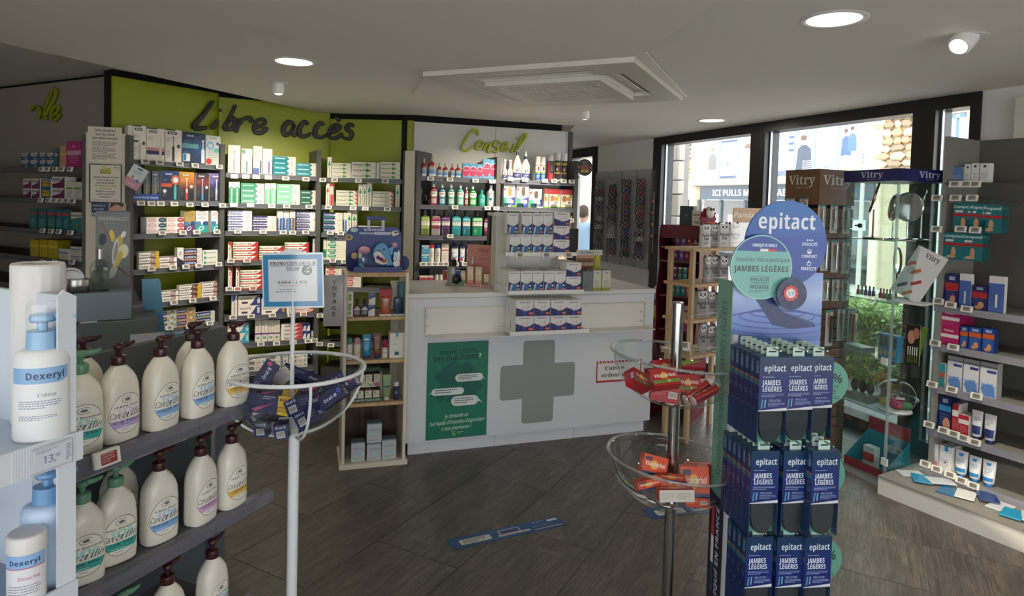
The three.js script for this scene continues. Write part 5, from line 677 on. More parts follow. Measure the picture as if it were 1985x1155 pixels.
for(const[k,c,d]of[['n1','#4a2a3e','purple'],['n2','#17383c','dark green']])bottle(k,'mouthwash_bottle',`small ${d} mouthwash bottle with black cap`,'bottle',bottleMake(neckRings(0.55,0.17,0.72,3,0.75),glassy(c),labelCell(60,70,(g,w,h)=>{rect(g,c,0,0,w,h);rect(g,'#d6d0cc',4,6,w - 8,h*0.22);rr(g,'rgba(190,160,175,.6)',6,h*0.4,w - 12,h*0.5,6);}),0.06,0.5,1.0,plast('#151517'),screwCap(0.71,1,0.19)));
kind('gw',C_,'white carton with green apples',C_,0.04,50,180,(g,w,h)=>{rect(g,'#dcdcd4',0,0,w,h);for(const y of[0.16,0.3,0.54,0.68,0.86])disc(g,'#6f9c3c',w*0.4,h*y,w*0.3);});kind('bw',C_,'white and navy travel carton',C_,0.04,60,96,(g,w,h)=>{rect(g,'#dcd6d0',0,0,w,h);poly(g,'#343c86',[[0,0],[w,0],[w,h*0.3],[0,h*0.5]]);lines(g,w*0.1,h*0.06,w*0.8,h*0.14,2,'#c4c8e0');disc(g,'#a04a4a',w*0.2,h*0.84,3);});
kind('lr',C_,'white skincare box with blue tab',C_,0.07,110,196,(g,w,h)=>{rect(g,'#d9d6cc',0,0,w,h);rect(g,'#2f8fc4',w*0.42,0,w*0.18,h*0.15);lines(g,w*0.28,h*0.19,w*0.46,h*0.03,1,'#667');lines(g,w*0.2,h*0.44,w*0.6,h*0.03,1,'#333');lines(g,w*0.25,h*0.69,w*0.5,h*0.03,1,'#667');rect(g,'#1d5060',w*0.35,h*0.75,w*0.3,h*0.13);});
kind('gy','skincare_box','grey and pale blue skincare box',C_,0.07,110,160,(g,w,h)=>{rect(g,'#b9bfc0',0,0,w,h);rect(g,'#6f7e88',0,0,w,h*0.06);g.save();g.beginPath();g.rect(0,h*0.06,w,h*0.9);g.clip();g.strokeStyle='rgba(150,165,175,.7)';g.lineWidth=5;for(let i=-3;i<4;i++){g.beginPath();g.moveTo(w*0.3 + i*26,h*0.5);g.lineTo(w*0.3 + i*26 + 60,0);g.stroke();}g.restore();txt(g,'LAZARTIGUE',w*0.5,h*0.34,16,'#5a6468',{fit:80});rect(g,'#9fc0cc',w*0.2,h*0.54,w*0.56,h*0.18);lines(g,w*0.1,h*0.82,w*0.8,h*0.1,2,'rgba(90,100,105,.6)');},'#66747e');
{
const b='cream bookcase';
row(FV,FV.y[0],'top shelf, ' + b,['gw 673 684 565','n1 685 699 580','n2 699.5 714 580','bw 714.5 727 569 2'],{t:-0.03});
row(FV,FV.y[1],'middle shelf, ' + b,['d1 671 684 655','d2 685 699.5 655','q1 702 720.5 649.5','q2 722 740 647','mi 740 752 659','lr 755 783 645'],{t:-0.03});
row(FV,FV.y[2],'lower shelf, ' + b,['q3 741 759.5 728','bc 763 774 741'],{t:-0.03});
row(FV,FV.y[3],'base board, ' + b,['gy 680 707 857','gy 711 738.5 859','gy 740 768 851'],{t:-0.02});
const y=FV.pick(724,859,-0.02).y;row(FV,y + 0.001,'on top, base of ' + b,['gy 711 740 820'],{t:-0.02});
const s=FV.sx(747,FV.y[0],-0.05),q=FV.sx(771,FV.y[0],-0.05);let t=thing('toothbrush_case','orange travel toothbrush case in a red-topped clear box','toothbrush case');FV.place(t,s,FV.y[0],-0.05,-0.1);
part(t,'case',loft([{y:0.006,a:0.026,b:0.02,p:3},{y:0.02,a:0.028,b:0.022,p:3},{y:0.1,a:0.028,b:0.022,p:3},{y:0.118,a:0.024,b:0.018,p:3}],24),M('#c2481c',0.2,{clearcoat:0.6}));part(t,'header_card',outline([[-0.036,0.1],[0.036,0.085],[0.036,0.158],[-0.036,0.158]],0.04,0.001).translate(0,0,-0.03),M('#a8202c',0.45));part(t,'base_tray',slab(-0.035,0.035,0,0.012,-0.03,0.03),M('#d5d0c8',0.4));part(t,'clear_sleeve',rbox(0.07,0.1,0.056,0.004,0,0.06,0),ACRYL);
t=thing('toothbrush_pouch','blue toothbrush travel set in a clear pouch','pouch');FV.place(t,q,FV.y[0],-0.05,0.05);part(t,'case',loft([{y:0.008,a:0.028,b:0.016,p:3},{y:0.1,a:0.027,b:0.018,p:3},{y:0.11,a:0.02,b:0.012,p:3}],24),M('#1f3658',0.25,{clearcoat:0.5}));part(t,'toothbrush',join([rod([0.004,0.1,0.02],[-0.004,0.165,0.02],0.004),slab(-0.012,0.002,0.16,0.19,0.014,0.026)]),M('#22262c',0.4));part(t,'pouch_film',rbox(0.075,0.2,0.05,0.01,0,0.1,0),ACRYL);part(t,'back_card',slab(0.0,0.046,0.0,0.2,-0.04,-0.037),M('#3f8f94',0.4));part(t,'base_strip',slab(-0.036,0.036,0,0.01,-0.01,0.02),M('#d0d0cc',0.4));
const sa=FV.sx(681,FV.y[2],-0.03),sb=FV.sx(739,FV.y[2],-0.03),hh=FV.pick(715,715,-0.1).y - FV.y[2],gcell=cell(230,24,(g,w,h)=>{rect(g,'#23493a',0,0,w,h);txt(g,'LES ESSENTIELS VISAGE ET CORPS',w / 2,h / 2,14,'#d5dccc',{bold:true,fit:210});},'#23493a'),mid=cell(230,34,(g,w,h)=>{rect(g,'#cfcfbe',0,0,w,h);const r=rng(3);for(let i=0;i<40;i++)disc(g,['#7c9a5a','#b8b48a','#a8bca0'][i % 3],r()*w,r()*h,3 + r()*4);disc(g,'#c46a92',w*0.86,h / 2,26,14);});
const tr=thing('display_tray','white and green two-tier tray of little boxes on the bookcase','tray');FV.place(tr,sa,FV.y[2],-0.03);const w=sb - sa;part(tr,'side',slab(0,0.003,0,hh*0.8,-0.14,0),M('#d2d2c8',0.5));part(tr,'side',slab(w - 0.003,w,0,hh*0.98,-0.14,0),M('#d2d2c8',0.5));part(tr,'front_strip',sheetGeo(w,0.022,0.002,gcell).translate(w / 2,0.011,0.001),gcell.mat());part(tr,'middle_strip',sheetGeo(w,0.032,0.002,mid).translate(w / 2,hh*0.5,-0.05),mid.mat());part(tr,'back_card',slab(0,w,0,hh,-0.14,-0.137),M('#27513f',0.5));part(tr,'header',slab(0,w,hh - 0.024,hh,-0.137,-0.1),M('#27513f',0.5));
kind('kl','cosmetic_box','white botanical box with brown edge',C_,0.03,60,76,(g,w,h)=>{rect(g,'#d8d2c2',0,0,w,h);rect(g,'#7a4630',0,0,4,h);rect(g,'#7a4630',0,0,w,4);disc(g,'#7f8a5a',w*0.36,h*0.28,9);disc(g,'#b4c0a0',w*0.6,h*0.24,7);rect(g,'#5a6a58',w*0.16,h*0.52,w*0.7,4);lines(g,w*0.2,h*0.66,w*0.6,h*0.2,2,'#998');},'#7a4a34');
row(FV,FV.y[2]+ 0.022,'front tier, green tray, ' + b,['kl 683 692 758','kl 693 705 757','kl 707 721 756','kl 722 735.5 756'],{t:-0.035});row(FV,FV.y[2]+ hh*0.56,'back tier, green tray, ' + b,['kl 684 694 727','kl 696 707 726','kl 708 722 725','kl 724 737 724'],{t:-0.085});
}
{
const c=cell(150,400,(g,w,h)=>{g.fillStyle=grad(g,0,0,w,h,'#a9a9ab','#b8b8ba','#a2a3a6');g.fillRect(0,0,w,h);[...'VOYAGE'].forEach((s,i)=>txt(g,s,w*0.55,52 + i*51,40,'#1c1c1e',{font:'serif',bold:true,sx:1.15}));});
const A=FV.pick(627,580,0.02),B=FV.pick(665,582,0.02),yt=FV.pick(646,533,0.02).y,yb=FV.pick(646,632,0.02).y,t=thing('hanging_sign','pale grey hanging sign spelling VOYAGE down its length','sign');FV.place(t,(A.s + B.s)/ 2,(yt + yb)/ 2,0.022,-0.12);part(t,'sheet',sheetGeo(B.s - A.s,yt - yb,0.002,c),c.mat('gloss'));part(t,'hook',rod([0.03,(yt - yb)/ 2 - 0.005,-0.003],[0.07,(yt - yb)/ 2 - 0.005,-0.012],0.003),STEEL);
const F=FV.shift(-0.12),y=FV.top,a=F.sx(671,y + 0.1,0),b=F.sx(777,y + 0.1,0),hh=F.pick(724,440,0).y - y,w=b - a,m=(a + b)/ 2;
const d=cell(512,480,(g,W,H)=>{rect(g,'#2f4484',0,0,W,H);for(let i=0;i<6;i++){g.strokeStyle='#26386f';g.lineWidth=4;g.strokeRect(86 + i*62,96,46,130);}txt(g,'ELGYDIUM',W*0.5,34,38,'#dfe4ee',{bold:true});txt(g,'TROUSSES',W*0.36,72,28,'#dfe4ee',{bold:true});rr(g,'#dfe4ee',W*0.5,57,152,28,2);txt(g,'DE VOYAGE',W*0.648,72,24,'#2f4484',{bold:true});disc(g,'#c9d6dc',70,36,34,24);disc(g,'#9ab8cc',76,30,16);g.save();g.translate(452,66);g.rotate(-0.4);rr(g,'#d5cfc4',-32,-26,64,52,10);rr(g,'#4a3a34',-4,-14,30,20,3);g.restore();disc(g,'#c2a24a',26,118,32,34);disc(g,'#2f4484',24,116,14);disc(g,'#cf8aa0',452,196,24,30);});
const s=thing('display_stand','navy suitcase-shaped display of travel pouches on top of the bookcase','display stand');F.place(s,m,y + 0.001,0);
part(s,'backboard',shapeSheet(rrect(w,hh,0.05,0,hh / 2),0.008,d,-w / 2,w / 2,0,hh),d.mat());part(s,'tray',slab(-w / 2 + 0.04,w / 2 - 0.004,0,0.03,0.0,0.09),M('#2b3f7c',0.45));
part(s,'side_wing',outline(rrect(0.07,0.1,0.045),0.003).rotateY(0.5).translate(-w / 2 + 0.03,0.05,0.04),M('#26376e',0.45));part(s,'side_wing',outline(rrect(0.07,0.09,0.04),0.003).rotateY(-0.4).translate(w / 2 + 0.014,0.05,0.03),M('#2a3a66',0.45));
const hy=F.pick(730,425,0).y - y;part(s,'handle',rbox(0.12,0.022,0.012,0.006,0.008,hy + 0.004,0),M('#34488a',0.45));part(s,'handle_post',slab(-0.042,-0.026,hh - 0.01,hy,-0.006,0.004),M('#b9bcc8',0.4));part(s,'handle_post',slab(0.044,0.06,hh - 0.01,hy,-0.006,0.004),M('#b9bcc8',0.4));
const at=(x,yy,t2=0.05)=>{const p=F.pick(x,yy,t2);return[p.s,p.y,t2];},put=(o,x,yy,t2)=>{const p=at(x,yy,t2);F.place(o,p[0],p[1],t2);return o;};
const k=(v)=>v;
let o=put(thing('travel_pouch','pink jellyfish-like travel pouch with clear front','pouch'),704,500,0.055);part(o,'cap',new THREE.SphereGeometry(0.034,24,16).scale(1.05,0.72,0.6).translate(0.006,0.046,0),M('#cf93a8',0.4));part(o,'clear_body',loft([{y:-0.07,a:0.042,b:0.025},{y:0.0,a:0.044,b:0.028},{y:0.04,a:0.034,b:0.022}],24),ACRYL);part(o,'tube',cyl(0.012,0.013,0.07,16,-0.02,-0.07,0),M('#3a5a9a',0.3));part(o,'bottle',cyl(0.01,0.01,0.05,14,-0.018,-0.005,0),M('#d8d2c6',0.4));part(o,'tail',tube([[-0.02,-0.03,0.02],[0.0,-0.055,0.022],[0.03,-0.064,0.02],[0.05,-0.06,0.02]],0.01,20),M('#4f95b8',0.4));part(o,'patch',new THREE.SphereGeometry(0.02,16,10).scale(1.3,0.5,0.4).translate(0.03,-0.06,0.024),M('#c2a82c',0.4));part(o,'ear',new THREE.SphereGeometry(0.02,16,10).scale(1,1,0.4).translate(-0.05,0.012,-0.01),M('#b39a6a',0.5));
o=put(thing('travel_pouch','blue shark-shaped travel pouch with open white mouth','pouch'),741,492,0.055);const sh=new THREE.Shape();sh.moveTo(-0.055,-0.02);sh.quadraticCurveTo(-0.05,0.06,0.006,0.062);sh.quadraticCurveTo(0.04,0.04,0.05,-0.04);sh.lineTo(0.064,-0.062);sh.lineTo(0.03,-0.068);sh.quadraticCurveTo(0.02,0.0,-0.02,0.026);sh.quadraticCurveTo(-0.045,0.02,-0.055,-0.02);part(o,'head',outline(sh,0.02,0.006).translate(0,0,-0.01),M('#3f8cb8',0.35));const mo=new THREE.Shape();mo.moveTo(-0.05,0.0);mo.quadraticCurveTo(-0.03,0.03,-0.004,0.0);mo.quadraticCurveTo(0.02,-0.03,0.028,-0.056);mo.quadraticCurveTo(0,-0.07,-0.04,-0.046);mo.closePath();part(o,'mouth',outline(mo,0.006,0.002).translate(0,0,0.014),M('#d9d3cc',0.4));part(o,'contents',join([new THREE.SphereGeometry(0.012,12,10).translate(-0.026,-0.02,0.02),new THREE.SphereGeometry(0.012,12,10).translate(-0.008,-0.03,0.02)]),M('#6a2a7a',0.4));part(o,'orange_item',new THREE.SphereGeometry(0.012,12,10).translate(0.01,-0.04,0.02),M('#c2501c',0.4));part(o,'eye',new THREE.SphereGeometry(0.006,12,8).translate(0.008,0.028,0.016),M('#1c2a3a',0.3));part(o,'fin',outline([[0.03,0.03],[0.066,0.046],[0.06,0.0],[0.044,-0.01]],0.008,0.002),M('#4a97bc',0.35));
o=put(thing('travel_pouch','clear travel pouch with toothbrush and round white tag','pouch'),769,500,0.055);part(o,'clear_body',rbox(0.052,0.11,0.03,0.008,0,-0.01,0),ACRYL);part(o,'tube',cyl(0.012,0.01,0.08,14,0.014,-0.06,0),M('#8a2a34',0.35));part(o,'blue_cap',cyl(0.01,0.01,0.04,14,-0.014,0.0,0),M('#2f86b0',0.35));part(o,'round_tag',new THREE.CylinderGeometry(0.019,0.019,0.002,24).rotateX(PI / 2).translate(-0.004,-0.032,0.018),M('#dcdcd8',0.4));part(o,'toothbrush',rod([0.004,-0.02,0.012],[0.01,0.05,0.012],0.003),M('#e0e0dc',0.4));
}
// ---------- brush lettering standing off the wall panels ----------
function stroke(pts,w,dep){
const c=new THREE.CatmullRomCurve3(pts.map((p)=>V3(p[0],p[1],0))),n=max(8,pts.length*7),pos=[],idx=[],prof=[[-1,0],[-1,0.7],[-0.72,1],[0.72,1],[1,0.7],[1,0]],m=prof.length;
for(let i=0;i<=n;i++){
const k=i / n,p=c.getPoint(k),t=c.getTangent(k),q=[-t.y,t.x],e=min(k,1 - k)*c.getLength()/ w,f=w*(e<1?sqrt(max(0.02,1 -(1 - e)**2)):1)*(0.9 + 0.18*sin(k*5 + pts.length));
for(const[a,b]of prof)pos.push(p.x + q[0]*a*f,p.y + q[1]*a*f,b*dep);
}
for(let i=0;i<n;i++)for(let j=0;j<m;j++){const a=i*m + j,b=i*m +(j + 1)% m,d=a + m,e=b + m;idx.push(a,b,e,a,e,d);}
const g=new THREE.BufferGeometry();g.setAttribute('position',new THREE.Float32BufferAttribute(pos,3));g.setIndex(idx);g.computeVertexNormals();g.setAttribute('uv',new THREE.Float32BufferAttribute(new Float32Array(pos.length / 3*2),2));return g;
}
function lettering(label,w,dep,mat,letters,frameAt){
const t=thing('wall_lettering',label,'sign');let i=0;
for(const L of letters){
const F=frameAt(L[0][0][0]),gs=L.map((S)=>{const pts=S.map(([x,y])=>{const p=F.pick(x,y,-0.345);return[p.s,p.y];});const g=stroke(pts.length===1?[[pts[0][0]- 0.008,pts[0][1]- 0.008],[pts[0][0]+ 0.008,pts[0][1]+ 0.008]]:pts,w,dep);return g;});
const m=part(t,'letter',join(gs),mat);F.place(m,0,0,-0.352);
}
return t;
}
lettering('large dark grey brush lettering Libre accès on the green panels',0.02,0.03,M('#3a3a38',0.55),[
[[[413,195],[394,222],[376,245],[385,249],[400,247]]],[[[422,232],[416,241],[411,250]],[[427,214]]],
[[[457,203],[446,226],[433,252]],[[433,251],[447,250],[456,239],[451,229],[438,239]]],[[[466,229],[461,243],[456,257]],[[461,245],[474,230],[484,230],[489,237]]],
[[[493,247],[508,243],[514,236],[509,231],[499,234],[492,246],[495,256],[506,257],[519,247]]],
[[[570,240],[558,237],[549,251],[553,262],[563,256],[571,241]],[[571,241],[567,256],[574,265]]],
[[[598,241],[590,237],[580,250],[582,263],[593,264],[603,257]]],[[[629,242],[620,239],[611,252],[612,264],[624,266],[636,259]]],
[[[638,256],[653,252],[659,245],[650,242],[639,253],[639,265],[650,268],[665,258]],[[650,226],[654,230],[659,235]]],
[[[687,244],[677,242],[672,249],[682,258],[678,269],[663,266]]]],(x)=>x<420?FA:x<636?FB:FC);
lettering('lime brush lettering Conseil on the white panels',0.0125,0.025,M('#a8b01e',0.4),[
[[[926,263],[925,254],[915,254],[902,271],[895,288],[904,292],[917,284]]],[[[935,275],[927,276],[923,286],[928,289],[935,283],[937,275]]],
[[[942,277],[940,284],[937,292]],[[939,288],[946,278],[950,280],[946,293],[949,295]]],[[[970,277],[961,274],[957,281],[965,287],[962,294],[953,293]]],
[[[972,287],[983,282],[983,277],[976,279],[971,289],[977,293],[987,287]]],[[[997,279],[994,287],[990,296]],[[1003,269]]],
[[[996,294],[1005,283],[1019,265],[1020,260],[1014,262],[1006,276],[1001,290]]]],()=>FD);
lettering('lime brush lettering ending in le at the far left of the grey panel',0.014,0.025,M('#97a01a',0.45),[
[[[60,214],[72,206],[79,215],[75,231]]],[[[85,231],[99,206],[110,180],[107,172],[97,190],[87,222],[94,232]]],[[[99,227],[112,218],[115,208],[106,209],[100,228],[107,234],[119,221]]]],()=>FL);
// ---------- clear bowls on poles ----------
function bowlGeo(r,h,th=0.004){const o=[],n=18;for(let i=0;i<=n;i++){const a=i / n*PI / 2;o.push([0.02 +(r - 0.02)*sin(a),-h*cos(a)]);}o.push([r + 0.012,0.001],[r + 0.013,-0.004],[r + 0.002,-0.005]);return lathe(o,56);}
const bowlMat=new THREE.MeshPhysicalMaterial({color:'#f3f6f6',roughness:0.03,transmission:1,thickness:0,ior:1.5});
const inBowl=(t,r,h,i)=>t;
function boxIn(name,label,cat,group,dims,c,cs,ct,pos,rot,mat='card'){const g=cartonGeo(dims[0],dims[1],dims[2],c,cs,ct).clone().translate(0,-dims[1]/ 2,dims[2]/ 2),o=solo(name,label,cat,g,c.mat(mat),group);o.position.set(...pos);o.rotation.set(rot[0],rot[1],rot[2],'YXZ');return o;}
{
const p=atD(1311,690,2.05),x=p.x,z=p.z,top=atD(1317,585,2.05).y,r1=0.198,yA1=atD(1313,689,2.05).y,yB1=atD(1306,886,2.05).y,tilt=-0.085;
const t=thing('bowl_stand','chrome pole stand carrying two clear tablet bowls','display stand');t.position.set(x,0,z);
part(t,'pole',lathe([[0,0.02],[0.018,0.02],[0.018,top - 0.004],[0.016,top],[0,top]],28),M('#b4b3b0',0.16,{metalness:1}));part(t,'base_plate',lathe([[0,0],[0.2,0],[0.2,0.012],[0.03,0.03],[0,0.03]],40),CHROME);
for(const[y,h]of[[yA1,0.155],[yB1,0.155]]){const b=part(t,'bowl',bowlGeo(r1,h),bowlMat,[0,y,0],[0,0,tilt]);part(b,'rim',new THREE.TorusGeometry(r1 + 0.008,0.0042,8,64).rotateX(PI / 2),M('#e6eaea',0.08,{transmission:0.85,thickness:0}));part(b,'collar',lathe([[0.018,-h - 0.004],[0.032,-h],[0.032,-h + 0.012],[0.018,-h + 0.012]],24),CHROME);}
const tg=thing('price_tag','white price tag clipped on the rim of the upper red-tube bowl','price tag');{const q=atD(1322,671,2.05);tg.position.set(q.x,q.y,z + r1*0.0 - r1 + 0.02);const q2=atD(1322,671,-tg.position.z);tg.position.set(q2.x,q2.y,tg.position.z);tg.rotation.set(-0.9,-0.15,-0.08,'YXZ');part(tg,'case',rbox(0.056,0.036,0.01,0.004),M('#dedbd3',0.4));part(tg,'screen',sheetGeo(0.05,0.032,0.001,tagCells[0]()).translate(0,0,0.0065),tagCells[0]().mat('sign'));}
const vit=(bg,a)=>(g,w,h)=>{rect(g,bg,0,0,w,h);disc(g,'#e0a83a',w*0.46,h*0.45,h*0.22);txt(g,'Vitascorbol',w*0.5,h*0.42,h*0.27,'#e9ddd4',{bold:true,fit:w*0.82});if(a){rect(g,'#6f8f3a',0,h*0.66,w,h*0.2);disc(g,'#c8b48a',w*0.6,h*0.76,h*0.1);rect(g,'#b33028',w*0.2,h*0.6,w*0.3,h*0.1);}else{rr(g,'#3a3a48',w*0.06,h*0.1,w*0.3,h*0.16,3);rect(g,'#23285c',0,h*0.8,w,h*0.2);}};
const side=(bg)=>(g,w,h)=>{rect(g,bg,0,0,w,h);lines(g,w*0.06,h*0.2,w*0.5,h*0.5,4,'rgba(240,220,215,.55)');rect(g,'#d8d0c8',w*0.62,h*0.3,w*0.3,h*0.4);for(let i=0;i<14;i++)rect(g,'#3a3034',w*(0.64 + i*0.019),h*0.34,w*(0.004 +(i % 3)*0.003),h*0.3);};
const cR=cell(180,110,vit('#b3232a',1),'#a81f28'),cRs=cell(180,60,side('#a81f2c'),'#a81f2c'),cO=cell(170,130,vit('#d2481c',0),'#cf4a22'),cOs=cell(170,60,side('#cb4a2c'),'#cb4a2c'),cW=cell(160,60,(g,w,h)=>{rect(g,'#d2c8ba',0,0,w,h);for(const q of[0.05,0.5])lines(g,w*q,h*0.25,w*0.38,h*0.55,4,'rgba(110,90,80,.5)');},'#d2c8ba');
const gR='red vitamin boxes in the upper bowl',gO='orange vitamin boxes in the lower bowl',P0=(px,py,d,dy=0)=>{const q=atD(px,py,d);return[q.x,q.y + dy,q.z];},B=[0.085,0.05,0.035];
boxIn('vitamin_box','red vitamin box at left of the upper clear bowl, end turned out',C_,gR,[0.075,0.05,0.04],cR,cRs,cRs,P0(1236,738,2.0),[-0.6,0.9,-0.6]);
boxIn('vitamin_box','red and green vitamin box lying uppermost in front of the pole',C_,gR,[0.082,0.055,0.036],cR,cRs,cRs,P0(1287,735,1.93),[-0.75,0.05,0.14]);
boxIn('vitamin_box','red vitamin box underneath, lowest in the upper bowl',C_,gR,B,cRs,cRs,cR,P0(1288,761,1.96),[-0.05,-0.12,-0.14]);
boxIn('vitamin_box','red vitamin box behind the pole at left, upper bowl',C_,gR,B,cR,cRs,cRs,P0(1287,713,2.12),[-0.5,0.15,0.1]);
boxIn('vitamin_box','red vitamin box with green top right of the pole',C_,gR,[0.075,0.04,0.045],cRs,cRs,cell(120,60,(g,w,h)=>{rect(g,'#a0243a',0,0,w,h);poly(g,'#7fa03c',[[0,0],[w,0],[0,h*0.8]]);}),P0(1342,716,2.12),[0.25,-0.08,0.02]);
boxIn('vitamin_box','red and cream vitamin box half hidden behind the right tubes',C_,gR,[0.07,0.055,0.04],cR,cRs,cRs,P0(1334,744,2.04),[-0.35,-0.1,0.03]);
const cT=cell(170,60,(g,w,h)=>{rect(g,'#b02630',0,0,w,h);disc(g,'#e0a03a',w*0.5,h*0.5,h*0.22);txt(g,'Vitascorbol',w*0.5,h*0.5,h*0.4,'#eadfd8',{bold:true,fit:w*0.8});rect(g,'#d8742a',0,0,w,6);rect(g,'#8d2038',0,h*0.8,w,h*0.2);});
const tubeThing=(label,px0,py0,px1,py1,d)=>{const a=V3(...P0(px0,py0,d)),b=V3(...P0(px1,py1,d + 0.03)),o=thing('effervescent_tube',label,'tube','red tablet tubes in the upper bowl'),l=a.distanceTo(b);const gg=new THREE.CylinderGeometry(0.0145,0.0145,l*0.84,28,1);const uv=gg.attributes.uv;for(let i=0;i<uv.count;i++)uv.setXY(i,cT.u0 +(cT.u1 - cT.u0)*uv.getY(i),cT.v0 +(cT.v1 - cT.v0)*((uv.getX(i)*2)% 1));part(o,'tube_body',gg,cT.mat('gloss'));part(o,'cap',new THREE.CylinderGeometry(0.0155,0.0155,l*0.12,28).translate(0,l*0.47,0),M('#dcd6d0',0.35));part(o,'foot',new THREE.CylinderGeometry(0.0148,0.0138,l*0.05,28).translate(0,-l*0.44,0),M('#cfc4bc',0.35));o.position.copy(a.clone().add(b).multiplyScalar(0.5));o.quaternion.setFromUnitVectors(V3(0,1,0),b.sub(a).normalize());return o;};
tubeThing('red tablet tube lying rearmost at right in the upper bowl',1325,776,1377,741,2.0);tubeThing('red tablet tube lying frontmost at right in the upper bowl',1340,779,1395,750,1.97);tubeThing('red tablet tube with white cap standing behind the left red boxes',1262,740,1256,714,2.06);
const oB=[0.08,0.062,0.035];
boxIn('vitamin_box','orange vitamin box leaning upright left of the pole, lower bowl',C_,gO,oB,cO,cOs,cOs,P0(1266,902,2.02),[-0.25,0.15,-0.25]);
boxIn('vitamin_box','small orange vitamin box lying leftmost in the lower bowl',C_,gO,[0.08,0.03,0.03],cO,cOs,cOs,P0(1256,936,1.96),[-0.1,0.25,0.12]);
boxIn('vitamin_box','orange vitamin box lying on its barcode side in the lower bowl',C_,gO,[0.08,0.032,0.05],cOs,cOs,cO,P0(1303,935,1.97),[0.1,-0.1,-0.04]);
boxIn('vitamin_box','orange vitamin box standing front right of the lower bowl',C_,gO,[0.085,0.1,0.035],cO,cW,cOs,P0(1346,934,2.0),[-0.18,-0.12,0.05]);
boxIn('vitamin_box','orange vitamin box standing rearmost at right, lower bowl',C_,gO,[0.08,0.09,0.035],cO,cW,cOs,P0(1353,925,2.08),[-0.18,-0.1,0.02]);
boxIn('vitamin_box','cream-sided vitamin box lying frontmost in the lower bowl',C_,gO,[0.105,0.035,0.04],cW,cOs,cO,P0(1309,957,1.93),[-0.1,0.02,0.03]);
boxIn('vitamin_box','orange vitamin box lowest at right in the lower bowl',C_,gO,[0.07,0.03,0.04],cOs,cOs,cO,P0(1352,969,1.99),[0,-0.3,0.1]);
}
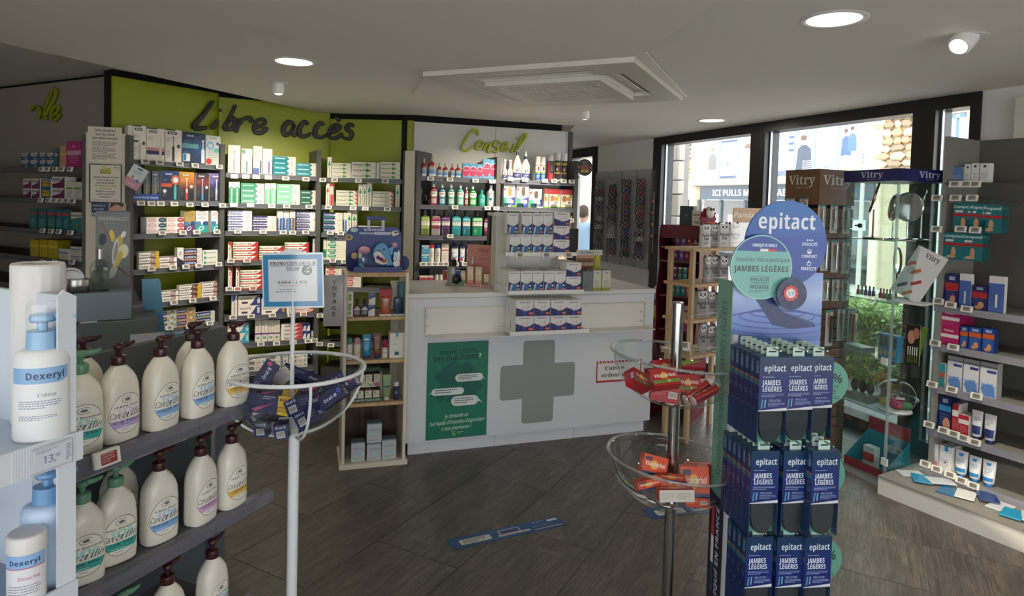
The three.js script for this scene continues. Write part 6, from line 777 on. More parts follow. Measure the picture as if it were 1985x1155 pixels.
{
const d=2.0,c=atD(572,713,d),r=0.205,h=0.2,t=thing('bowl_stand','white pole stand with a clear bowl in a white wire cradle','display stand');t.position.set(c.x,0,c.z);const yr=c.y,wm=M('#dcdfe2',0.3);
part(t,'pole',lathe([[0,0.01],[0.0165,0.01],[0.0165,yr - h - 0.012],[0.012,yr - h - 0.004],[0,yr - h - 0.004]],24),wm);part(t,'base_plate',lathe([[0,0],[0.19,0],[0.19,0.008],[0.03,0.014],[0,0.014]],40),wm);
part(t,'bowl',bowlGeo(r - 0.008,h),bowlMat,[0,yr,0]);part(t,'rim',new THREE.TorusGeometry(r + 0.006,0.006,10,72).rotateX(PI / 2),wm,[0,yr,0]);
for(let i=0;i<4;i++){const a=0.52 + i*PI / 2,pts=[];for(let k=0;k<=8;k++){const q=k / 8*PI / 2;pts.push([(r + 0.01)*cos(a)*cos(q)+ 0.014*cos(a)*sin(q),yr -(h + 0.008)*sin(q),-((r + 0.01)*sin(a)*cos(q)+ 0.014*sin(a)*sin(q))]);}part(t,'rib',tube(pts,0.0045,24,8),wm);}
const rodB=yr - h + 0.01,bc=atD(569,543,d - 0.03),ang=-0.16,w=0.183,hh=0.168;
const cl=cell(420,400,(g,W,H)=>{rect(g,'#d9dce2',0,0,W,H);rr(g,'#3c86b6',10,14,W - 20,H - 26,2);rr(g,'#d5d8de',44,48,W - 88,H - 96,2);txt(g,'PROMOTION ORAL-B',W / 2,76,30,'#26282c',{font:'serif',bold:true,fit:310});rect(g,'#26282c',56,92,308,3);txt(g,'125 ml',W / 2,112,28,'#26282c',{font:'serif',bold:true});rect(g,'#26282c',W / 2 - 42,127,84,3);txt(g,'6,90 € / 4,90€',W*0.49,214,34,'#3a3c40',{font:'serif',fit:202});rect(g,'#3a3c40',106,214,90,3);rect(g,'#c4606a',106,238,202,3);lines(g,116,262,180,10,1,'#444',3);lines(g,92,280,230,10,1,'#444',4);disc(g,'#5a6350',306,128,36);const q=rng(9);for(let i=0;i<26;i++)disc(g,'#cdd2c8',306 +(q()- 0.5)*36,128 +(q()- 0.5)*46,1.5 + q()*3);},'#cfd4dc');
const s=thing('promotion_board','blue-bordered promotion board on a thin white rod above the white bowl','sign');s.position.set(bc.x,0,bc.z);s.rotation.y=0.06;part(s,'board',sheetGeo(w,hh,0.004,cl,0.004),cl.mat('gloss'),[0,bc.y,0.006],[0,0,0.035]);part(s,'hanging_tab',outline([[-0.04,0],[0.04,0],[0.02,0.012],[-0.02,0.012]],0.002),M('#d6dae0',0.3),[-0.003,bc.y + hh / 2 - 0.002,0.002],[0,0,0.035]);part(s,'rod',cyl(0.0065,0.0065,bc.y - rodB - 0.02,14,0,rodB,0),wm);
const nav=(k)=>(g,W,H)=>{rect(g,'#1e2550',0,0,W,H);lines(g,W*0.06,H*0.24,W*0.42,H*0.5,3,'rgba(200,205,225,.6)',k);txt(g,'Oral-B',W*0.7,H*0.5,H*0.36,'#ccd2e2',{bold:true,fit:W*0.3});disc(g,k % 2?'#c43c86':'#3c56a8',W*0.92,H*0.36,H*0.18);},prm=(g,W,H)=>{rect(g,'#1f2450',0,0,W,H);poly(g,'#d8b81c',[[W*0.6,0],[W*0.98,0],[W*0.88,H],[W*0.64,H*0.96]]);txt(g,'66%',W*0.78,H*0.2,H*0.24,'#8a3a1c',{bold:true});['de','produit','en plus'].forEach((q,i)=>txt(g,q,W*0.78,H*(0.42 + i*0.17),H*0.15,'#8a3a1c',{bold:true}));poly(g,'#b8487c',[[W*0.1,H*0.8],[W*0.55,H*0.4],[W*0.2,H*0.9]]);lines(g,W*0.3,H*0.1,W*0.25,H*0.2,2,'#dde');},endc=(g,W,H)=>{rect(g,'#202756',0,0,W,H);rect(g,'#c4c2b8',W*0.2,H*0.42,W*0.56,H*0.44);for(let i=0;i<12;i++)rect(g,'#2c2c34',W*(0.25 + i*0.038),H*0.48,W*(0.01 +(i % 3)*0.006),H*0.32);txt(g,'Oral-B',W*0.5,H*0.2,H*0.22,'#ccd2e2',{bold:true});},paper=(g,W,H)=>{rect(g,'#b9b8b4',0,0,W,H);lines(g,W*0.06,H*0.1,W*0.88,H*0.8,7,'rgba(60,70,90,.6)');};
const n1=cell(200,56,nav(1),'#1d2450'),n2=cell(200,56,nav(2),'#1d2450'),pr=cell(200,120,prm,'#1f2450'),en=cell(64,70,endc,'#202756'),pp=cell(120,64,paper,'#b9b8b4'),grp='navy toothpaste cartons in the white wire bowl',L=[0.16,0.036,0.042];
const at=(x,y,dd)=>{const q=atD(x,y,dd);return[q.x,q.y,q.z];};
[['upright at the left rim, pink dot showing',n1,en,pp,507,738,2.0,[-0.3,0.3,1.0],[0.13,0.045,0.04]],['pale printed back at the left, behind the rod',pp,en,n1,534,745,2.06,[-0.4,0.1,0.75],[0.12,0.045,0.04]],['on edge behind the rod, pink stripe',n2,en,n1,592,735,2.1,[0.5,-0.1,-0.42],L],['yellow-flashed face under the rod',pr,en,n1,530,785,1.9,[-0.35,0.1,-0.12],[0.14,0.055,0.04]],['yellow-cornered, in the middle above the flash',pr,en,n1,540,763,1.99,[-0.6,0.2,-0.28],[0.12,0.045,0.04]],['long, leaning up to the right rim',n1,en,n2,652,758,2.0,[-0.25,-0.2,0.6],[0.15,0.04,0.04]],['long, parallel below the leaning one',n2,en,n1,628,782,1.94,[-0.25,-0.1,0.66],[0.15,0.04,0.04]],['end-on with barcode, centre right',en,n1,n2,589,783,1.89,[-0.15,-0.25,0.5],[0.045,0.045,0.12]],['end-on with yellow stripe, lowest right',en,n1,pr,604,806,1.9,[-0.1,-0.3,0.62],[0.045,0.05,0.1]],['end-on with barcode, lowest middle',en,n1,n2,549,827,1.93,[0,0.2,0.14],[0.04,0.045,0.1]],['pale printed back, lowest middle',pp,en,n1,572,818,1.97,[-0.1,-0.1,0.1],[0.06,0.05,0.09]],['end-on with barcode, lowest left',en,n1,n2,514,822,1.96,[0,0.1,0.05],[0.04,0.045,0.1]],['pale printed back, lower left',pp,en,n1,532,824,2.0,[-0.1,0.1,0.03],[0.05,0.04,0.09]],['leaning at the far left of the heap',n2,en,n1,487,802,1.97,[-0.2,0.3,-0.9],[0.09,0.04,0.04]],['flat in the middle of the heap',n1,en,n2,575,760,2.05,[-0.7,-0.2,0.1],L],['flat at the back right of the heap',n2,en,n1,628,745,2.1,[-0.5,0.2,0.35],[0.13,0.036,0.042]]].forEach(([l,c1,c2,c3,x,y,dd,rot,dim])=>boxIn('toothpaste_carton','navy carton in the wire bowl, ' + l,C_,grp,dim,c1,c2,c3,at(x,y,dd),rot));
}
// ---------- near gondola with shower gel bottles ----------
const Y1=0.992,Y2=0.688,Y3=0.39,gGrey=M('#5b6064',0.5),gBlue=M('#56616b',0.55),rail=M('#b4b4c2',0.15,{transmission:0.75,thickness:0,ior:1.45});
{
const sE=FG.sx(487,Y1,0.0),sE2=FG.sx(514,Y2,0.0),sJ=FG.sx(383,Y1,0.02),t=thing('gondola_shelf','grey gondola shelving full of pump bottles at the near left','shelving');FG.place(t,0,0,0);
part(t,'back_panel',slab(-0.9,FG.sx(440,1.1,-0.3),0.05,FG.pick(335,655,-0.3).y,-0.33,-0.3),gGrey);part(t,'lower_back',slab(-0.9,FG.sx(437,0.8,-0.29),0.05,Y1 - 0.03,-0.2985,-0.29),gBlue);part(t,'upright',slab(FG.sx(405,0.85,-0.28),FG.sx(413,0.85,-0.28),0.05,Y1 - 0.03,-0.289,-0.27),STEEL);part(t,'base',slab(-0.9,sE - 0.05,0,0.1,-0.33,0),gGrey);
const prof=(s0,s1,y)=>{const pts=[];for(let i=0;i<=8;i++){const a=-0.6 + i / 8*2.6;pts.push([0.006 + 0.017*cos(a),-0.006 + 0.017*sin(a)]);}for(let i=8;i>=0;i--){const a=-0.6 + i / 8*2.6;pts.push([0.006 + 0.014*cos(a),-0.006 + 0.014*sin(a)]);}return outline(pts,s1 - s0).rotateY(PI / 2).translate(0,0,0).scale(1,1,-1);};
const railG=(s0,s1,y)=>{const sh=new THREE.Shape();[[0,0.008],[0.022,0.004],[0.028,-0.008],[0.026,-0.03],[0.02,-0.036],[0.02,-0.03],[0.023,-0.01],[0.018,0],[0,0.003]].forEach(([a,b],i)=>i?sh.lineTo(a,b):sh.moveTo(a,b));const g=new THREE.ExtrudeGeometry(sh,{depth:s1 - s0,bevelEnabled:false});g.rotateY(-PI / 2);g.translate(s1,y,0);g.applyMatrix4(new THREE.Matrix4().makeScale(1,1,1));return g;};
[[Y1,sE,[-0.9,sJ,FG.sx(500,Y1,0.02)]],[Y2,sE2 - 0.01,[-0.9,FG.sx(366,Y2,0.02),FG.sx(527,Y2,0.02)]],[Y3,sE - 0.03,[-0.9,sE]]].forEach(([y,e,cuts])=>{const s=part(t,'shelf',slab(-0.9,e,y - 0.025,y,-0.29,0),gGrey);for(let i=0;i + 1<cuts.length;i++)part(s,'price_rail',railG(cuts[i]+ 0.001,cuts[i + 1],y - 0.004),rail);});
const[a,b]=[[194,888],[508,787]];
for(const[x,y,l]of[[206,887,'red-screened price tag on the upper rail under the left pump bottles'],[505,787,'red-screened price tag at the far end of the upper rail']]){const p=FG.pick(x,y,0.045),o=priceTag(FG,x,y,l,'red price tags on the gondola',{k:1,p,w:0.062,t:0.025,tilt:-0.15});}
}
const gelRings=[{y:0,a:0.040,b:0.026,p:3},{y:0.004,a:0.0445,b:0.0305,p:3},{y:0.02,a:0.0455,b:0.0315,p:3},{y:0.11,a:0.0455,b:0.0315,p:2.9},{y:0.135,a:0.0445,b:0.031,p:2.7},{y:0.152,a:0.0405,b:0.029,p:2.5},{y:0.166,a:0.033,b:0.025,p:2.3},{y:0.178,a:0.0235,b:0.02,p:2.1},{y:0.185,a:0.0165,b:0.016,p:2},{y:0.19,a:0.0155,b:0.0155,p:2}];
const gelW=M('#e2ddcf',0.3,{clearcoat:0.35,clearcoatRoughness:0.25});
const gelLabel=(col,name,hund,small)=>cell(300,330,(g,w,h)=>{
rect(g,'#e2ddcf',0,0,w,h);const drop=()=>{g.beginPath();g.moveTo(w / 2,8);g.bezierCurveTo(w*0.72,10,w*0.98,h*0.44,w*0.96,h*0.56);g.bezierCurveTo(w*0.94,h*0.68,w*0.66,h - 8,w / 2,h - 8);g.bezierCurveTo(w*0.34,h - 8,w*0.06,h*0.68,w*0.04,h*0.56);g.bezierCurveTo(w*0.02,h*0.44,w*0.28,h*0.03,w / 2,8);g.closePath();};
g.save();drop();g.clip();rect(g,'#e9e6dc',0,0,w,h);rect(g,col,0,h*0.64,w,h*0.19);g.restore();g.strokeStyle='#4d4f50';g.lineWidth=4;drop();g.stroke();
ring(g,'#55585a',w / 2,h*0.16,24,3,0.7,5.6);disc(g,'#6a6c6c',w / 2,h*0.16,12);txt(g,small??'Gel Bain Douche',w / 2,h*0.31,20,'#3a3a3c',{bold:true});if(hund)txt(g,'100',w / 2,h*0.44,84,hund,{bold:true,sx:0.9});txt(g,'Cavaillès',w / 2,h*0.52,66,'#26282a',{font:'serif',skew:0.3,fit:w*0.82});lines(g,w*0.38,h*0.6,w*0.24,6,1,'#444');txt(g,name,w / 2,h*0.69,27,'#33404a',{bold:true,fit:w*0.66});lines(g,w*0.3,h*0.745,w*0.4,8,1,'#556');lines(g,w*0.32,h*0.785,w*0.36,10,1,'#e8eef0');lines(g,w*0.42,h*0.88,w*0.16,8,1,'#333');
},'#e2ddcf');
const gel={};
function gelBottle(kindK,capC,label,px,py,y,turn,back=0){
const D={aloe:['#35a79c','ALOE VERA','#a5d8cc','Gel Bain Douche BIO'],mauve:['#b6a3d4','LAIT DE TOILETTE','#d5cce4','Lait Bain Douche'],blue:['#86b2e2','FLEUR DE COTON','#b4cdea'],gold:['#e3b74a',"L'ORIGINAL",null],pink:['#d5a3d2',"L'HYDRATANT",null,'Lait Bain Douche']}[kindK],key=kindK + capC;let o;
if(!gel[key]){o=gel[key]=thing('pump_bottle',label,'bottle','white shower gel pump bottles');part(o,'body',loft(gelRings,48),gelW);const c=gel[kindK]??=gelLabel(...D);part(o,'label',wrap(gelRings,0.022,0.122,1.12,c,0.0004,16,8),c.mat('sign'));const cm=M(capC==='brown'?'#3a1a1a':'#5f8f74',0.28);part(o,'collar',lathe([[0.0155,0.187],[0.0175,0.188],[0.0175,0.206],[0.015,0.21],[0.008,0.211]],28),cm);const hd=[[0.006,0.205],[0.0065,0.222],[0.012,0.226],[0.013,0.233],[0.009,0.239],[0,0.24]];const pu=part(o,'pump_head',join([lathe(hd,24),loft([{y:0,a:0.0085,b:0.0065},{y:0.022,a:0.0065,b:0.005,x:0.0},{y:0.036,a:0.004,b:0.0035,x:-0.004}],14).rotateZ(-PI / 2).translate(0.006,0.232,0)]),cm);}
else o=copy(gel[key],label);
const p=FG.onY(px,py,y);FG.place(o,p.s,y,p.t - 0.03 - back,turn);return o;
}
{
const u='upper gondola shelf',l='lower gondola shelf',m='lowest gondola shelf';
gelBottle('aloe','green','white pump bottle with green pump, nearest on the ' + u,172,882,Y1,-0.35);gelBottle('mauve','brown','white pump bottle with brown pump standing behind the mauve-label one',222,848,Y1,-0.3,0.085);gelBottle('mauve','brown','white pump bottle with mauve label, ' + u,246,856,Y1,0.0);gelBottle('blue','brown','white pump bottle with blue label beside the mauve one, ' + u,327,831,Y1,0.1);gelBottle('blue','brown','white pump bottle with blue label farther along, ' + u,398,807,Y1,0.1);gelBottle('gold','brown','white pump bottle behind the yellow-label one, ' + u,432,795,Y1,0,0.09);gelBottle('gold','brown','white pump bottle with yellow label at the far end, ' + u,466,785,Y1,-0.1);
gelBottle('aloe','green','white pump bottle with green pump, nearest on the ' + l,176,1131,Y2,-0.35);gelBottle('aloe','green','white pump bottle with green pump, second along the ' + l,240,1090,Y2,-0.2);gelBottle('blue','brown','white pump bottle behind the second green-pump one, ' + l,290,1055,Y2,0,0.085);gelBottle('blue','brown','white pump bottle with blue label, ' + l,324,1050,Y2,-0.1);gelBottle('pink','brown','white pump bottle with pink label, ' + l,404,1013,Y2,0.15);gelBottle('gold','brown','white pump bottle with yellow label at the far end, ' + l,463,982,Y2,0.05);
gelBottle('aloe','green','white pump bottle with green pump on the ' + m,252,1340,Y3,-0.2);gelBottle('mauve','brown','white pump bottle behind the green-pump one on the ' + m,215,1300,Y3,-0.2,0.06);gelBottle('pink','brown','white pump bottle in the middle of the ' + m,340,1270,Y3,0.1);gelBottle('blue','brown','white pump bottle at the far end of the ' + m,426,1210,Y3,0.1);
}
// ---------- far-left shelving goods ----------
{
const q=(b,c,n,f)=>plainBox(b,c,n,f??'#fff',{ny:0.2,ns:0.18});
kind('lb',C_,'blue and white medicine carton',C_,0.08,60,60,(g,w,h)=>{rect(g,'#2f5f94',0,0,w,h);g.fillStyle='#d8d4cc';g.beginPath();g.ellipse(w*0.4,h*0.12,w*0.5,h*0.36,0,0,2*PI);g.fill();txt(g,'Alvityl',w*0.4,h*0.2,15,'#2a3040',{bold:true});disc(g,'#c9a23c',w*0.6,h*0.8,8);},'#55585e');kind('lt',C_,'narrow teal carton',C_,0.08,30,100,q('#2f6f78','#d4cebc'),'#2b5a60');kind('lp',C_,'peach carton',C_,0.08,50,110,plainBox('#cf9a7c','#d8b45c','','#8a3c3c',{by:0.3,bh:0.14}),'#b98468');kind('lk',C_,'large magenta carton',C_,0.1,90,130,plainBox('#b02a72','#d8a0bc','lit','#eed',{by:0.36,bh:0.16,ny:0.2,ns:0.1,ink:'rgba(240,210,225,.5)'}),'#a63a78');
kind('ly',C_,'yellow and blue vitamin carton',C_,0.08,70,50,(g,w,h)=>{rect(g,'#2d5f8c',0,0,w,h);rr(g,'#d6ae2c',6,6,w - 14,h*0.6,8);txt(g,'Berocca',w*0.46,h*0.36,14,'#333',{bold:true});});kind('lv',C_,'purple and white vitamin carton',C_,0.08,80,64,(g,w,h)=>{rect(g,'#6f2456',0,0,w,h);poly(g,'#ded8d0',[[0,0],[w,0],[w*0.6,h*0.5],[0,h*0.7]]);txt(g,'Alvityl',w*0.4,h*0.26,18,'#3a3038',{bold:true});});kind('lg',C_,'white carton with green foot',C_,0.08,60,90,q('#dcdacb','#7fa83c','','#333'));kind('le','hanging_pack','teal hanging pack','pack',0.02,60,110,plainBox('#1f7078','#b83a40','','#fff',{by:0.16,bh:0.12,ink:'rgba(220,235,235,.5)'}),'#1d5f66');kind('lm',C_,'teal and white carton',C_,0.07,80,110,(g,w,h)=>{rect(g,'#2a8080',0,0,w,h);poly(g,'#dcd8cc',[[0,0],[w,0],[w,h*0.26],[0,h*0.36]]);txt(g,'Moxydar',w / 2,h*0.18,18,'#333',{bold:true});disc(g,'#c86a3c',w*0.6,h*0.65,8);});kind('lc',C_,'yellow carton',C_,0.09,60,90,q('#b8a51e','#d8c83c','','#333'),'#9a8a1a');kind('lw',C_,'white and blue carton',C_,0.07,60,50,q('#d2cec2','#4a6f9c','','#333'));
const w='far left shelving';
row(FL,yL[0],'top shelf, ' + w,['lb 40 56 296 2','lb 58 74 296 2','lb 76 89 296 2','lb 90 105 296 2','lt 106 112 286','lp 115 127 283','lk 129 157 273']);tags(FL,'top shelf, ' + w,[[81,328],[92,328],[107,328],[120,328],[136,328]]);
row(FL,yL[1],'second shelf, ' + w,['lv 44 60 346 2','lv 61 77 346 2','ly 79 98 348 2','lv 101 125 342 2','lg 127 141 352','lg 142 157 352']);tags(FL,'second shelf, ' + w,[[79,388],[94,388],[106,389],[117,389],[129,389],[141,390]]);
row(FL,yL[2],'third shelf, ' + w,['le 56 71 404','le 74 89 404','le 91 106 405','le 108 120 406','le 121 134 406','lm 137 158 411']);tags(FL,'third shelf, ' + w,[[83,447],[99,448],[114,449],[137,451]]);
row(FL,yL[3],'fourth shelf, ' + w,['lc 58 74 464','lc 76 91 464','lc 93 111 465','lw 113 132 482','lw 136 158 478 2']);tags(FL,'fourth shelf, ' + w,[[82,508],[106,508],[140,508]]);
}
// ---------- grey perfume stand behind the gondola ----------
{
const F=new Frame(pd(150,2.26),pd(250,2.34)),w=F.len,y0=F.pick(200,622,0).y,y1=F.pick(200,568,0).y,yT=F.pick(218,410,-0.12).y,bg=M('#6d7c86',0.5),dk=M('#5d6365',0.55);
const t=thing('display_stand','grey stepped perfume display with tall picture panel behind the pump bottles','display stand');F.place(t,0,0,0);
const sR=F.sx(306,y0,0.02),sL=F.sx(151,y0,0.0);part(t,'pedestal',rbox(sR - sL,y0,0.3,0.004,(sL + sR)/ 2,y0 / 2,-0.13),dk);part(t,'plinth_block',rbox(w + 0.02,y1 - y0,0.2,0.002,w / 2,(y0 + y1)/ 2 + 0.0015,-0.1),bg);
const a=F.sx(185,1.3,-0.12),b=F.sx(252,1.3,-0.12),c=cell(300,640,(g,W,H)=>{g.fillStyle=grad(g,0,0,W,H,'#5f6162','#6e7071','#55585a');g.fillRect(0,0,W,H);txt(g,'ROGER&GALLET',W / 2,60,40,'#b4b4b2',{fit:250});lines(g,70,96,180,8,1,'#a9a9a6');const q=(col,x,y,r,r2,an)=>{g.save();g.translate(x,y);g.rotate(an);disc(g,col,0,0,r,r2);g.restore();};q('#2a2e3e',60,230,34,50,0.2);q('#b9a23a',200,260,30,70,0.3);q('#c9b04a',140,200,24,50,-0.2);q('#d8cfae',240,330,44,60,0.2);q('#c2a83c',190,400,30,80,0.4);q('#7a4a2a',90,160,8,90,-0.5);q('#5a3a22',240,500,8,90,-0.9);q('#c4c2bc',170,330,26,110,0.15);q('#8a8884',175,330,16,80,0.15);q('#a9a8a4',150,500,30,60,0.5);q('#d5d2c8',240,190,20,30,0.6);});
part(t,'picture_panel',sheetGeo(b - a,yT - y1,0.002,c).translate((a + b)/ 2,(yT + y1)/ 2,-0.117),c.mat());part(t,'tower',slab(a,b,y0 + 0.003,yT,-0.22,-0.12),bg);
part(t,'blue_card',outline([[0,0],[0.075,0],[0.055,0.25],[0.05,0.262],[-0.01,0.262]],0.004).translate(F.sx(280,1.2,-0.2),F.pick(295,668,-0.2).y,-0.2),M('#5e97bd',0.35));part(t,'card_stack',slab(0.16,0.27,y0 - 0.16,y0 - 0.05,0.022,0.03),M('#b9bdc4',0.3));
const on=(px,py)=>{const p=F.onY(px,py,y1 + 0.003);return p;};
let p=on(194,560),o=thing('perfume_bottle','clear glass perfume bottle with silver cap on the grey display step','bottle');F.place(o,p.s,y1 + 0.003,-0.055);const hb=0.128;part(o,'glass',loft([{y:0,a:0.029,b:0.019,p:5},{y:0.08,a:0.031,b:0.02,p:5},{y:0.1,a:0.026,b:0.018,p:4},{y:0.114,a:0.011,b:0.011}],32),M('#dfe6e4',0.04,{transmission:1,thickness:0,ior:1.45}));part(o,'perfume',loft([{y:0.006,a:0.026,b:0.016,p:5},{y:0.072,a:0.028,b:0.017,p:5}],32),M('#d9d9c8',0.05,{transmission:0.9,thickness:0.03,ior:1.33}));part(o,'cap',cyl(0.0085,0.0085,0.036,20,0,0.114,0),STEEL);
p=on(138,556);const tin=(l,x,y,z,r,h,lay2)=>{const q=thing('soap_tin',l,'tin');F.place(q,x,y,z);part(q,'tin_body',lathe([[0,0],[r,0],[r,h*0.6],[r*0.985,h*0.6]],36),STEEL);part(q,'lid',lathe([[r*1.02,h*0.6],[r*1.02,h*0.97],[r*0.98,h],[r*0.8,h],[r*0.78,h - 0.002],[0,h - 0.002]],36),STEEL);if(lay2){q.children.forEach((m)=>{m.rotation.set(PI / 2,0,0);m.position.y=r;});q.rotation.y=F.turn + 0.3;}return q;};
tin('round silver tin standing on edge beside the perfume bottle',F.sx(132,y1 + 0.04,-0.08),y1 + 0.003,-0.09,0.042,0.035,1);tin('round silver tin lying flat in front of the upright tin',F.sx(152,y1,-0.04),y1 + 0.003,-0.045,0.036,0.045,0);
o=thing('price_slip','small white slip lying on the grey display pedestal','slip');{const q=F.onY(172,624,y0 + 0.002);F.place(o,q.s,y0 + 0.0015,q.t - 0.0,0.2);part(o,'paper',box(0.05,0.001,0.03),M('#d5d8dc',0.4));}
}
// ---------- white cardboard display at the near left edge ----------
{
const d=1.2,P3=(x,y,dd)=>atD(x,y,dd),card=M('#c9d2dc',0.6),cardIn=M('#aebfd3',0.65),t=thing('cardboard_display','white corrugated cardboard display of pump creams at the left edge','display stand'),b=P3(140,800,d),top=P3(148,575,d).y;t.position.set(b.x,0,b.z);t.rotation.y=FG.turn;
part(t,'side_panel',slab(-0.004,0.006,0,top,-0.32,0.0),card);part(t,'front_return',outline([[-0.028,0],[0.006,0],[0.006,top],[-0.018,top + 0.014],[-0.028,top + 0.004]],0.004).translate(0,0,-0.002),M('#d5dce4',0.6));part(t,'back_panel',slab(-0.4,-0.004,0,top,-0.325,-0.318),cardIn);
const y2=P3(120,852,d - 0.03).y,yb=P3(110,1148,d - 0.02).y;for(const[y,h]of[[y2,0.006],[yb,0.006]])part(t,'tray_floor',slab(-0.4,-0.004,y - h,y,-0.318,0),cardIn);
part(t,'ribbed_ledge',join([slab(-0.3,0.014,y2 - 0.05,y2 + 0.004,0.004,0.01),...Array.from({length:26},(_,i)=>slab(-0.11 + i*0.0047,-0.1085 + i*0.0047,y2 - 0.05,y2 + 0.004,0.01,0.0114))]),M('#d8dee6',0.55));part(t,'lower_lip',slab(-0.3,0.008,yb - 0.05,yb + 0.012,0.0,0.006),M('#ccd6e0',0.55));
const c=cell(150,84,(g,W,H)=>{rect(g,'#cfd6e2',0,0,W,H);txt(g,'13,',W*0.4,H*0.55,40,'#4a5670',{});txt(g,'90',W*0.62,H*0.46,20,'#4a5670',{});lines(g,W*0.84,8,20,H - 16,8,'#5a667c');lines(g,10,6,90,12,2,'#7a869c');});const pt=thing('price_tag','large pale price tag reading 13 on the ribbed cardboard ledge','price tag'),pp=P3(100,868,d - 0.016);{const q=V3(-0.045,y2 - 0.024,0.0135).applyAxisAngle(V3(0,1,0),FG.turn);pt.position.set(b.x + q.x,q.y,b.z + q.z);pt.rotation.y=FG.turn;}part(pt,'holder',rbox(0.072,0.046,0.004,0.002),M('#dfe5ee',0.2,{transmission:0.4,thickness:0}));part(pt,'print',sheetGeo(0.066,0.038,0.001,c).translate(0,0,0.0032),c.mat('sign'));
const R1=[{y:0,a:0.04,b:0.034},{y:0.006,a:0.043,b:0.036},{y:0.14,a:0.042,b:0.035},{y:0.152,a:0.038,b:0.032},{y:0.158,a:0.026,b:0.024}],sky=M('#8fb8dc',0.3),lab=cell(240,300,(g,W,H)=>{rect(g,'#dfe2e4',0,0,W,H);poly(g,'#86aed8',[[0,14],[W,14],[W,66],[W*0.86,84],[0,84]]);txt(g,'Dexeryl',W*0.6,50,42,'#2c3f63',{bold:true});txt(g,'Crème',W*0.62,136,24,'#5a6a86');lines(g,40,160,170,40,4,'#7a86a0');lines(g,40,226,150,24,3,'#7a86a0');}),lab2=cell(160,240,(g,W,H)=>{rect(g,'#dfdfe2',0,0,W,H);rect(g,'#8fb4dc',0,0,W,60);rect(g,'#b84a70',0,60,W,4);txt(g,'Dexeryl',W*0.5,34,30,'#2c3f63',{bold:true});txt(g,'Douche',W*0.6,108,22,'#b0506c');lines(g,20,140,120,60,5,'#8a90a4');});
const pump=(l,px,dd,y,s,M1,c1,capM)=>{const o=thing('pump_bottle',l,'bottle','pump creams in the cardboard display'),q=P3(px,800,dd);o.position.set(q.x,y,q.z);o.rotation.y=0.5;o.scale.setScalar(s);part(o,'body',loft(R1,40),M1);if(c1)part(o,'label',wrap(R1,0.02,0.135,1.1,c1,0.0005),c1.mat('sign'));part(o,'collar',cyl(0.024,0.023,0.03,28,0,0.158,0),capM);part(o,'pump',join([cyl(0.008,0.008,0.02,14,0,0.186,0),lathe([[0,0.204],[0.018,0.204],[0.02,0.21],[0.017,0.217],[0,0.219]],24),loft([{y:0,a:0.008,b:0.006},{y:0.038,a:0.004,b:0.004}],12).rotateZ(-PI / 2).translate(0.01,0.211,0)]),capM);part(o,'clear_overcap',lathe([[0.0235,0.188],[0.0235,0.235],[0.02,0.24],[0,0.24]],28),CLEAR);return o;};
pump('white pump cream bottle with sky-blue pump, upper cardboard tray',82,d - 0.02,y2,1.05,M('#dde0e2',0.35),lab,sky);pump('blue-white pump bottle with blue cap, lower cardboard tray',92,d + 0.01,yb,1,M('#b9cfe6',0.35),null,M('#6f9cc8',0.3));
const o=thing('cream_tube','white cream tube with blue and pink label, lower cardboard tray','tube'),q=P3(52,1000,d - 0.05);o.position.set(q.x,yb,q.z);o.rotation.y=0.5;const r=[{y:0.0,a:0.03,b:0.026},{y:0.1,a:0.03,b:0.026}];part(o,'body',loft(r,32),M('#dfdfe0',0.35));part(o,'label',wrap(r,0.004,0.098,1.2,lab2,0.0005),lab2.mat('sign'));part(o,'cap',lathe([[0.031,0.1],[0.031,0.126],[0.026,0.131],[0,0.131]],28),M('#dcdad6',0.3));
const w=thing('paper_roll','white dimpled paper roll on top of the cardboard display','roll'),p2=P3(74,600,d + 0.07);w.position.set(p2.x,y2,p2.z);const bt=dataTex(128,128,(u,v)=>{const k=0.5 + 0.5*sin(u*2*PI*16)*sin(v*2*PI*12);return[120 + 110*k];},false);part(w,'roll',lathe([[0.014,0],[0.044,0],[0.045,0.004],[0.045,P3(80,512,d + 0.05).y - y2 - 0.004],[0.043,P3(80,512,d + 0.05).y - y2],[0.014,P3(80,512,d + 0.05).y - y2],[0.014,0]],48),new THREE.MeshPhysicalMaterial({color:'#d9d9d8',roughness:0.8,bumpMap:bt,bumpScale:0.002}));
}
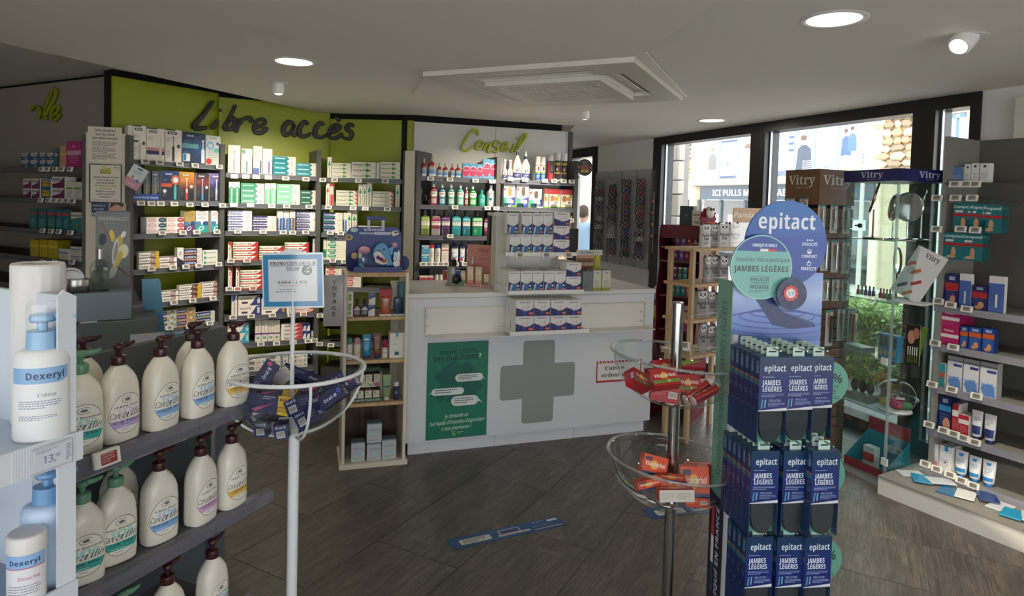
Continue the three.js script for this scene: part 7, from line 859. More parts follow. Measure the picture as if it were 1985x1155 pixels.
// ---------- blue insole display at the near right ----------
{
const dB=1.92,F=new Frame(pd(1428,dB),pd(1602,dB + 0.03)),w=F.len,yS=F.pick(1515,560,0).y,t=thing('floor_display','blue and mint insole display with round header boards, near right','display stand');F.place(t,0,0,0);
const cb=cell(360,260,(g,W,H)=>{g.fillStyle=grad(g,0,0,0,H,'#7d9ad2','#a9bee4','#6c86c4','#5f7bbd');g.fillRect(0,0,W,H);g.strokeStyle='rgba(50,70,140,.55)';for(let i=0;i<4;i++){g.lineWidth=7 - i;g.beginPath();g.ellipse(W*0.5,H*0.6 + i*12,W*(0.3 + i*0.12),16 + i*9,0,0,2*PI);g.stroke();}poly(g,'#2c3b68',[[60,60],[150,84],[200,150],[330,190],[338,206],[240,214],[160,200]]);g.strokeStyle='#55659a';g.lineWidth=2;for(let i=0;i<22;i++){g.beginPath();g.arc(90 + i*11,90 + i*5,4,0,6);g.stroke();}});
const yb=F.pick(1510,660,0).y;part(t,'back_board',sheetGeo(w,yS - yb + 0.05,0.004,cb).translate(w / 2,(yS + yb + 0.05)/ 2,0),cb.mat('sign'));part(t,'front_board',slab(0,w,0.1,yb,-0.005,0),M('#7d96cf',0.4));
const sg=cell(64,700,(g,W,H)=>{rect(g,'#6fa08e',0,0,W,H);txt(g,'Semelles thérapeutiques JAMBES LÉGÈRES',W / 2,H*0.5,30,'#22403c',{rot:-PI / 2,skew:0.2,fit:640});},'#6fa08e'),sn=cell(64,200,(g,W,H)=>{rect(g,'#171b33',0,0,W,H);txt(g,'FABRIQUÉ EN FRANCE',W*0.62,H / 2,17,'#ccd',{rot:-PI / 2,bold:true,fit:170});rect(g,'#b23238',W*0.2,20,12,44);rect(g,'#d8d8d4',W*0.2,64,12,40);rect(g,'#27336f',W*0.2,104,12,44);},'#171b33');
const sideF=(c,y0,y1)=>sheetGeo(0.1,y1 - y0,0.003,c).rotateY(-PI / 2).translate(-0.002,(y0 + y1)/ 2,-0.05);part(t,'side_print',sideF(sg,0.72,yS + 0.02),sg.mat('sign'));part(t,'side_print',sideF(sn,0.3,0.72),sn.mat('sign'));part(t,'column',slab(0,w,0.08,yS,-0.1,-0.006),M('#5f7fa0',0.5));part(t,'foot',rbox(w + 0.08,0.3,0.24,0.006,w / 2,0.15,0.0),M('#16203f',0.5));part(t,'white_edge',slab(-0.002,0.012,0.3,yb + 0.02,0.0005,0.02),M('#c4c8cc',0.5));
const disc3=(name,px,py,r,c,tt)=>{const p=F.pick(px,py,tt);return part(t,name,shapeSheet(new THREE.Shape().absarc(0,0,r,0,2*PI),0.006,c,-r,r,-r,r,40),c.mat('sign'),[p.s,p.y,tt]);},R1=84*dB / FPX,R2=63*(dB - 0.02)/ FPX,R3=31*(dB - 0.04)/ FPX;
const c1=cell(480,480,(g,W,H)=>{g.fillStyle=grad(g,0,0,0,H,'#2f6fb4','#2a4fa4','#26459a');g.fillRect(0,0,W,H);g.strokeStyle='rgba(150,200,230,.25)';g.lineWidth=2;for(let i=0;i<22;i++){g.beginPath();g.moveTo(100,40 + i*8);g.quadraticCurveTo(W*0.6,10 + i*9,W,40 + i*6);g.stroke();}txt(g,'epitact',W*0.5,H*0.245,118,'#dfe5ea',{sx:1,fit:340,bold:true});[['EFFICACITÉ',0.505],['CONFORT',0.645],['PRATICITÉ',0.79]].forEach(([s,k])=>txt(g,s,W*0.79,H*k,23,'#dbe2ea',{bold:true,fit:92}));for(let i=0;i<3;i++)disc(g,'#dbe2ea',W*(0.76 + i*0.03),H*0.455,5);rr(g,'rgba(0,0,0,0)',0,0,1,1,0);ring(g,'#dbe2ea',W*0.79,H*0.585,11,4);rect(g,'#dbe2ea',W*0.765,H*0.585,22,14);ring(g,'#dbe2ea',W*0.79,H*0.73,11,4);rect(g,'#dbe2ea',W*0.78,H*0.69,5,16);},'#26459a');
const c2=cell(400,400,(g,W,H)=>{rect(g,'#74b2aa',0,0,W,H);rect(g,'#2b489c',0,0,W,H*0.25);txt(g,'FABRIQUÉ EN FRANCE',W*0.54,H*0.16,26,'#dfe5ea',{bold:true,fit:158});rect(g,'#2a3f8a',W*0.34,H*0.215,52,15);rect(g,'#dedede',W*0.47,H*0.215,52,15);rect(g,'#c03a40',W*0.6,H*0.215,54,15);txt(g,'Semelles thérapeutiques',W*0.52,H*0.385,36,'#22353a',{fit:350});txt(g,'JAMBES LÉGÈRES',W*0.505,H*0.525,48,'#1f3034',{bold:true,fit:350});rect(g,'#22353a',W*0.33,H*0.645,122,2);txt(g,'EFFICACITÉ',W*0.48,H*0.69,29,'#1f3034',{bold:true,fit:122});txt(g,'CLINIQUEMENT',W*0.48,H*0.745,23,'#1f3034',{fit:124});txt(g,'PROUVÉE',W*0.48,H*0.805,33,'#1f3034',{bold:true,fit:124});rect(g,'#22353a',W*0.33,H*0.855,122,2);lines(g,W*0.32,H*0.88,126,8,1,'#345');ring(g,'#8fd0c4',W / 2,H / 2,W*0.49,7);},'#74b2aa');
const c3=cell(160,160,(g,W,H)=>{rect(g,'#232d52',0,0,W,H);for(let i=0;i<18;i++){const a=i*2.4,r=12 + i*4;g.fillStyle=i % 2?'#2d3a66':'#273258';g.beginPath();g.arc(W / 2 + r*cos(a),H / 2 + r*sin(a),15,0,7);g.fill();}},'#1c2444');
disc3('header_disc',1524,472,R1,c1,0.006);disc3('mint_disc',1476,518,R2,c2,0.024);disc3('berry_disc',1535,570,R3,c3,0.042);
{const p=F.pick(1535,569,0.05),c=cell(80,80,(g,W,H)=>{rect(g,'#c84a48',0,0,W,H);disc(g,'#dcdcda',40,40,23);txt(g,'3,9',40,41,24,'#2c4a8a',{skew:0.2});},'#c84a48'),S=new THREE.Shape();for(let i=0;i<=72;i++){const a=i / 72*2*PI,r=0.0225 + 0.0016*cos(a*11);i?S.lineTo(r*cos(a),r*sin(a)):S.moveTo(r*cos(a),r*sin(a));}const o=thing('price_sticker','red flower-shaped price sticker on the dark berry disc','sticker');F.place(o,p.s,p.y,0.0445);part(o,'sticker',shapeSheet(S,0.001,c,-0.024,0.024,-0.024,0.024),c.mat('sign'));}
const cf=cell(260,260,(g,W,H)=>{rect(g,'#5f9a88',0,0,W,H);txt(g,'78%',W*0.56,H*0.36,74,'#1e332f',{bold:true,fit:150});['RESSENTI DE','JAMBES','DOULOUREUSES'].forEach((s,i)=>txt(g,s,W*0.5,H*(0.55 + i*0.125),i===1?34:26,'#20352f',{bold:i===1,fit:190}));},'#4f8674');
for(const[x,y]of[[1604,742],[1598,922],[1592,1085]]){const p=F.pick(x,y,0.03);part(t,'side_flag',shapeSheet(new THREE.Shape().absarc(0,0,0.066,0,2*PI),0.002,cf,-0.066,0.066,-0.066,0.066,32),cf.mat('sign'),[p.s,p.y,0.03],[0,0,-0.15]);}
const front=cell(220,330,(g,W,H)=>{g.fillStyle=grad(g,0,0,0,H,'#0f3552','#14286a','#132362');g.fillRect(0,0,W,H);txt(g,'epitact',W*0.54,H*0.2,56,'#ccd6dc',{bold:true,fit:168});lines(g,W*0.12,H*0.36,W*0.7,9,1,'#b9c4d8');txt(g,'JAMBES',W*0.12,H*0.47,42,'#d5dce2',{bold:true,align:'left',fit:140});txt(g,'LÉGÈRES',W*0.12,H*0.59,42,'#d5dce2',{bold:true,align:'left',fit:150});rect(g,'#8fa0c4',W*0.1,H*0.67,W*0.8,1.5);lines(g,W*0.1,H*0.69,W*0.8,20,2,'#a9b6d2');txt(g,'TRIPLE ACTION :',W*0.58,H*0.8,17,'#b8c8dc',{fit:100});lines(g,W*0.34,H*0.84,W*0.6,26,3,'#a2b0cc');poly(g,'#4f86a8',[[W*0.08,H*0.95],[W*0.12,H*0.78],[W*0.17,H*0.78],[W*0.14,H*0.95]]);poly(g,'#6f9cb8',[[W*0.2,H*0.93],[W*0.22,H*0.78],[W*0.27,H*0.78],[W*0.25,H*0.93]]);poly(g,'#c9ccd0',[[0,H*0.985],[W,H*0.93],[W,H*0.99],[0,H]]);},'#142f6a'),sideC=cell(40,330,(g,W,H)=>{g.fillStyle=grad(g,0,0,0,H,'#123c58','#112d62','#102252');g.fillRect(0,0,W,H);txt(g,'epitact',W / 2,H*0.2,22,'#9fb4c8',{rot:-PI / 2,bold:true});rect(g,'#c0703a',0,H*0.42,W,8);rect(g,'#3c8a5c',0,H*0.46,W,8);rect(g,'#2f7f9c',0,H*0.5,W,8);g.strokeStyle='#8fa4c4';g.lineWidth=2;g.strokeRect(10,H*0.7,18,24);},'#16356a');
const pw=0.08,ph=0.235,pt=0.026;let proto;
const pack=(label)=>{if(proto)return copy(proto,label);const o=proto=thing('insole_pack',label,'pack','insole packs hanging on the blue display');part(o,'card_front',cartonGeo(pw,ph*0.62,pt,front,sideC).clone().translate(0,ph*0.38,0),front.mat('sign'));const I=new THREE.Shape();I.moveTo(-0.03,0.1);I.bezierCurveTo(-0.034,0.03,-0.026,0.006,0.0,0.004);I.bezierCurveTo(0.03,0.006,0.034,0.04,0.03,0.1);I.closePath();part(o,'insole',outline(I,0.008,0.002).translate(0,0,-0.016),M('#22262c',0.6));part(o,'mint_card',slab(-pw / 2,pw / 2,0,ph*0.4,-pt,-pt + 0.002),M('#5f9d86',0.5));for(const q of[-1,1])part(o,'card_edge',slab(q*pw / 2 - 0.0008,q*pw / 2 + 0.0008,0,ph*0.38,-pt,0),M('#15305e',0.4));part(o,'clear_cover',slab(-pw / 2,pw / 2,0.001,ph*0.378,-pt + 0.0025,-0.0005),ACRYL);const H=outline(rrect(0.034,0.028,0.004),0.0012);part(o,'hang_tab',H.translate(0,ph + 0.012,-pt / 2),M('#b4cfc2',0.35));part(o,'tab_slot',outline(rrect(0.022,0.004,0.002),0.0004).translate(0,ph + 0.013,-pt / 2 + 0.0013),M('#1c2c3c',0.6));return o;};
const rows=[['top',684,[[1502,0.2,6],[1553,0.17,5],[1592,0.12,4]]],['middle',866,[[1485,0.17,6],[1547,0.17,5],[1603,0.2,6]]],['lower',1032,[[1474,0.14,5],[1534,0.14,4],[1588,0.15,5]]]];
rows.forEach(([rn,py,cs],ri)=>cs.forEach(([px,tt,n],ci)=>{
const p=F.pick(px,py,tt),col=['left','middle','right'][ci];part(t,'hook',rod([p.s,p.y + 0.004,0],[p.s,p.y + 0.012,tt + 0.03],0.0022),STEEL);
for(let i=0;i<n;i++){const b=tt - i*(pt + 0.002);if(b - pt<0.004)break;const o=pack(`navy and mint insole pack, ${i === 0 ? 'front' : ORD[i + 1] + ' from front'} on the ${rn} ${col} hook`);F.place(o,p.s - i*0.0012,p.y - ph - 0.012,b,(jit()- 0.5)*0.04);}
}));
}
// ---------- tea stand and pouch stand in front of the glazing ----------
const fs=new Frame(pd(1290,5.0),pd(1357,4.86)),fp=new Frame(pd(1350,4.35),pd(1440,4.6));
{
const F=fs,w=F.len,yT=F.pick(1330,437,0).y,red=M('#5e0d1a',0.45),ys=[478,505.5,573,639].map((y)=>F.pick(1320,y,0).y),t=thing('floor_display','dark red wavy-sided stand of tea boxes by the window','display stand');F.place(t,0,0,0);
const S=new THREE.Shape();S.moveTo(0.1,0);for(let i=0;i<=40;i++){const y=yT*i / 40;S.lineTo(0.12 - 0.1*i / 40 + 0.018*sin(y*15),y);}S.lineTo(-0.26,yT);S.lineTo(-0.26,0);S.closePath();for(const x of[-0.02,w + 0.02])part(t,'side_panel',outline(S,0.006).rotateY(-PI / 2).translate(x,0,0),red);part(t,'back_panel',slab(-0.02,w + 0.02,0,yT,-0.26,-0.25),red);part(t,'top_board',slab(-0.02,w + 0.02,yT - 0.1,yT,-0.25,0.0),red);for(const y of ys)part(t,'shelf',slab(-0.015,w + 0.015,y - 0.012,y,-0.25,0.03),M('#6a3a30',0.5));
[['tv','#4a2258','purple'],['tl','#5a4a8a','lilac'],['tr','#8a1630','crimson'],['tm','#5c1434','maroon'],['tg','#3f6a34','green'],['tt','#1f7a84','turquoise'],['to','#b8642c','orange'],['tp','#a8246a','pink']].forEach(([k,c,d])=>kind(k,'tea_box',`${d} tea box with white tab`,C_,0.07,60,110,(g,W,H)=>{rect(g,c,0,0,W,H);rr(g,'#d8d0c8',W*0.14,2,W*0.72,H*0.16,8);disc(g,'rgba(225,180,160,.7)',W*0.5,H*0.62,W*0.22);lines(g,W*0.2,H*0.26,W*0.6,H*0.14,2,'rgba(230,220,225,.6)');},c));
const wh='red tea stand';row(F,ys[1],'lower course, top shelf, ' + wh,['tv 1304 1314 477','tl 1315 1325 477','tr 1326 1335 478','tm 1336 1346 479'],{t:0});row(F,F.pick(1325,476,0).y + 0.001,'upper course, top shelf, ' + wh,['tv 1308 1318 451','tl 1319 1330 451','tr 1331 1341 452','tm 1342 1353 453'],{t:-0.01});
row(F,ys[2],'lower course, middle shelf, ' + wh,['tg 1300 1308 545','tt 1309 1318 545','tt 1319 1328 546','to 1329 1337 546'],{t:0.02});row(F,F.pick(1320,544,0.02).y + 0.001,'upper course, middle shelf, ' + wh,['tv 1304 1312 517','tg 1313 1322 517','tt 1323 1332 518','to 1333 1343 518'],{t:0.01});row(F,ys[3],'bottom shelf, ' + wh,['tp 1288 1299 607','tm 1300 1311 608','tp 1324 1333 592'],{t:0.03});
const g=(x0,x1,y0,l,c,cc,tt)=>{const a=F.sx(x0,yT,tt),b=F.sx(x1,yT,tt),h=F.pick((x0 + x1)/ 2,y0,tt).y - yT,o=solo('gift_box',l,'box',cartonGeo(b - a,h,0.09,cc),cc.mat());F.place(o,(a + b)/ 2,yT,tt);};const cg=cell(80,110,(q,W,H)=>{rect(q,'#26383a',0,0,W,H);const r=rng(2);for(let i=0;i<40;i++)disc(q,'#7a8a80',r()*W,r()*H,1);disc(q,'#8a9a90',W / 2,H / 2,5);},'#2a3c40'),cw=cell(60,80,(q,W,H)=>{rect(q,'#d2c8bc',0,0,W,H);txt(q,'Panda',W / 2,22,18,'#2a2426',{skew:0.2,bold:true});lines(q,8,36,40,8,1,'#b84a4a');txt(q,'Tea',W / 2,60,18,'#2a2426',{skew:0.2,bold:true});});g(1317,1343,399,'dark green speckled gift box on top of the red tea stand',0,cg,-0.08);g(1341,1360,408,'cream tea gift box beside the dark green one',0,cw,-0.02);
}
{
const F=fp,w=F.len,ys=[481,549,617,684,750].map((y)=>F.pick(1375,y,0).y),t=thing('shelf_stand','pale wooden stand of panda-face pouches beside the insole display','display stand');F.place(t,0,0,0);for(const s of[0.012,w])for(const z of[-0.01,-0.21])part(t,'post',slab(s - 0.014,s + 0.014,0,ys[0]- 0.02,z - 0.03,z),oak);for(const y of ys){part(t,'shelf',slab(-0.035,w + 0.03,y - 0.02,y,-0.24,0.02),oak);part(t,'wire_guard',tube([[-0.03,y,0.018],[-0.03,y + 0.035,0.02],[w + 0.028,y + 0.035,0.02],[w + 0.028,y,0.018]],0.0018,24,6),STEEL);}
const kc=cell(170,80,(g,W,H)=>{rect(g,'#a87c3e',0,0,W,H);txt(g,'Panda Tea',W*0.56,H / 2,40,'#e2dcd0',{skew:0.2});},'#a87c3e'),a=F.sx(1422,1.6,-0.2),b=F.sx(1482,1.6,-0.2),y1=F.pick(1450,403,-0.2).y,h=part(t,'kraft_header',shapeSheet(rrect(b - a,y1 - ys[0],0.02),0.006,kc,-(b - a)/ 2,(b - a)/ 2,-(y1 - ys[0])/ 2 +(y1 - ys[0])*0.62,(y1 - ys[0])/ 2),kc.mat(),[(a + b)/ 2,(y1 + ys[0])/ 2,-0.2]);
const pf=(g,W,H,bg)=>{rect(g,bg,0,0,W,H);disc(g,'#dcdad6',W / 2,H*0.18,W*0.38,H*0.14);for(const s of[-1,1]){disc(g,'#26262a',W*(0.5 + s*0.17),H*0.17,W*0.1,H*0.05);disc(g,'#dcdad6',W*(0.5 + s*0.15),H*0.165,3);}disc(g,'#26262a',W / 2,H*0.235,4,3);txt(g,'Panda',W / 2,H*0.48,26,'#26262a',{skew:0.2,bold:true});txt(g,'Tea',W / 2,H*0.62,26,'#26262a',{skew:0.2,bold:true});rect(g,'#c08a90',W*0.2,H*0.8,W*0.5,8);},c1=cell(80,150,(g,W,H)=>pf(g,W,H,'#c9c7c4'),'#c9c7c4'),c2=cell(80,150,(g,W,H)=>pf(g,W,H,'#8f9090'),'#8f9090');
const proto={},S=new THREE.Shape();S.moveTo(-0.5,0);S.lineTo(0.5,0);S.lineTo(0.42,0.78);S.bezierCurveTo(0.56,0.9,0.44,1.02,0.24,0.97);S.quadraticCurveTo(0,1,-0.24,0.97);S.bezierCurveTo(-0.44,1.02,-0.56,0.9,-0.42,0.78);S.closePath();
[['top',ys[0],[[1360,1377,434,0],[1376,1394,434,1],[1394,1413,432,0],[1414,1435,432,0]]],['second',ys[1],[[1365,1378,496,1],[1376,1394,496,1],[1394,1412,498,1]]],['third',ys[2],[[1350,1372,562,1],[1371,1388,565,1],[1389,1406,568,1]]],['fourth',ys[3],[[1355,1370,626,1],[1370,1388,631,1],[1388,1402,636,1]]]].forEach(([n,y,L])=>L.forEach(([x0,x1,yt,g],i)=>{const tt=-0.04 - i % 2*0.02,s0=F.sx(x0,y,tt),s1=F.sx(x1,y,tt),H=F.pick((x0 + x1)/ 2,yt,tt).y - y,W=s1 - s0,l=`${g ? 'grey' : 'white'} panda-face pouch, ${ORD[i + 1]} from left, ${n} shelf of the wooden stand`;let o;if(proto[g])o=copy(proto[g],l);else{o=proto[g]=thing('panda_pouch',l,'pouch','panda-face pouches on the wooden stand');const c=g?c2:c1,gg=shapeSheet(S,0.3,c,-0.5,0.5,0,1,8);part(o,'pouch',gg,c.mat('gloss'));part(o,'ears',join([-1,1].map((k)=>new THREE.SphereGeometry(0.14,12,8).scale(1,0.6,0.5).translate(k*0.36,0.96,-0.15))),M('#222226',0.4));}o.scale.set(W,H,W);F.place(o,(s0 + s1)/ 2,y,tt);}));
const o=thing('gift_set','red scalloped card with panda figure above the wooden stand','gift set'),p=F.pick(1376,414,-0.14);F.place(o,p.s,0,-0.14);const k=F.pick(1376,481,-0.14).y,q=(F.pick(1376,389,-0.14).y - k);const Sc=new THREE.Shape();for(let i=0;i<=80;i++){const a=i / 80*2*PI,r=0.078 + 0.006*cos(a*12);i?Sc.lineTo(r*cos(a),r*sin(a)):Sc.moveTo(r*cos(a),r*sin(a));}part(o,'scalloped_card',outline(Sc,0.01).translate(0,k + q*0.62,-0.02),M('#7a1424',0.6));part(o,'panda_body',new THREE.SphereGeometry(0.036,20,14).scale(1,1.15,0.6).translate(-0.01,k + q*0.75,0.012),M('#d6ccc2',0.6));part(o,'eye_patches',join([-1,1].map((s)=>new THREE.SphereGeometry(0.009,10,8).translate(-0.01 + s*0.014,k + q*0.82,0.03))),M('#222',0.6));part(o,'orange_card',slab(-0.065,0.035,k + q*0.24,k + q*0.56,0.03,0.036),M('#d2572a',0.5));part(o,'stem',slab(-0.01,0.01,ys[0],k + q*0.5,-0.02,-0.01),M('#7a1424',0.6));part(o,'white_tag',slab(0.04,0.075,k + q*0.2,k + q*0.5,0.034,0.037),M('#d5d3cc',0.5));
[['yellow','#c2a02c',1281,605,0.07],['pink','#b8347a',1282,640,0.08],['red','#a8242c',1276,668,0.08],['pale blue','#9fb4d0',1283,568,0.075]].forEach(([n,c,x,y,r])=>{const p2=atD(x,y,5.35),o2=thing('balloon',`round ${n} balloon between the counter and the tea stand`,'balloon',undefined);o2.position.copy(p2);part(o2,'skin',new THREE.SphereGeometry(r,28,18).scale(1,1.12,1),M(c,0.25,{clearcoat:0.5}));part(o2,'knot',new THREE.ConeGeometry(0.012,0.02,10).translate(0,-r*1.15,0),M(c,0.4));part(o2,'string',cyl(0.0015,0.0015,p2.y - r*1.1,6,0,-p2.y,0),M('#ccc',0.6));});
}
// ---------- brown slat-wall tower ----------
{
const C=[1.945,4.15],F=new Frame(C,[2.25,4.30]),L=new Frame([1.84,4.40],C),y1=F.pick(1590,327,0).y,yh=F.pick(1600,397,0).y,t=thing('slatwall_tower','brown wooden slat-wall tower with hanging manicure tools','display stand');const wt=woodTex(21,[120,88,60],[88,60,38]),wm=new THREE.MeshPhysicalMaterial({map:wt,roughness:0.5}),hc=cell(200,170,(g,W,H)=>{g.fillStyle=grad(g,0,0,W,0,'#6d4c33','#62432c','#70503a');g.fillRect(0,0,W,H);txt(g,'Vitry',W*0.5,H*0.3,62,'#c9c4bc',{font:'serif',bold:true});txt(g,'PARIS 1795',W*0.5,H*0.52,15,'#a8766a',{bold:true});},'#62432c');
for(const[G,w]of[[F,F.len],[L,L.len]]){const g=part(t,'face',slab(0.006,w - 0.006,0,yh,-0.02,-0.012),M('#1c1410',0.8));G.place(g,0,0,0);for(let y=0.12;y<yh - 0.05;y +=0.0655)part(g,'slat',slab(0.0,w,y + 0.003,y + 0.0625,-0.012,0),wm);part(g,'skirting',slab(0,w,0,0.12,-0.012,0),wm);part(g,'header_print',sheetGeo(w,y1 - yh,0.02,hc).translate(w / 2,(y1 + yh)/ 2,0.004),hc.mat());}
const cp=plan=>0;const cc=cell(60,150,(g,W,H)=>{rect(g,'#c4bfb8',0,0,W,H);rect(g,'#2f8a86',0,0,W,10);disc(g,'#a87a62',W*0.4,H*0.28,12,34);disc(g,'#b08268',W*0.6,H*0.5,11,30);},'#c4bfb8'),pr={};
const card=(G,x,yt,yb,tool,l,k=0)=>{const p=G.pick(x,yt,0.03),q=G.pick(x,yb,0.03),h=p.y - q.y,key=tool;let o;if(pr[key])o=copy(pr[key],l);else{o=pr[key]=thing('manicure_card',l,'card','manicure tool cards on the brown tower');part(o,'card',sheetGeo(0.068,1,0.003,cc).translate(0,0.5,0),cc.mat());const tm=tool==='pink'?M('#c8246a',0.35):tool==='brush'?M('#3a3430',0.5):M('#b9bcc0',0.25,{metalness:1});part(o,'tool',tool==='clip'?join([rod([-0.008,0.15,0.01],[0.004,0.6,0.01],0.006),rod([0.01,0.15,0.01],[-0.002,0.6,0.01],0.006),rod([0,0.6,0.01],[0,0.8,0.01],0.004)]):rod([0,0.1,0.012],[0.004,0.85,0.012],0.008),tm);part(o,'blister',slab(-0.022,0.022,0.08,0.86,0.0,0.022),ACRYL);part(o,'hook',rod([0,0.97,-0.03],[0,0.97,0.04],0.002),STEEL);}o.scale.y=h;G.place(o,p.s,q.y,0.03);};
[[1594,397,450,'clip','first'],[1618,397,452,'clip','second'],[1642,399,453,'clip','last']].forEach((a)=>card(F,a[0],a[1],a[2],a[3],`manicure card with clippers, ${a[4]} in the top row, brown tower`));[[1600,466,525,'file','first'],[1620,466,528,'file','second'],[1641,467,530,'brush','last']].forEach((a)=>card(F,a[0],a[1],a[2],a[3],`manicure card with slim tool, ${a[4]} in the second row, brown tower`));[[1601,541,583,'file','first'],[1621,541,583,'clip','second'],[1640,542,583,'file','last']].forEach((a)=>card(F,a[0],a[1],a[2],a[3],`manicure card, ${a[4]} in the third row, brown tower`));[[1609,601,670,'brush','dark brush card, left'],[1632,598,660,'file','pale file card, middle'],[1652,598,668,'pink','pink-handled file card, right']].forEach((a)=>card(F,a[0],a[1],a[2],a[3],`${a[4]} in the bottom row, brown tower`));[[1532,384,425,'clip','left'],[1558,384,425,'clip','right']].forEach((a)=>card(L,a[0],a[1],a[2],a[3],`clipper card on the shaded ${a[4]} part of the brown tower's narrow face`));
}
// ---------- glass cabinet with a blue top ----------
{
const B=[2.09,4.09],C=[2.20,3.72],F=new Frame(B,C),w=F.len,D=0.4,G=new Frame(C,[C[0]+ 0.93*D,C[1]+ 0.37*D]),yT=F.pick(1745,350,0).y,yC=F.pick(1745,326,0).y,t=thing('glass_cabinet','clear glass display cabinet with navy top and mirrors inside','cabinet');F.place(t,0,0,0);const hb=cell(220,50,(g,W,H)=>{rect(g,'#14185a',0,0,W,H);txt(g,'Vitry',W*0.52,H*0.44,34,'#c4c6d2',{font:'serif',bold:true});rect(g,'#8a8cb0',W*0.44,H*0.8,34,2);},'#14185a');
part(t,'top_box',slab(-0.012,w + 0.012,yT,yC,-D - 0.01,0.008),M('#14185a',0.4));part(t,'header_print',sheetGeo(w + 0.024,yC - yT,0.002,hb).translate(w / 2,(yT + yC)/ 2,0.0105),hb.mat('sign'));part(t,'header_print',sheetGeo(D,yC - yT,0.002,hb).rotateY(PI / 2).translate(w + 0.0145,(yT + yC)/ 2,-D / 2),hb.mat('sign'));
const gl=new THREE.MeshPhysicalMaterial({color:'#eef6f4',roughness:0.02,transmission:1,thickness:0,ior:1.5});for(const[n,g]of[['front_pane',slab(0,w,0.03,yT,-0.005,0)],['side_pane',slab(0,0.005,0.03,yT,-D,-0.006)],['side_pane',slab(w - 0.005,w,0.03,yT,-D,-0.006)],['back_pane',slab(0.006,w - 0.006,0.03,yT,-D,-D + 0.005)]])part(t,n,g,gl);part(t,'corner_post',slab(w - 0.012,w,0.03,yT,-0.012,0.0005),M('#dfe8e8',0.06,{transmission:0.7,thickness:0}));part(t,'base',slab(0,w,0,0.03,-D,0),M('#8f9494',0.3));
const Y=[467,590,707,812].map((y)=>F.pick(1738,y,0).y);for(const y of Y){const s=part(t,'glass_shelf',slab(0.006,w - 0.013,y - 0.006,y,-D + 0.006,-0.013),gl);part(s,'shelf_edge',slab(0.006,w - 0.013,y - 0.006,y,-0.013,-0.0115),M('#a9c4c0',0.1,{transmission:0.5,thickness:0}));}for(const y of[700,895,935]){const p=F.pick(1716,y,0);part(t,'hinge',slab(p.s - 0.02,p.s + 0.02,p.y - 0.02,p.y + 0.02,0.0005,0.012),M('#cdd4d6',0.2));}{const p=F.pick(1663,437,0.01);part(t,'lock',join([new THREE.SphereGeometry(0.014,14,10).translate(p.s + 0.02,p.y,0.015),rod([p.s - 0.02,p.y,0.012],[p.s + 0.02,p.y,0.012],0.005)]),M('#1a1a1c',0.3));}
const spot2=(px,py,tt)=>F.pick(px,py,tt),glass=M('#e8ecec',0.03,{metalness:1}),cop=M('#a8745c',0.25,{metalness:1});
const mirror=(l,px,py,r,tt,y0,rim,rot)=>{const p=spot2(px,py,tt),o=thing('vanity_mirror',l,'mirror','round mirrors in the glass cabinet');F.place(o,p.s,y0,tt,0);const H=p.y - y0;part(o,'foot',lathe([[0,0],[r*0.62,0],[r*0.62,0.008],[0.01,0.016],[0,0.016]],28),rim);part(o,'stem',cyl(0.006,0.005,H - r*0.95,12,0,0.012,0),rim);const h=part(o,'frame',new THREE.TorusGeometry(r,0.007,10,44),rim,[0,H,0],rot);part(h,'mirror_glass',new THREE.CylinderGeometry(r,r,0.006,40).rotateX(PI / 2),glass);};
mirror('copper-rimmed round mirror on a stem, top left in the glass cabinet',1695,383,0.088,-0.06,Y[0],cop,[-0.35,-0.75,0]);mirror('chrome round mirror with double rim, middle of the top glass shelf',1733,402,0.075,-0.14,Y[0],CHROME,[-0.15,-0.5,0]);mirror('chrome oval-looking mirror turned edge-on at the cabinet corner',1761,401,0.078,-0.09,Y[0],CHROME,[0,0.3,0]);mirror('chrome hand mirror with forked stem, right of the top shelf',1788,394,0.078,-0.26,Y[0],CHROME,[-0.3,-0.9,0]);mirror('small round bronze brush mirror on the second glass shelf',1740,506,0.078,-0.2,Y[1],M('#7a5a3a',0.35,{metalness:0.6}),[0,-0.6,0]);
{const c=cell(150,210,(g,W,H)=>{rect(g,'#d6d4d2',0,0,W,H);txt(g,'Vitry',W*0.6,24,28,'#333',{font:'serif',bold:true});[[30,60,'#b84a34'],[70,80,'#c8642c'],[100,120,'#a83a3a'],[50,150,'#3a3a40'],[90,170,'#b8703c']].forEach(([x,y,q])=>{g.save();g.translate(x,y);g.rotate(0.9);rect(g,q,0,0,14,44);g.restore();});rect(g,'#b03a30',10,70,30,5);lines(g,16,90,60,30,4,'#777');}),o=thing('brochure_stand','slanted white manicure price panel in the glass cabinet','brochure');const p=spot2(1757,588,-0.1);F.place(o,p.s,Y[1]+ 0.001,-0.12,0.35);part(o,'panel',sheetGeo(0.17,0.3,0.006,c).translate(0,0.15,0).rotateX(-0.2).rotateZ(-0.42).translate(-0.03,0.035,0),c.mat('sign'));part(o,'foot',slab(-0.1,0.1,0,0.012,-0.06,0.06),M('#d5d5d3',0.4));}
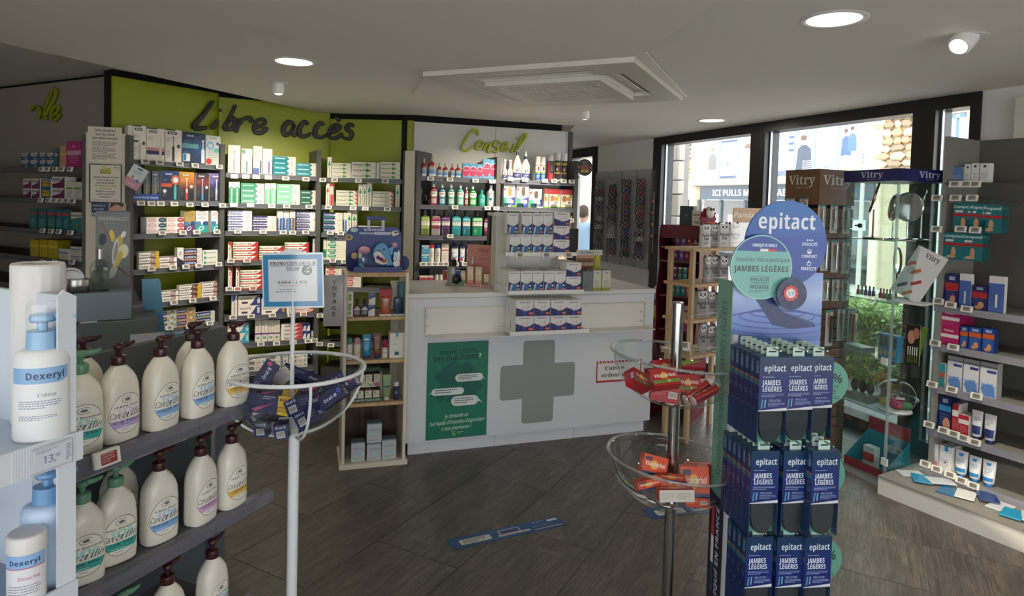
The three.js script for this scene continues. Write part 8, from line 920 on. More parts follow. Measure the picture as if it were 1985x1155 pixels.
const stuff=[['polish_rack','low clear rack of coloured nail varnishes at left, second shelf',1675,1,['#b84a24','#4a8a34','#5a2a6a','#24408a','#2a4a7a'],0.12],['polish_rack','short rack of coloured nail varnishes behind the price panel, second shelf',1713,1,['#8a2a2a','#c2481c','#5a9a2a','#2a5a34'],0.08]];for(const[n,l,px,lv,cols,W]of stuff){const o=thing(n,l,'rack'),p=spot2(px,580,-0.05);F.place(o,p.s,Y[lv]+ 0.001,-0.06,0.25);part(o,'rack',slab(-W / 2,W / 2,0,0.012,-0.03,0.03),ACRYL);cols.forEach((c,i)=>part(o,'varnish_bottle',lathe([[0,0.012],[0.01,0.012],[0.01,0.04],[0.005,0.045],[0.005,0.07],[0,0.07]],14),M(c,0.2,{clearcoat:0.6}),[-W / 2 + 0.012 + i*(W - 0.024)/(cols.length - 1),0,0]));}
{const o=thing('nail_file_box','teal box of nail files with photo front, third glass shelf','box'),p=spot2(1720,695,-0.04),c=cell(100,120,(g,W,H)=>{rect(g,'#2f86b0',0,0,W,H);for(let i=0;i<4;i++){rect(g,'#4a4f56',6 + i*23,10,18,50);disc(g,'#b08a80',15 + i*23,86,9,16);}},'#2a7ca4');F.place(o,p.s,Y[2]+ 0.001,-0.04,0.15);part(o,'box',cartonGeo(0.12,0.15,0.05,c),c.mat());}
{const o=thing('advert_card','dark photo card of a woman with green brushes, third glass shelf','card'),p=spot2(1763,700,-0.05),c=cell(90,190,(g,W,H)=>{rect(g,'#2a1e1c',0,0,W,H);disc(g,'#b0826c',34,60,24,32);disc(g,'#a06a54',64,40,22,26);for(let i=0;i<5;i++){rect(g,'#c8d4c4',14 + i*14,104,6,40);rect(g,'#5a8a3a',15 + i*14,144,4,36);}});F.place(o,p.s - 0.02,Y[2]+ 0.001,-0.09,0.3);part(o,'card',sheetGeo(0.075,0.23,0.003,c).translate(0,0.115,0),c.mat('sign'));const q=thing('nail_file','large yellow-green nail file leaning at right, third glass shelf','nail file');F.place(q,w - 0.05,Y[2]+ 0.001,-0.25,0.5);part(q,'file',rbox(0.03,0.2,0.006,0.003,0,0.1,0),M('#a9b81e',0.5));q.rotation.z=-0.2;const m=thing('tray','grey tray at left of the third glass shelf','tray');F.place(m,0.09,Y[2]+ 0.001,-0.07);part(m,'tray',rbox(0.15,0.035,0.1,0.004,0,0.0175,0),M('#7f9a94',0.4));}
{const o=thing('acrylic_globe','clear two-part globe of pink sponges on a white foot','bowl'),p=spot2(1748,790,0);F.place(o,w - 0.06,Y[3]+ 0.001,-0.12);const y=p.y - Y[3]+ 0.01;part(o,'foot',lathe([[0,0],[0.09,0],[0.086,0.012],[0.02,0.03],[0.014,y - 0.1],[0,y - 0.1]],32),M('#d2d4d4',0.3));part(o,'lower_bowl',bowlGeo(0.105,0.09).translate(0,y,0),bowlMat);part(o,'dome',lathe(Array.from({length:14},(_,i)=>{const a=i / 13*PI / 2;return[0.105*cos(a),y + 0.004 + 0.1*sin(a)];}),44),bowlMat);[['#c2245c',-0.03,0.0],['#b83a6a',0.03,0.02],['#2f7a4a',0.05,-0.03],['#b8a04a',-0.05,0.03],['#c2245c',0.0,-0.04]].forEach(([c,x,z])=>part(o,'sponge',new THREE.SphereGeometry(0.032,14,10).scale(1,0.7,1).translate(x,y - 0.04,z),M(c,0.8)));}
{const o=thing('brush_tray','grey tray of dark oval brushes at left, fourth glass shelf','tray');F.place(o,0.1,Y[3]+ 0.001,-0.1,0.2);part(o,'tray',rbox(0.17,0.05,0.12,0.004,0,0.025,0),M('#7c807e',0.4));for(let i=0;i<3;i++)part(o,'brush',new THREE.SphereGeometry(0.032,20,14).scale(0.8,1.25,0.45).translate(-0.05 + i*0.05,0.085,0),M('#1c1c1e',0.6));const g=thing('gift_pot','kraft gift pot with gold stars behind the brushes','pot');F.place(g,0.17,Y[3]+ 0.001,-0.25);part(g,'pot',lathe([[0,0],[0.05,0],[0.062,0.13],[0.058,0.13],[0.046,0.006],[0,0.006]],28),M('#8a6242',0.8));const St=[];for(let i=0;i<10;i++){const a=i*PI / 5 + PI / 2,r=i % 2?0.018:0.042;St.push([r*cos(a),r*sin(a)]);}for(const[x,y]of[[-0.05,0.14],[0.05,0.12],[0,0.17]])part(g,'star',outline(St,0.004).translate(x,y,0.065),M('#c2a03c',0.35));}
{const o=thing('cardboard_tray','turquoise cardboard tray with red lip on the cabinet floor','tray'),tq=M('#1f8aa0',0.5);F.place(o,0.19,0.031,-0.14,0.1);part(o,'tray_body',join([slab(-0.14,0.14,0,0.004,-0.1,0.1),slab(-0.14,0.14,0,0.28,-0.104,-0.1),outline([[-0.1,0],[0.1,0],[0.1,0.05],[-0.1,0.2]].map(([a,b])=>[-a,b]),0.003).rotateY(PI / 2).translate(-0.14,0,0),outline([[-0.1,0],[0.1,0],[0.1,0.05],[-0.1,0.2]].map(([a,b])=>[-a,b]),0.003).rotateY(PI / 2).translate(0.137,0,0)]),tq);part(o,'red_lip',slab(-0.142,0.142,0,0.05,0.1,0.104),M('#a8283c',0.5));part(o,'red_header',slab(-0.14,0.14,0.2,0.28,-0.0995,-0.098),M('#b23040',0.5));kind('st',C_,'white and red carton in the turquoise tray',C_,0.05,60,90,plainBox('#cfd6d6','#b83a3c','','#333',{by:0.3,bh:0.4}));const b=carton('st',0.075,0.13,'white and red carton standing in the turquoise tray',undefined);F.place(b,0.17,0.036,-0.1,0.1);}
}
// ---------- right-hand shelving in the sun ----------
{
const F0=new Frame([2.144,3.65],[2.39,3.223]),F=F0.shift(-0.28),s0=F.pick(1822,600,0).s,s1=1.35,Y={a:354,d:596,e:673,f:757,g:845,h:926},gm=M('#84837d',0.5),dk=M('#55544f',0.55);
for(const k in Y)Y[k]=F.pick(1850,Y[k],0).y;
const t=thing('shelving_unit','grey shelving unit of plasters and creams at the right window front','shelving');F.place(t,0,0,0);
const yT=F.pick(1860,270,-0.2).y;part(t,'side_panel',slab(s0 - 0.022,s0,0.1,yT,-0.36,0.0),gm);part(t,'back_panel',slab(s0,s1,0.1,yT,-0.36,-0.345),dk);part(t,'back_strip',slab(s0 + 0.16,s1,0.1,2.28,-0.39,-0.362),M('#c9c6bd',0.7));
part(t,'base_deck',slab(-0.02,s1,0.0,0.095,-0.3,0.28),M('#d8d6d0',0.4));part(t,'deck_top',slab(-0.02,s1,0.0955,0.107,-0.3,0.284),M('#8e8b84',0.4));
for(const k of['d','e','f','g','h']){const q=part(t,'shelf',slab(s0,s1,Y[k]- 0.022,Y[k],-0.34,-0.002),gm);part(q,'price_rail',slab(s0 - 0.03,s1,Y[k]- 0.034,Y[k]+ 0.004,0.001,0.008),M('#a9aab4',0.2,{transmission:0.4,thickness:0}));}
part(t,'acrylic_shelf',slab(s0 - 0.01,s1,Y.a - 0.006,Y.a,-0.3,0.0),ACRYL);
const ur=(bg,bd,name,o={})=>plainBox(bg,bd,name,'#e2e2e4',{ny:0.14,ns:0.14,ink:'rgba(220,220,230,.3)',...o}),foot=(g,w,h)=>{disc(g,'#c9946c',w*0.6,h*0.78,w*0.2,h*0.14);disc(g,'#c08860',w*0.42,h*0.88,w*0.22,h*0.08);};
kind('ub','plaster_box','navy and red plaster box',C_,0.05,100,110,ur('#1f2660','#b02a34','URGO',{by:0.26,bh:0.24,art:foot}),'#1c2254');kind('us','plaster_box','small navy plaster box',C_,0.05,50,100,ur('#1f2864',null,'',{art:(g,w,h)=>rect(g,'#b8b4bc',w*0.2,h*0.16,w*0.6,h*0.4)}),'#1c2254');kind('uw','treatment_pack','white and blue treatment pack','pack',0.03,80,190,plainBox('#4a64a8','#d5d5d6','','#fff',{by:0,bh:0.2,art:(g,w,h)=>rect(g,'#d8d8dc',w*0.44,h*0.5,w*0.14,h*0.36)}));kind('pm','support_box','magenta support box',C_,0.16,110,84,ur('#b01c5c','#dcd6d4','Thuasne',{by:0.34,bh:0.2,ns:0.16}),'#a81a58');kind('uo','plaster_box','blue and orange plaster box',C_,0.05,80,110,ur('#234a94','#c85a24','URGO',{by:0.24,bh:0.2,art:foot}),'#20407f');kind('ot',C_,'small teal and orange box',C_,0.05,60,120,plainBox('#2a8a94','#b05a3c','','#fff',{by:0.4,bh:0.2}));kind('ic','compress_box','silver and white compress box',C_,0.06,110,200,(g,w,h)=>{rect(g,'#d2d4d6',0,0,w,h);rect(g,'#8e9094',0,0,w,h*0.16);txt(g,'ZeroVerrue',w / 2,h*0.12,20,'#33363c',{bold:true});rect(g,'#3a3f86',w*0.4,h*0.22,w*0.55,h*0.08);const r=rng(6);for(let i=0;i<60;i++)poly(g,'rgba(90,130,190,.5)',[[r()*w,h*(0.55 + 0.4*r())],[r()*w,h*(0.7 + 0.3*r())],[r()*w,h*(0.6 + 0.4*r())]]);},'#a9abae');kind('uh','plaster_box','dark blue hand-care box',C_,0.1,100,110,ur('#16285c','#2f7fb0','URGO',{by:0.26,bh:0.16,art:(g,w,h)=>disc(g,'#c08a6a',w*0.66,h*0.78,w*0.3,h*0.18)}),'#14244e');kind('rw',C_,'red and white carton',C_,0.1,50,140,plainBox('#a82632','#d8d0cc','','#fff',{by:0.2,bh:0.2,ink:'rgba(230,220,225,.5)'}),'#d2cac6');kind('lp1','skincare_box','white and pink skincare box',C_,0.06,50,150,plainBox('#d8d6d4','#c8788c','','#333',{by:0.66,bh:0.34}));kind('lp2','skincare_box','white skincare box with blue square',C_,0.1,80,160,plainBox('#d8dade',null,'','#333',{art:(g,w,h)=>{rect(g,'#2f86c4',w*0.4,0,w*0.3,h*0.18);disc(g,'#445',w*0.5,h*0.6,6);}}));squeeze('lp3','white tube with blue cap end','#d6dade','#2a7ab8',(g,w,h)=>{rect(g,'#d6dade',0,0,w,h);rect(g,'#2f86c4',w*0.36,4,w*0.26,h*0.14);rect(g,'#2a7ab8',0,h*0.8,w,h*0.2);lines(g,14,h*0.34,w - 28,h*0.3,4,'#678');});squeeze('nv','white tube with navy foot','#d2d4d8','#1f2c68',(g,w,h)=>{rect(g,'#d2d4d8',0,0,w,h);rect(g,'#232f6c',0,h*0.6,w,h*0.4);lines(g,14,h*0.2,w - 28,h*0.24,3,'#567');});
kind('gv','gift_card_box','white and black shelf card box',C_,0.05,80,100,plainBox('#d2d2d0',null,'','#333',{art:(g,w,h)=>rect(g,'#26304a',w*0.36,h*0.1,w*0.3,h*0.12)}));kind('gb','leaflet_box','slanted blue leaflet holder',C_,0.05,80,100,plainBox('#5a7aa8',null,'','#fff',{ink:'rgba(220,230,240,.4)'}));
const w='right grey shelving';
row(F,Y.a,'acrylic top shelf, ' + w,['gb 1841 1865 324','gv 1868 1880 318','gv 1881 1896 316','gv 1898 1916 316'],{t:-0.06});tags(F,'acrylic top shelf, ' + w,[[1851,357],[1873,357],[1890,357]]);
row(F,Y.d,'second shelf, ' + w,['us 1817.5 1829 556','ub 1830 1856 531','uw 1857 1880 530','ub 1882 1912 553','uw 1914 1945 535']);tags(F,'second shelf, ' + w,[[1819,584],[1843,591],[1874,599]]);
row(F,Y.e,'third shelf, ' + w,['pm 1818 1857 602 2','uo 1859 1874 632','uo 1876 1900 634','uo 1902 1925 636']);tags(F,'third shelf, ' + w,[[1813,665],[1848,673]]);
row(F,Y.f,'fourth shelf, ' + w,['ot 1810 1831 703','ic 1834 1863 690','ic 1864.5 1895 696','ic 1897 1930 702']);tags(F,'fourth shelf, ' + w,[[1807,745],[1845,755],[1893,768]]);
row(F,Y.g,'fifth shelf, ' + w,['us 1804 1816 792','uh 1817 1841 767','rw 1843 1855 782','rw 1856 1876 804','nv 1878 1899 796','nv 1902 1925 804']);tags(F,'fifth shelf, ' + w,[[1801,823],[1829,834],[1849,841],[1868,849],[1890,857]]);
row(F,Y.h,'sixth shelf, ' + w,['lp1 1804 1817 859','lp2 1819 1842 864','lp3 1845 1870 874','lp3 1872 1896 885','lp3 1898 1924 893']);tags(F,'sixth shelf, ' + w,[[1794,899],[1816,909],[1842,920],[1864,931],[1887,941]]);
const tc=cell(100,150,(g,W,H)=>{rect(g,'#1b6c74',0,0,W,H);txt(g,'Compeed',W / 2,20,21,'#cfe0e0',{bold:true});rect(g,'#a8242c',0,H*0.38,W,H*0.1);rect(g,'#d2ccc8',W*0.1,H*0.26,W*0.4,H*0.08);disc(g,'#c4946c',W*0.52,H*0.7,12,26);disc(g,'#c4946c',W*0.42,H*0.88,24,9);lines(g,8,H*0.9,30,10,2,'#bcd');},'#15585f');let pr;const hooks=[[1868,394,447,'upper','left'],[1893,396,449,'upper','middle'],[1849,451,503,'lower','left'],[1886,452,506,'lower','middle'],[1922,400,452,'upper','right']];
hooks.forEach(([x,y0,y1,r,c])=>{for(let i=0;i<4;i++){const a=F.pick(x,y0,0.0),b=F.pick(x,y1,0.0),l=`teal foot-plaster pack, ${['front', 'second', 'third', 'rear'][i]} on the ${r} ${c} hook, ${w}`;let o;if(pr)o=copy(pr,l);else{o=pr=thing('plaster_pack',l,'pack','teal foot-plaster packs on hooks');part(o,'card',sheetGeo(0.1,0.152,0.012,tc,0.008).translate(0,0.076,0),tc.mat('gloss'));part(o,'tab',outline(rrect(0.03,0.02,0.006),0.002).translate(0,0.158,-0.008),ACRYL);}F.place(o,a.s,b.y,0.0 - i*0.022);}const a=F.pick(x,y0 - 3,0);part(t,'hook',rod([a.s,a.y + 0.012,-0.34],[a.s,a.y + 0.02,0.03],0.0022),STEEL);});
tags(F,'plaster hooks, ' + w,[[1820,384],[1856,384],[1888,384],[1819,444],[1866,444],[1894,446]],{t:0.02});
const r=rng(12),cols=['#d5dbe2','#2f9ac4','#c9d2da','#1f6f9c','#dfe3e6','#24407c'];for(let i=0;i<9;i++){const o=solo('sachet',`${['white', 'sky-blue', 'pale grey', 'teal-blue', 'off-white', 'navy'][i % 6]} sachet lying ${ORD[i + 1]} from left on the sunny shelf base`,'sachet',rbox(0.09,0.006,0.13,0.003),M(cols[i % 6],0.3),'sachets on the shelf base');F.place(o,0.06 + i*0.075,0.111 +(i % 3)*0.0065,0.12 +(r()- 0.5)*0.12,(r()- 0.5)*1.4);}
}
// ---------- spectacles rack on the far wall ----------
{
const F=FW.shift(0.05),X=[1153,1178,1203,1231,1259],y0=F.pick(1200,334,0).y,y1=0.9,t=thing('spectacles_rack','tall grey wall rack covered with reading glasses','rack');F.place(t,0,0,0);const S=X.map((x)=>F.pick(x,400,0).s),gm=M('#a2a6a8',0.35);
for(let i=0;i<4;i++){part(t,'column_panel',slab(S[i]+ 0.006,S[i + 1]- 0.006,y1,y0 - 0.05,-0.03,-0.015),gm);part(t,'header_sign',rbox(S[i + 1]- S[i]- 0.02,0.07,0.01,0.003,(S[i]+ S[i + 1])/ 2,y0 - 0.02,-0.01),M('#a9acac',0.3));}
for(const s of S)part(t,'divider',slab(s - 0.006,s + 0.006,y1,y0,-0.03,0.0),STEEL);
const rim=(x,z)=>new THREE.TorusGeometry(0.023,0.005,6,22).scale(1.08,0.86,1).translate(x,0,z),fr=join([rim(-0.032,0),rim(0.032,0),rod([-0.008,0.005,0],[0.008,0.005,0],0.002)]),tmpl=rod([-0.058,0.008,-0.002],[0.05,-0.012,-0.02],0.002),tmpr=rod([0.058,0.008,-0.002],[-0.05,-0.014,-0.024],0.002),lens=new THREE.CylinderGeometry(0.022,0.022,0.0012,20).rotateX(PI / 2).scale(1.08,0.86,1),cs=[['black','#1b1b1f'],['tortoiseshell','#4a2f22'],['violet','#4a3462'],['crimson','#7a1f2c'],['blue','#2c3c72'],['grey','#6d6d70'],['clear','#b4b4b2'],['dark','#2a2a30']],pr={},r=rng(31),N=18;
for(let c=0;c<4;c++)for(let k=0;k<N;k++){const[n,q]=cs[floor(r()*8)],col=['leftmost','second','third','rightmost'][c],l=`${n} reading glasses, ${ORD[k + 1]} from top in the ${col} rack column`;let o;if(pr[n])o=copy(pr[n],l);else{o=pr[n]=thing('reading_glasses',l,'glasses','reading glasses on the wall rack');part(o,'frame',fr,M(q,0.3));part(o,'temple',tmpl,M(q,0.3));part(o,'temple',tmpr,M(q,0.3));for(const s of[-1,1])part(o,'lens',lens,CLEAR,[s*0.032,0,0]);part(o,'price_card',slab(-0.012,0.012,-0.03,-0.004,-0.004,-0.002),M('#d2d2ce',0.5));}const w=S[c + 1]- S[c];o.scale.setScalar(min(1.3,w / 0.14));F.place(o,(S[c]+ S[c + 1])/ 2,y0 - 0.12 - k*(y0 - 0.2 - y1)/ N,0.03,(r()- 0.5)*0.5);}
const sk=thing('glasses_case','column of brown glasses cases at the rack side','case');F.place(sk,S[4]+ 0.05,0,0);for(let i=0;i<4;i++)part(sk,'case',rbox(0.07,0.045,0.04,0.015,0,1.28 + i*0.13,0),M('#7a5a50',0.5));part(sk,'strip',slab(-0.006,0.006,1.1,1.78,-0.03,-0.022),STEEL);
}
// ---------- floor stickers ----------
{
const st=(q,l,seed)=>{const[a,b,c,d]=q.map(([x,y])=>atY(x,y,0.0012)),F=new Frame([(a[0]+ d[0])/ 2,(a[1]+ d[1])/ 2],[(b[0]+ c[0])/ 2,(b[1]+ c[1])/ 2]),w=F.len,h=hypot(a[0]- d[0],a[1]- d[1]),k=cell(420,84,(g,W,H)=>{rect(g,'#2b4d7c',0,0,W,H);rr(g,'#c2c2be',34,26,110,38,8);lines(g,46,32,86,28,3,'#2c3c50',seed);rr(g,'#a9adb0',166,50,120,14,7);g.strokeStyle='#c4c4c0';g.lineWidth=4;g.strokeRect(178,20,74,32);rect(g,'#4a3a5a',182,28,66,10);rr(g,'#c2c6ca',366,12,40,16,4);lines(g,310,12,50,12,2,'#b8c0cc');lines(g,300,44,100,10,1,'#8a98ac');rect(g,'#c2c6ca',300,66,104,4);},'#1b3050');const o=thing('floor_sticker',l,'sticker');F.place(o,w / 2,0.0012,0);part(o,'print',sheetGeo(w,h,0.0008,k,0.01).rotateX(-PI / 2),k.mat('sign'));};
st([[864,1046],[1080,997],[1101,1019],[880,1066]],'dark blue printed sticker strip on the floor before the counter',1);st([[1245,985],[1450,962],[1462,980],[1262,1007]],'second blue sticker strip on the floor behind the chrome bowl stand',4);
}
// ---------- the street outside ----------
{
const asphalt=M('#c4c0b6',0.9),pav=M('#cbc6ba',0.9);setting('street',frameBox(FW,-14,16,-0.5,-0.12,-16,-0.26),asphalt);setting('pavement',frameBox(FW,-14,16,-0.2,-0.06,-2.6,-0.26),pav);
const FO=FW.shift(-9),cw=M('#cbbfa6',0.85),mort=M('#b5a98f',0.95),stoneM=['#bda98a','#a99272','#c8b798','#8f7f68','#c29a72','#b3a58c'].map((c)=>M(c,0.9)),P=(x,y,t=0)=>FO.pick(x,y,t),S=(x,y=330)=>FO.pick(x,y,0).s,stG=[0,1,2].map((k)=>{const g=new THREE.DodecahedronGeometry(0.5,0),p=g.attributes.position,r=rng(k + 40),m=new Map();for(let i=0;i<p.count;i++){const q=[p.getX(i),p.getY(i),p.getZ(i)],key=q.map((v)=>v.toFixed(2)).join();if(!m.has(key))m.set(key,0.85 + r()*0.35);const f=m.get(key);p.setXYZ(i,q[0]*f*1.1,q[1]*f*1.1,q[2]*f);}g.computeVertexNormals();return g;});
const ys=(x,y)=>P(x,y).y;
const stones=(b,s0,s1,y0,y1,w,h,seed,z=0.0)=>{const r=rng(seed);let row=0;for(let y=y0;y<y1;row++){const hh=h*(0.7 + 0.6*r());for(let s=s0 - r()*w;s<s1;){const ww=w*(0.6 + 0.9*r());part(b,'stone',stG[floor(r()*3)],stoneM[floor(r()*6)],[s + ww / 2,y + hh / 2,z],[0,0,(r()- 0.5)*0.2]).scale.set(ww*0.96,hh*0.95,0.14);s +=ww;}y +=hh;}};
const sl=S(1347),sr=S(1690),yTop=6.4,y1=ys(1500,388),y2=ys(1500,358),sb=thing('shop_building','cream shop front across the street with blue posters and a dark name band','building');FO.place(sb,0,0,0);
part(sb,'wall',slab(sl,sr,y2 + 0.18,yTop,-0.4,0),cw);part(sb,'ledge',slab(sl - 0.2,sr + 0.1,y2 + 0.02,y2 + 0.18,-0.4,0.22),M('#d2c8b2',0.8));part(sb,'pier',slab(sl - 0.12,sl + 0.16,-0.12,y2,-0.4,0.08),M('#cdbfa2',0.85));part(sb,'corner_strip',slab(sl - 0.15,sl + 0.08,y2 + 0.18,yTop,-0.3,0.06),M('#d8ccb4',0.85));
const bn=cell(1200,90,(g,W,H)=>{rect(g,'#36444f',0,0,W,H);txt(g,'ICI PULLS MARINS FABRIQUÉS',W*0.42,H*0.52,54,'#d3d6d4',{bold:true,fit:800});},'#36444f'),b0=S(1362,372),b1=S(1700,372);part(sb,'name_band',sheetGeo(b1 - b0,y2 - y1,0.06,bn).translate((b0 + b1)/ 2,(y1 + y2)/ 2,0.1),bn.mat());
part(sb,'shop_interior',slab(sl,sr,-0.12,y1,-0.5,-0.3),M('#3a3c3c',0.8));for(let i=0;i<6;i++){const a=sl + 0.2 +(sr - sl - 0.2)*i / 6,b=sl + 0.2 +(sr - sl - 0.2)*(i + 1)/ 6;const wd=part(sb,'shop_window',join([slab(a,a + 0.07,-0.12,y1,-0.1,0),slab(a,b,0.3,0.38,-0.1,0)]),M('#4a545c',0.5));part(wd,'pane',slab(a + 0.07,b,0.38,y1,-0.06,-0.05),CLEAR);part(wd,'window_card',slab(a + 0.2,b - 0.25,y1 - 0.7,y1 - 0.45,-0.2,-0.18),M('#b9c8d0',0.7));}
const person2=(g,x,y,s,coat,hair)=>{poly(g,coat,[[x - 34*s,y + 110*s],[x - 26*s,y + 30*s],[x - 8*s,y + 16*s],[x + 10*s,y + 16*s],[x + 30*s,y + 34*s],[x + 38*s,y + 110*s]]);disc(g,'#c9a890',x,y,13*s,17*s);disc(g,hair,x - 2*s,y - 10*s,14*s,10*s);};
const posters=[[1365,1397,269,352,'#a9c8dc',(g,W,H)=>person2(g,W*0.6,H*0.3,0.9,'#6a6a66','#8a6a4a')],[1400,1431,272,345,'#b4cfe0',(g,W,H)=>{rect(g,'#3c4f72',0,0,W,14);rect(g,'#3c4f72',0,H - 14,W,14);txt(g,'PAR CARRÉ',W / 2,H*0.24,20,'#6a7c94',{fit:W*0.8});lines(g,W*0.2,H*0.36,W*0.6,H*0.2,3,'#6a7c94');rect(g,'#3c4f8a',W*0.42,H*0.6,8,20);rect(g,'#b04a4a',W*0.54,H*0.6,8,20);}],[1433,1490,262,348,'#b9a890',(g,W,H)=>person2(g,W*0.4,H*0.3,1.3,'#c4a890','#6a5a4a')],[1493,1543,252,340,'#a5cbe2',(g,W,H)=>{rect(g,'#3f5272',0,0,W,12);ring(g,'#c25a4c',W*0.26,H*0.52,24,12,-2.4,-0.7);ring(g,'#c25a4c',W*0.26,H*0.52,24,12,0.8,2.3);ring(g,'#dfe4e6',W*0.26,H*0.52,24,12,-0.7,0.8);ring(g,'#dfe4e6',W*0.26,H*0.52,24,12,2.3,3.9);rect(g,'#3a5a8a',W*0.14,H*0.44,32,12);for(const y of[0.16,0.3,0.44])rect(g,'#3f5272',W*0.78,H*y,W*0.2,12);rect(g,'#5a6c9a',0,H*0.9,W,H*0.1);}],[1545,1583,247,332,'#9cc4de',(g,W,H)=>{person2(g,W*0.45,H*0.3,1.4,'#3c4656','#5a4438');for(let i=0;i<5;i++)rect(g,'#d5d8da',W*0.4,H*(0.76 + i*0.045),W*0.5,4);}],[1585,1628,242,330,'#b2d3e6',(g,W,H)=>{rect(g,'#3f5272',0,0,W,12);txt(g,'VENTE DIRECTE',W / 2,H*0.22,22,'#64788f',{fit:W*0.86});lines(g,W*0.3,H*0.34,W*0.4,16,1,'#64788f');rect(g,'#6a7a8a',W*0.4,H*0.9,26,12);}],[1630,1664,235,328,'#9dc3dc',(g,W,H)=>{person2(g,W*0.4,H*0.24,1.0,'#3c5a8a','#5a4636');person2(g,W*0.74,H*0.2,0.9,'#4a6aa0','#4a3a2e');disc(g,'#c4b8a4',W*0.4,H*0.9,40,46);}]];
posters.forEach(([x0,x1,ya,yb,bg,f],i)=>{const a=S(x0,(ya + yb)/ 2),b=S(x1,(ya + yb)/ 2),h1=ys((x0 + x1)/ 2,ya),h0=ys((x0 + x1)/ 2,yb),c=cell(120,230,(g,W,H)=>{rect(g,bg,0,0,W,H);f(g,W,H);},bg);part(sb,'poster_panel',sheetGeo(b - a,h1 - h0,0.05,c).translate((a + b)/ 2,(h0 + h1)/ 2,0.06),c.mat());});
const w1=thing('stone_house','bright rubble stone house left of the cream shop','building');FO.place(w1,0,0,0);part(w1,'wall',slab(sl - 45,sl - 0.16,-0.12,yTop,-0.5,-0.06),mort);stones(w1,S(1312,315),sl - 0.17,ys(1330,352),ys(1330,276),0.2,0.13,3);part(w1,'dark_shutter',slab(sl - 2.2,sl - 0.3,0.4,y1,-0.06,-0.02),M('#4c5358',0.6));
const w2=thing('stone_house','rubble stone house right of the cream shop, in full sun','building');FO.place(w2,0,0,0);const a2=S(1713,270),b2=S(1790,250);part(w2,'wall',slab(sr + 0.01,b2 + 0.3,-0.12,yTop,-0.5,-0.05),mort);part(w2,'render_strip',slab(sr + 0.02,a2 - 0.02,-0.12,yTop,-0.049,0.03),M('#d6cbb4',0.85));stones(w2,a2,b2 + 0.2,ys(1745,345),ys(1745,200),0.26,0.15,9);
const w3=thing('house','cream house with a pale blue window seen past the last window post','building');FO.place(w3,0,0,0);const a3=b2 + 0.32,wx=S(1832,262),wy=S(1872,255),h1=ys(1850,222),h0=ys(1850,282);part(w3,'wall',slab(a3,a3 + 6,-0.12,yTop + 1,-0.5,0),M('#d2c4a4',0.85));const wn=part(w3,'window',join([slab(wx,wy,h1 - 0.08,h1,0,0.06),slab(wx,wy,h0,h0 + 0.08,0,0.06),slab(wx,wx + 0.09,h0,h1,0,0.06),slab(wy - 0.09,wy,h0,h1,0,0.06),slab((wx + wy)/ 2 - 0.05,(wx + wy)/ 2 + 0.05,h0,h1,0,0.06)]),M('#8fb0d8',0.5));part(wn,'pane',slab(wx + 0.09,wy - 0.09,h0 + 0.08,h1 - 0.08,0.01,0.02),M('#7d98a4',0.1));part(w3,'lintel',slab(wx - 0.2,wy + 0.2,h1 + 0.02,h1 + 0.3,0,0.05),M('#ddd4c2',0.8));
const FN=FW.shift(-0.9),pr=thing('stone_pier','pale block stone pier close outside the first window','pier'),p0=FN.pick(1270,400,0).s,p1=FN.pick(1317,400,0).s;FN.place(pr,0,0,0);part(pr,'core',slab(p0 - 0.6,p1 - 0.02,-0.1,3.4,-0.14,-0.03),M('#8d8a84',0.95));{const r=rng(17),gs=[0,1,2].map(()=>new RoundedBoxGeometry(1,1,1,1,0.08));let y=-0.06,k=0;while(y<3.2){const h=0.17 + 0.12*r();let s=p0 - 0.1;while(s<p1 - 0.03){const w=min(0.22 + 0.22*r(),p1 - s);part(pr,'stone',gs[k++ % 3],M(['#a5a29a','#98958f','#b0aba0','#9d978a'][floor(r()*4)],0.9),[s + w / 2,y + h / 2,-0.02]).scale.set(w - 0.012,h - 0.012,0.08 + 0.03*r());s +=w;}y +=h;}}
const lp=thing('street_lamp','pale street lamp on a slim post before the cream shop','street lamp'),lq=FO.pick(1675,300,1.2),lh=FO.pick(1676,246,1.2).y;FO.place(lp,lq.s,0,1.2);part(lp,'post',cyl(0.05,0.035,lh,14,0,-0.12,0),M('#b9b6ae',0.5));part(lp,'arm',rod([0,lh - 0.16,0],[0.25,lh + 0.02,0],0.03),M('#b9b6ae',0.5));part(lp,'head',rbox(0.5,0.12,0.2,0.05,0.16,lh + 0.06,0),M('#c9c6be',0.4));
const rs=thing('round_sign','round white shop sign with red and blue emblem on the post','sign'),rq=FO.pick(1674,307,1.25),rc=cell(100,100,(g,W,H)=>{rect(g,'#dededc',0,0,W,H);ring(g,'#b8443c',50,50,26,9,-2.2,-0.9);ring(g,'#b8443c',50,50,26,9,0.9,2.2);rect(g,'#3a4a86',38,38,24,14);},'#dededc');FO.place(rs,rq.s,rq.y,1.27,-0.5);part(rs,'disc',shapeSheet(new THREE.Shape().absarc(0,0,0.17,0,2*PI),0.04,rc,-0.17,0.17,-0.17,0.17),rc.mat());part(rs,'bracket',slab(-0.02,0.02,-0.03,0.03,-0.1,-0.04),STEEL);
const ysn=thing('road_sign','yellow diamond road sign before the stone house','sign'),yq=FO.pick(1322,367,1.5);FO.place(ysn,yq.s,0,1.5);part(ysn,'plate',rbox(0.3,0.3,0.02,0.02).rotateZ(PI / 4).translate(0,yq.y,0.03),M('#d8ac1e',0.5));part(ysn,'post',cyl(0.03,0.03,yq.y + 0.3,12,0,-0.12,0),M('#8d8d8a',0.5));
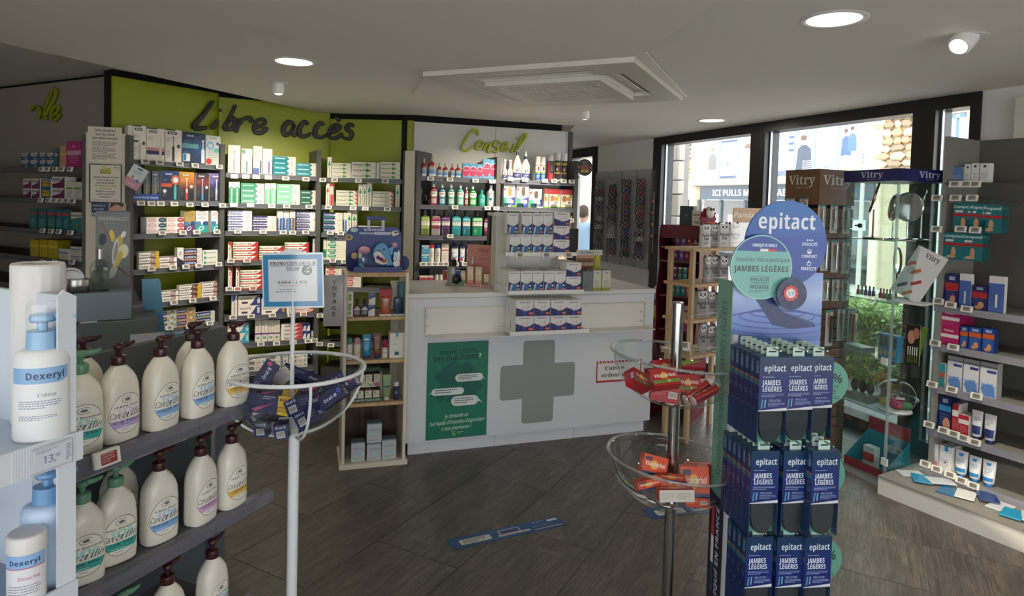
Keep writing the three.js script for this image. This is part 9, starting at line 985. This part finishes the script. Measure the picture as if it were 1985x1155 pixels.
const cq=atY(1700,500,-0.12),car=thing('car','grey parked hatchback seen from behind through the glass cabinet','car');car.position.set(cq[0],-0.12,-cq[1]- 0.4);car.rotation.y=-0.5;const cg=M('#8f949a',0.25,{clearcoat:0.8,metalness:0.4}),gl=M('#2c363c',0.08);const body=new THREE.Shape();[[-2,0.3],[2,0.3],[2.02,0.75],[1.85,1.0],[1.55,1.48],[0.2,1.5],[-0.7,1.02],[-1.95,0.85]].forEach(([a,b],i)=>i?body.lineTo(a,b):body.moveTo(a,b));part(car,'body',outline(body,1.5,0.08).translate(0,0,-0.75).rotateY(-PI / 2),cg);part(car,'rear_window',outline([[-0.58,1.04],[0.58,1.04],[0.5,1.42],[-0.5,1.42]],0.02).rotateX(-0.55).translate(0,0.22,2.5 - 0.03),gl);for(const s of[-1,1]){part(car,'tail_light',rbox(0.14,0.34,0.1,0.03,s*0.72,0.98,1.92),M('#8a1a1c',0.2));for(const z of[-1.3,1.3])part(car,'wheel',new THREE.CylinderGeometry(0.32,0.32,0.22,28).rotateZ(PI / 2).translate(s*0.72,0.32,z),M('#1a1a1b',0.7));part(car,'side_window',outline([[-0.5,1.04],[1.5,1.04],[1.4,1.4],[0.2,1.42]],0.02).rotateY(-PI / 2).translate(s*0.835 + 0.01,0,0),gl);}part(car,'number_plate',slab(-0.26,0.26,0.62,0.73,2.09,2.11),M('#d8d4c4',0.4));
const FH=FW.shift(-1.3),hs0=FH.pick(1575,640,0).s,hs1=FH.pick(1830,640,0).s,hy=FH.pick(1690,588,0).y,hd=thing('hedge','sunlit green hedge low outside the window behind the glass cabinet','hedge');FH.place(hd,0,0,0);part(hd,'twigs',rbox(hs1 - hs0 - 0.1,hy - 0.08,0.45,0.1,(hs0 + hs1)/ 2,(hy - 0.1)/ 2 - 0.02,-0.25),M('#3a4220',0.95));{const r=rng(23),lm=new THREE.MeshPhysicalMaterial({color:'#ffffff',roughness:0.6,transmission:0.3,thickness:0}),sh=new THREE.Shape();sh.moveTo(0,-0.03);sh.quadraticCurveTo(0.02,0,0,0.035);sh.quadraticCurveTo(-0.02,0,0,-0.03);const im=new THREE.InstancedMesh(new THREE.ShapeGeometry(sh,3),lm,7000),m=new THREE.Matrix4(),q=new THREE.Quaternion(),col=new THREE.Color();for(let i=0;i<7000;i++){const x=hs0 + r()*(hs1 - hs0),y=r()*(hy + 0.05)- 0.05,z=y>hy - 0.08?-0.5 + r()*0.55:0.0 +(r()- 0.5)*0.12;q.setFromEuler(new THREE.Euler(r()*6,r()*6,r()*6));const k=0.7 + r()*0.9;m.compose(V3(x,y,z),q,V3(k,k,k));im.setMatrixAt(i,m);im.setColorAt(i,col.setHSL(0.2 + r()*0.06,0.5,0.2 + r()*0.25));}im.name='leaves';im.userData.kind='stuff';hd.add(im);}
}
// ---------- passer-by outside the far window ----------
function flesh(bones,lo,size,res,k=0.03){
const mc=new MarchingCubes(res,new THREE.MeshBasicMaterial(),false,false,60000),f=mc.field;mc.isolation=0;
for(let z=0;z<res;z++)for(let y=0;y<res;y++)for(let x=0;x<res;x++){const p=[lo[0]+ size*x / res,lo[1]+ size*y / res,lo[2]+ size*z / res];let s=0;for(const b of bones){const d=[b[4]- b[0],b[5]- b[1],b[6]- b[2]],l=d[0]**2 + d[1]**2 + d[2]**2,t=l?min(1,max(0,((p[0]- b[0])*d[0]+(p[1]- b[1])*d[1]+(p[2]- b[2])*d[2])/ l)):0,D=hypot(p[0]- b[0]- d[0]*t,p[1]- b[1]- d[1]*t,(p[2]- b[2]- d[2]*t)*(b[8]??1))- b[3]-(b[7]- b[3])*t;s +=Math.exp(-D / k);}f[z*res*res + y*res + x]=s>0?k*Math.log(s):-1;}
mc.update();const n=mc.count,g=new THREE.BufferGeometry(),pos=new Float32Array(n*3);for(let i=0;i<n*3;i++)pos[i]=lo[i % 3]+ size*(mc.positionArray[i]+ 1)/ 2;g.setAttribute('position',new THREE.BufferAttribute(pos,3));g.setAttribute('normal',new THREE.BufferAttribute(mc.normalArray.slice(0,n*3),3));return g;
}
{
const o=thing('person','person with short brown hair in a pale blue shirt outside the far window','person'),q=atD(1131,420,10.2),H=q.y - 0.1;o.position.set(q.x,-0.06,q.z);o.rotation.y=2.6;o.scale.setScalar((q.y + 0.06)/ 1.56);
const L=[];for(const s of[-1,1])L.push([s*0.17,1.4,0,0.05,s*0.25,1.12,0.02,0.042],[s*0.25,1.12,0.02,0.04,s*0.2,0.9,0.16,0.03],[s*0.2,0.9,0.16,0.03,s*0.19,0.82,0.2,0.03],[s*0.09,0.92,0,0.085,s*0.1,0.5,0.01,0.06],[s*0.1,0.5,0.01,0.058,s*0.1,0.1,-0.01,0.04],[s*0.1,0.05,-0.03,0.035,s*0.1,0.04,0.12,0.03]);
part(o,'body',flesh([[0,0.95,0,0.13,0,1.3,0,0.14,1.4],[-0.12,1.39,0,0.06,0.12,1.39,0,0.06],[0,1.42,-0.01,0.055,0,1.52,0.01,0.052],[0,1.58,0.02,0.082,0,1.64,0.0,0.088],[0,1.58,0.1,0.018,0,1.555,0.108,0.02],[-0.088,1.59,0,0.016,-0.09,1.61,0,0.016],[0.088,1.59,0,0.016,0.09,1.61,0,0.016],...L],[-0.95,-0.05,-0.95],1.9,96,0.014),M('#c49a80',0.6));
part(o,'shirt',flesh([[0,0.92,0,0.15,0,1.32,0,0.155,1.35],[-0.13,1.39,0,0.068,0.13,1.39,0,0.068],...[-1,1].map((s)=>[s*0.17,1.4,0,0.066,s*0.24,1.18,0.01,0.062])],[-0.5,0.7,-0.5],1,56,0.02),M('#9fc0dc',0.8));part(o,'trousers',flesh([[0,0.9,0,0.14,0,0.96,0,0.14,1.3],...[-1,1].flatMap((s)=>[[s*0.09,0.9,0,0.1,s*0.1,0.5,0.01,0.075],[s*0.1,0.5,0.01,0.075,s*0.1,0.12,-0.01,0.06]])],[-0.55,0,-0.55],1.1,56,0.02),M('#3a4254',0.85));part(o,'hair',flesh([[0,1.63,-0.02,0.094,0,1.67,-0.01,0.088]],[-0.2,1.45,-0.2],0.4,32,0.01),M('#4a3a30',0.8));
}
for(const a of atlases)a.t.needsUpdate=true;
scene.traverse((o)=>{if(o.isMesh){o.castShadow=true;o.receiveShadow=true;}});
renderer.render(scene,camera);
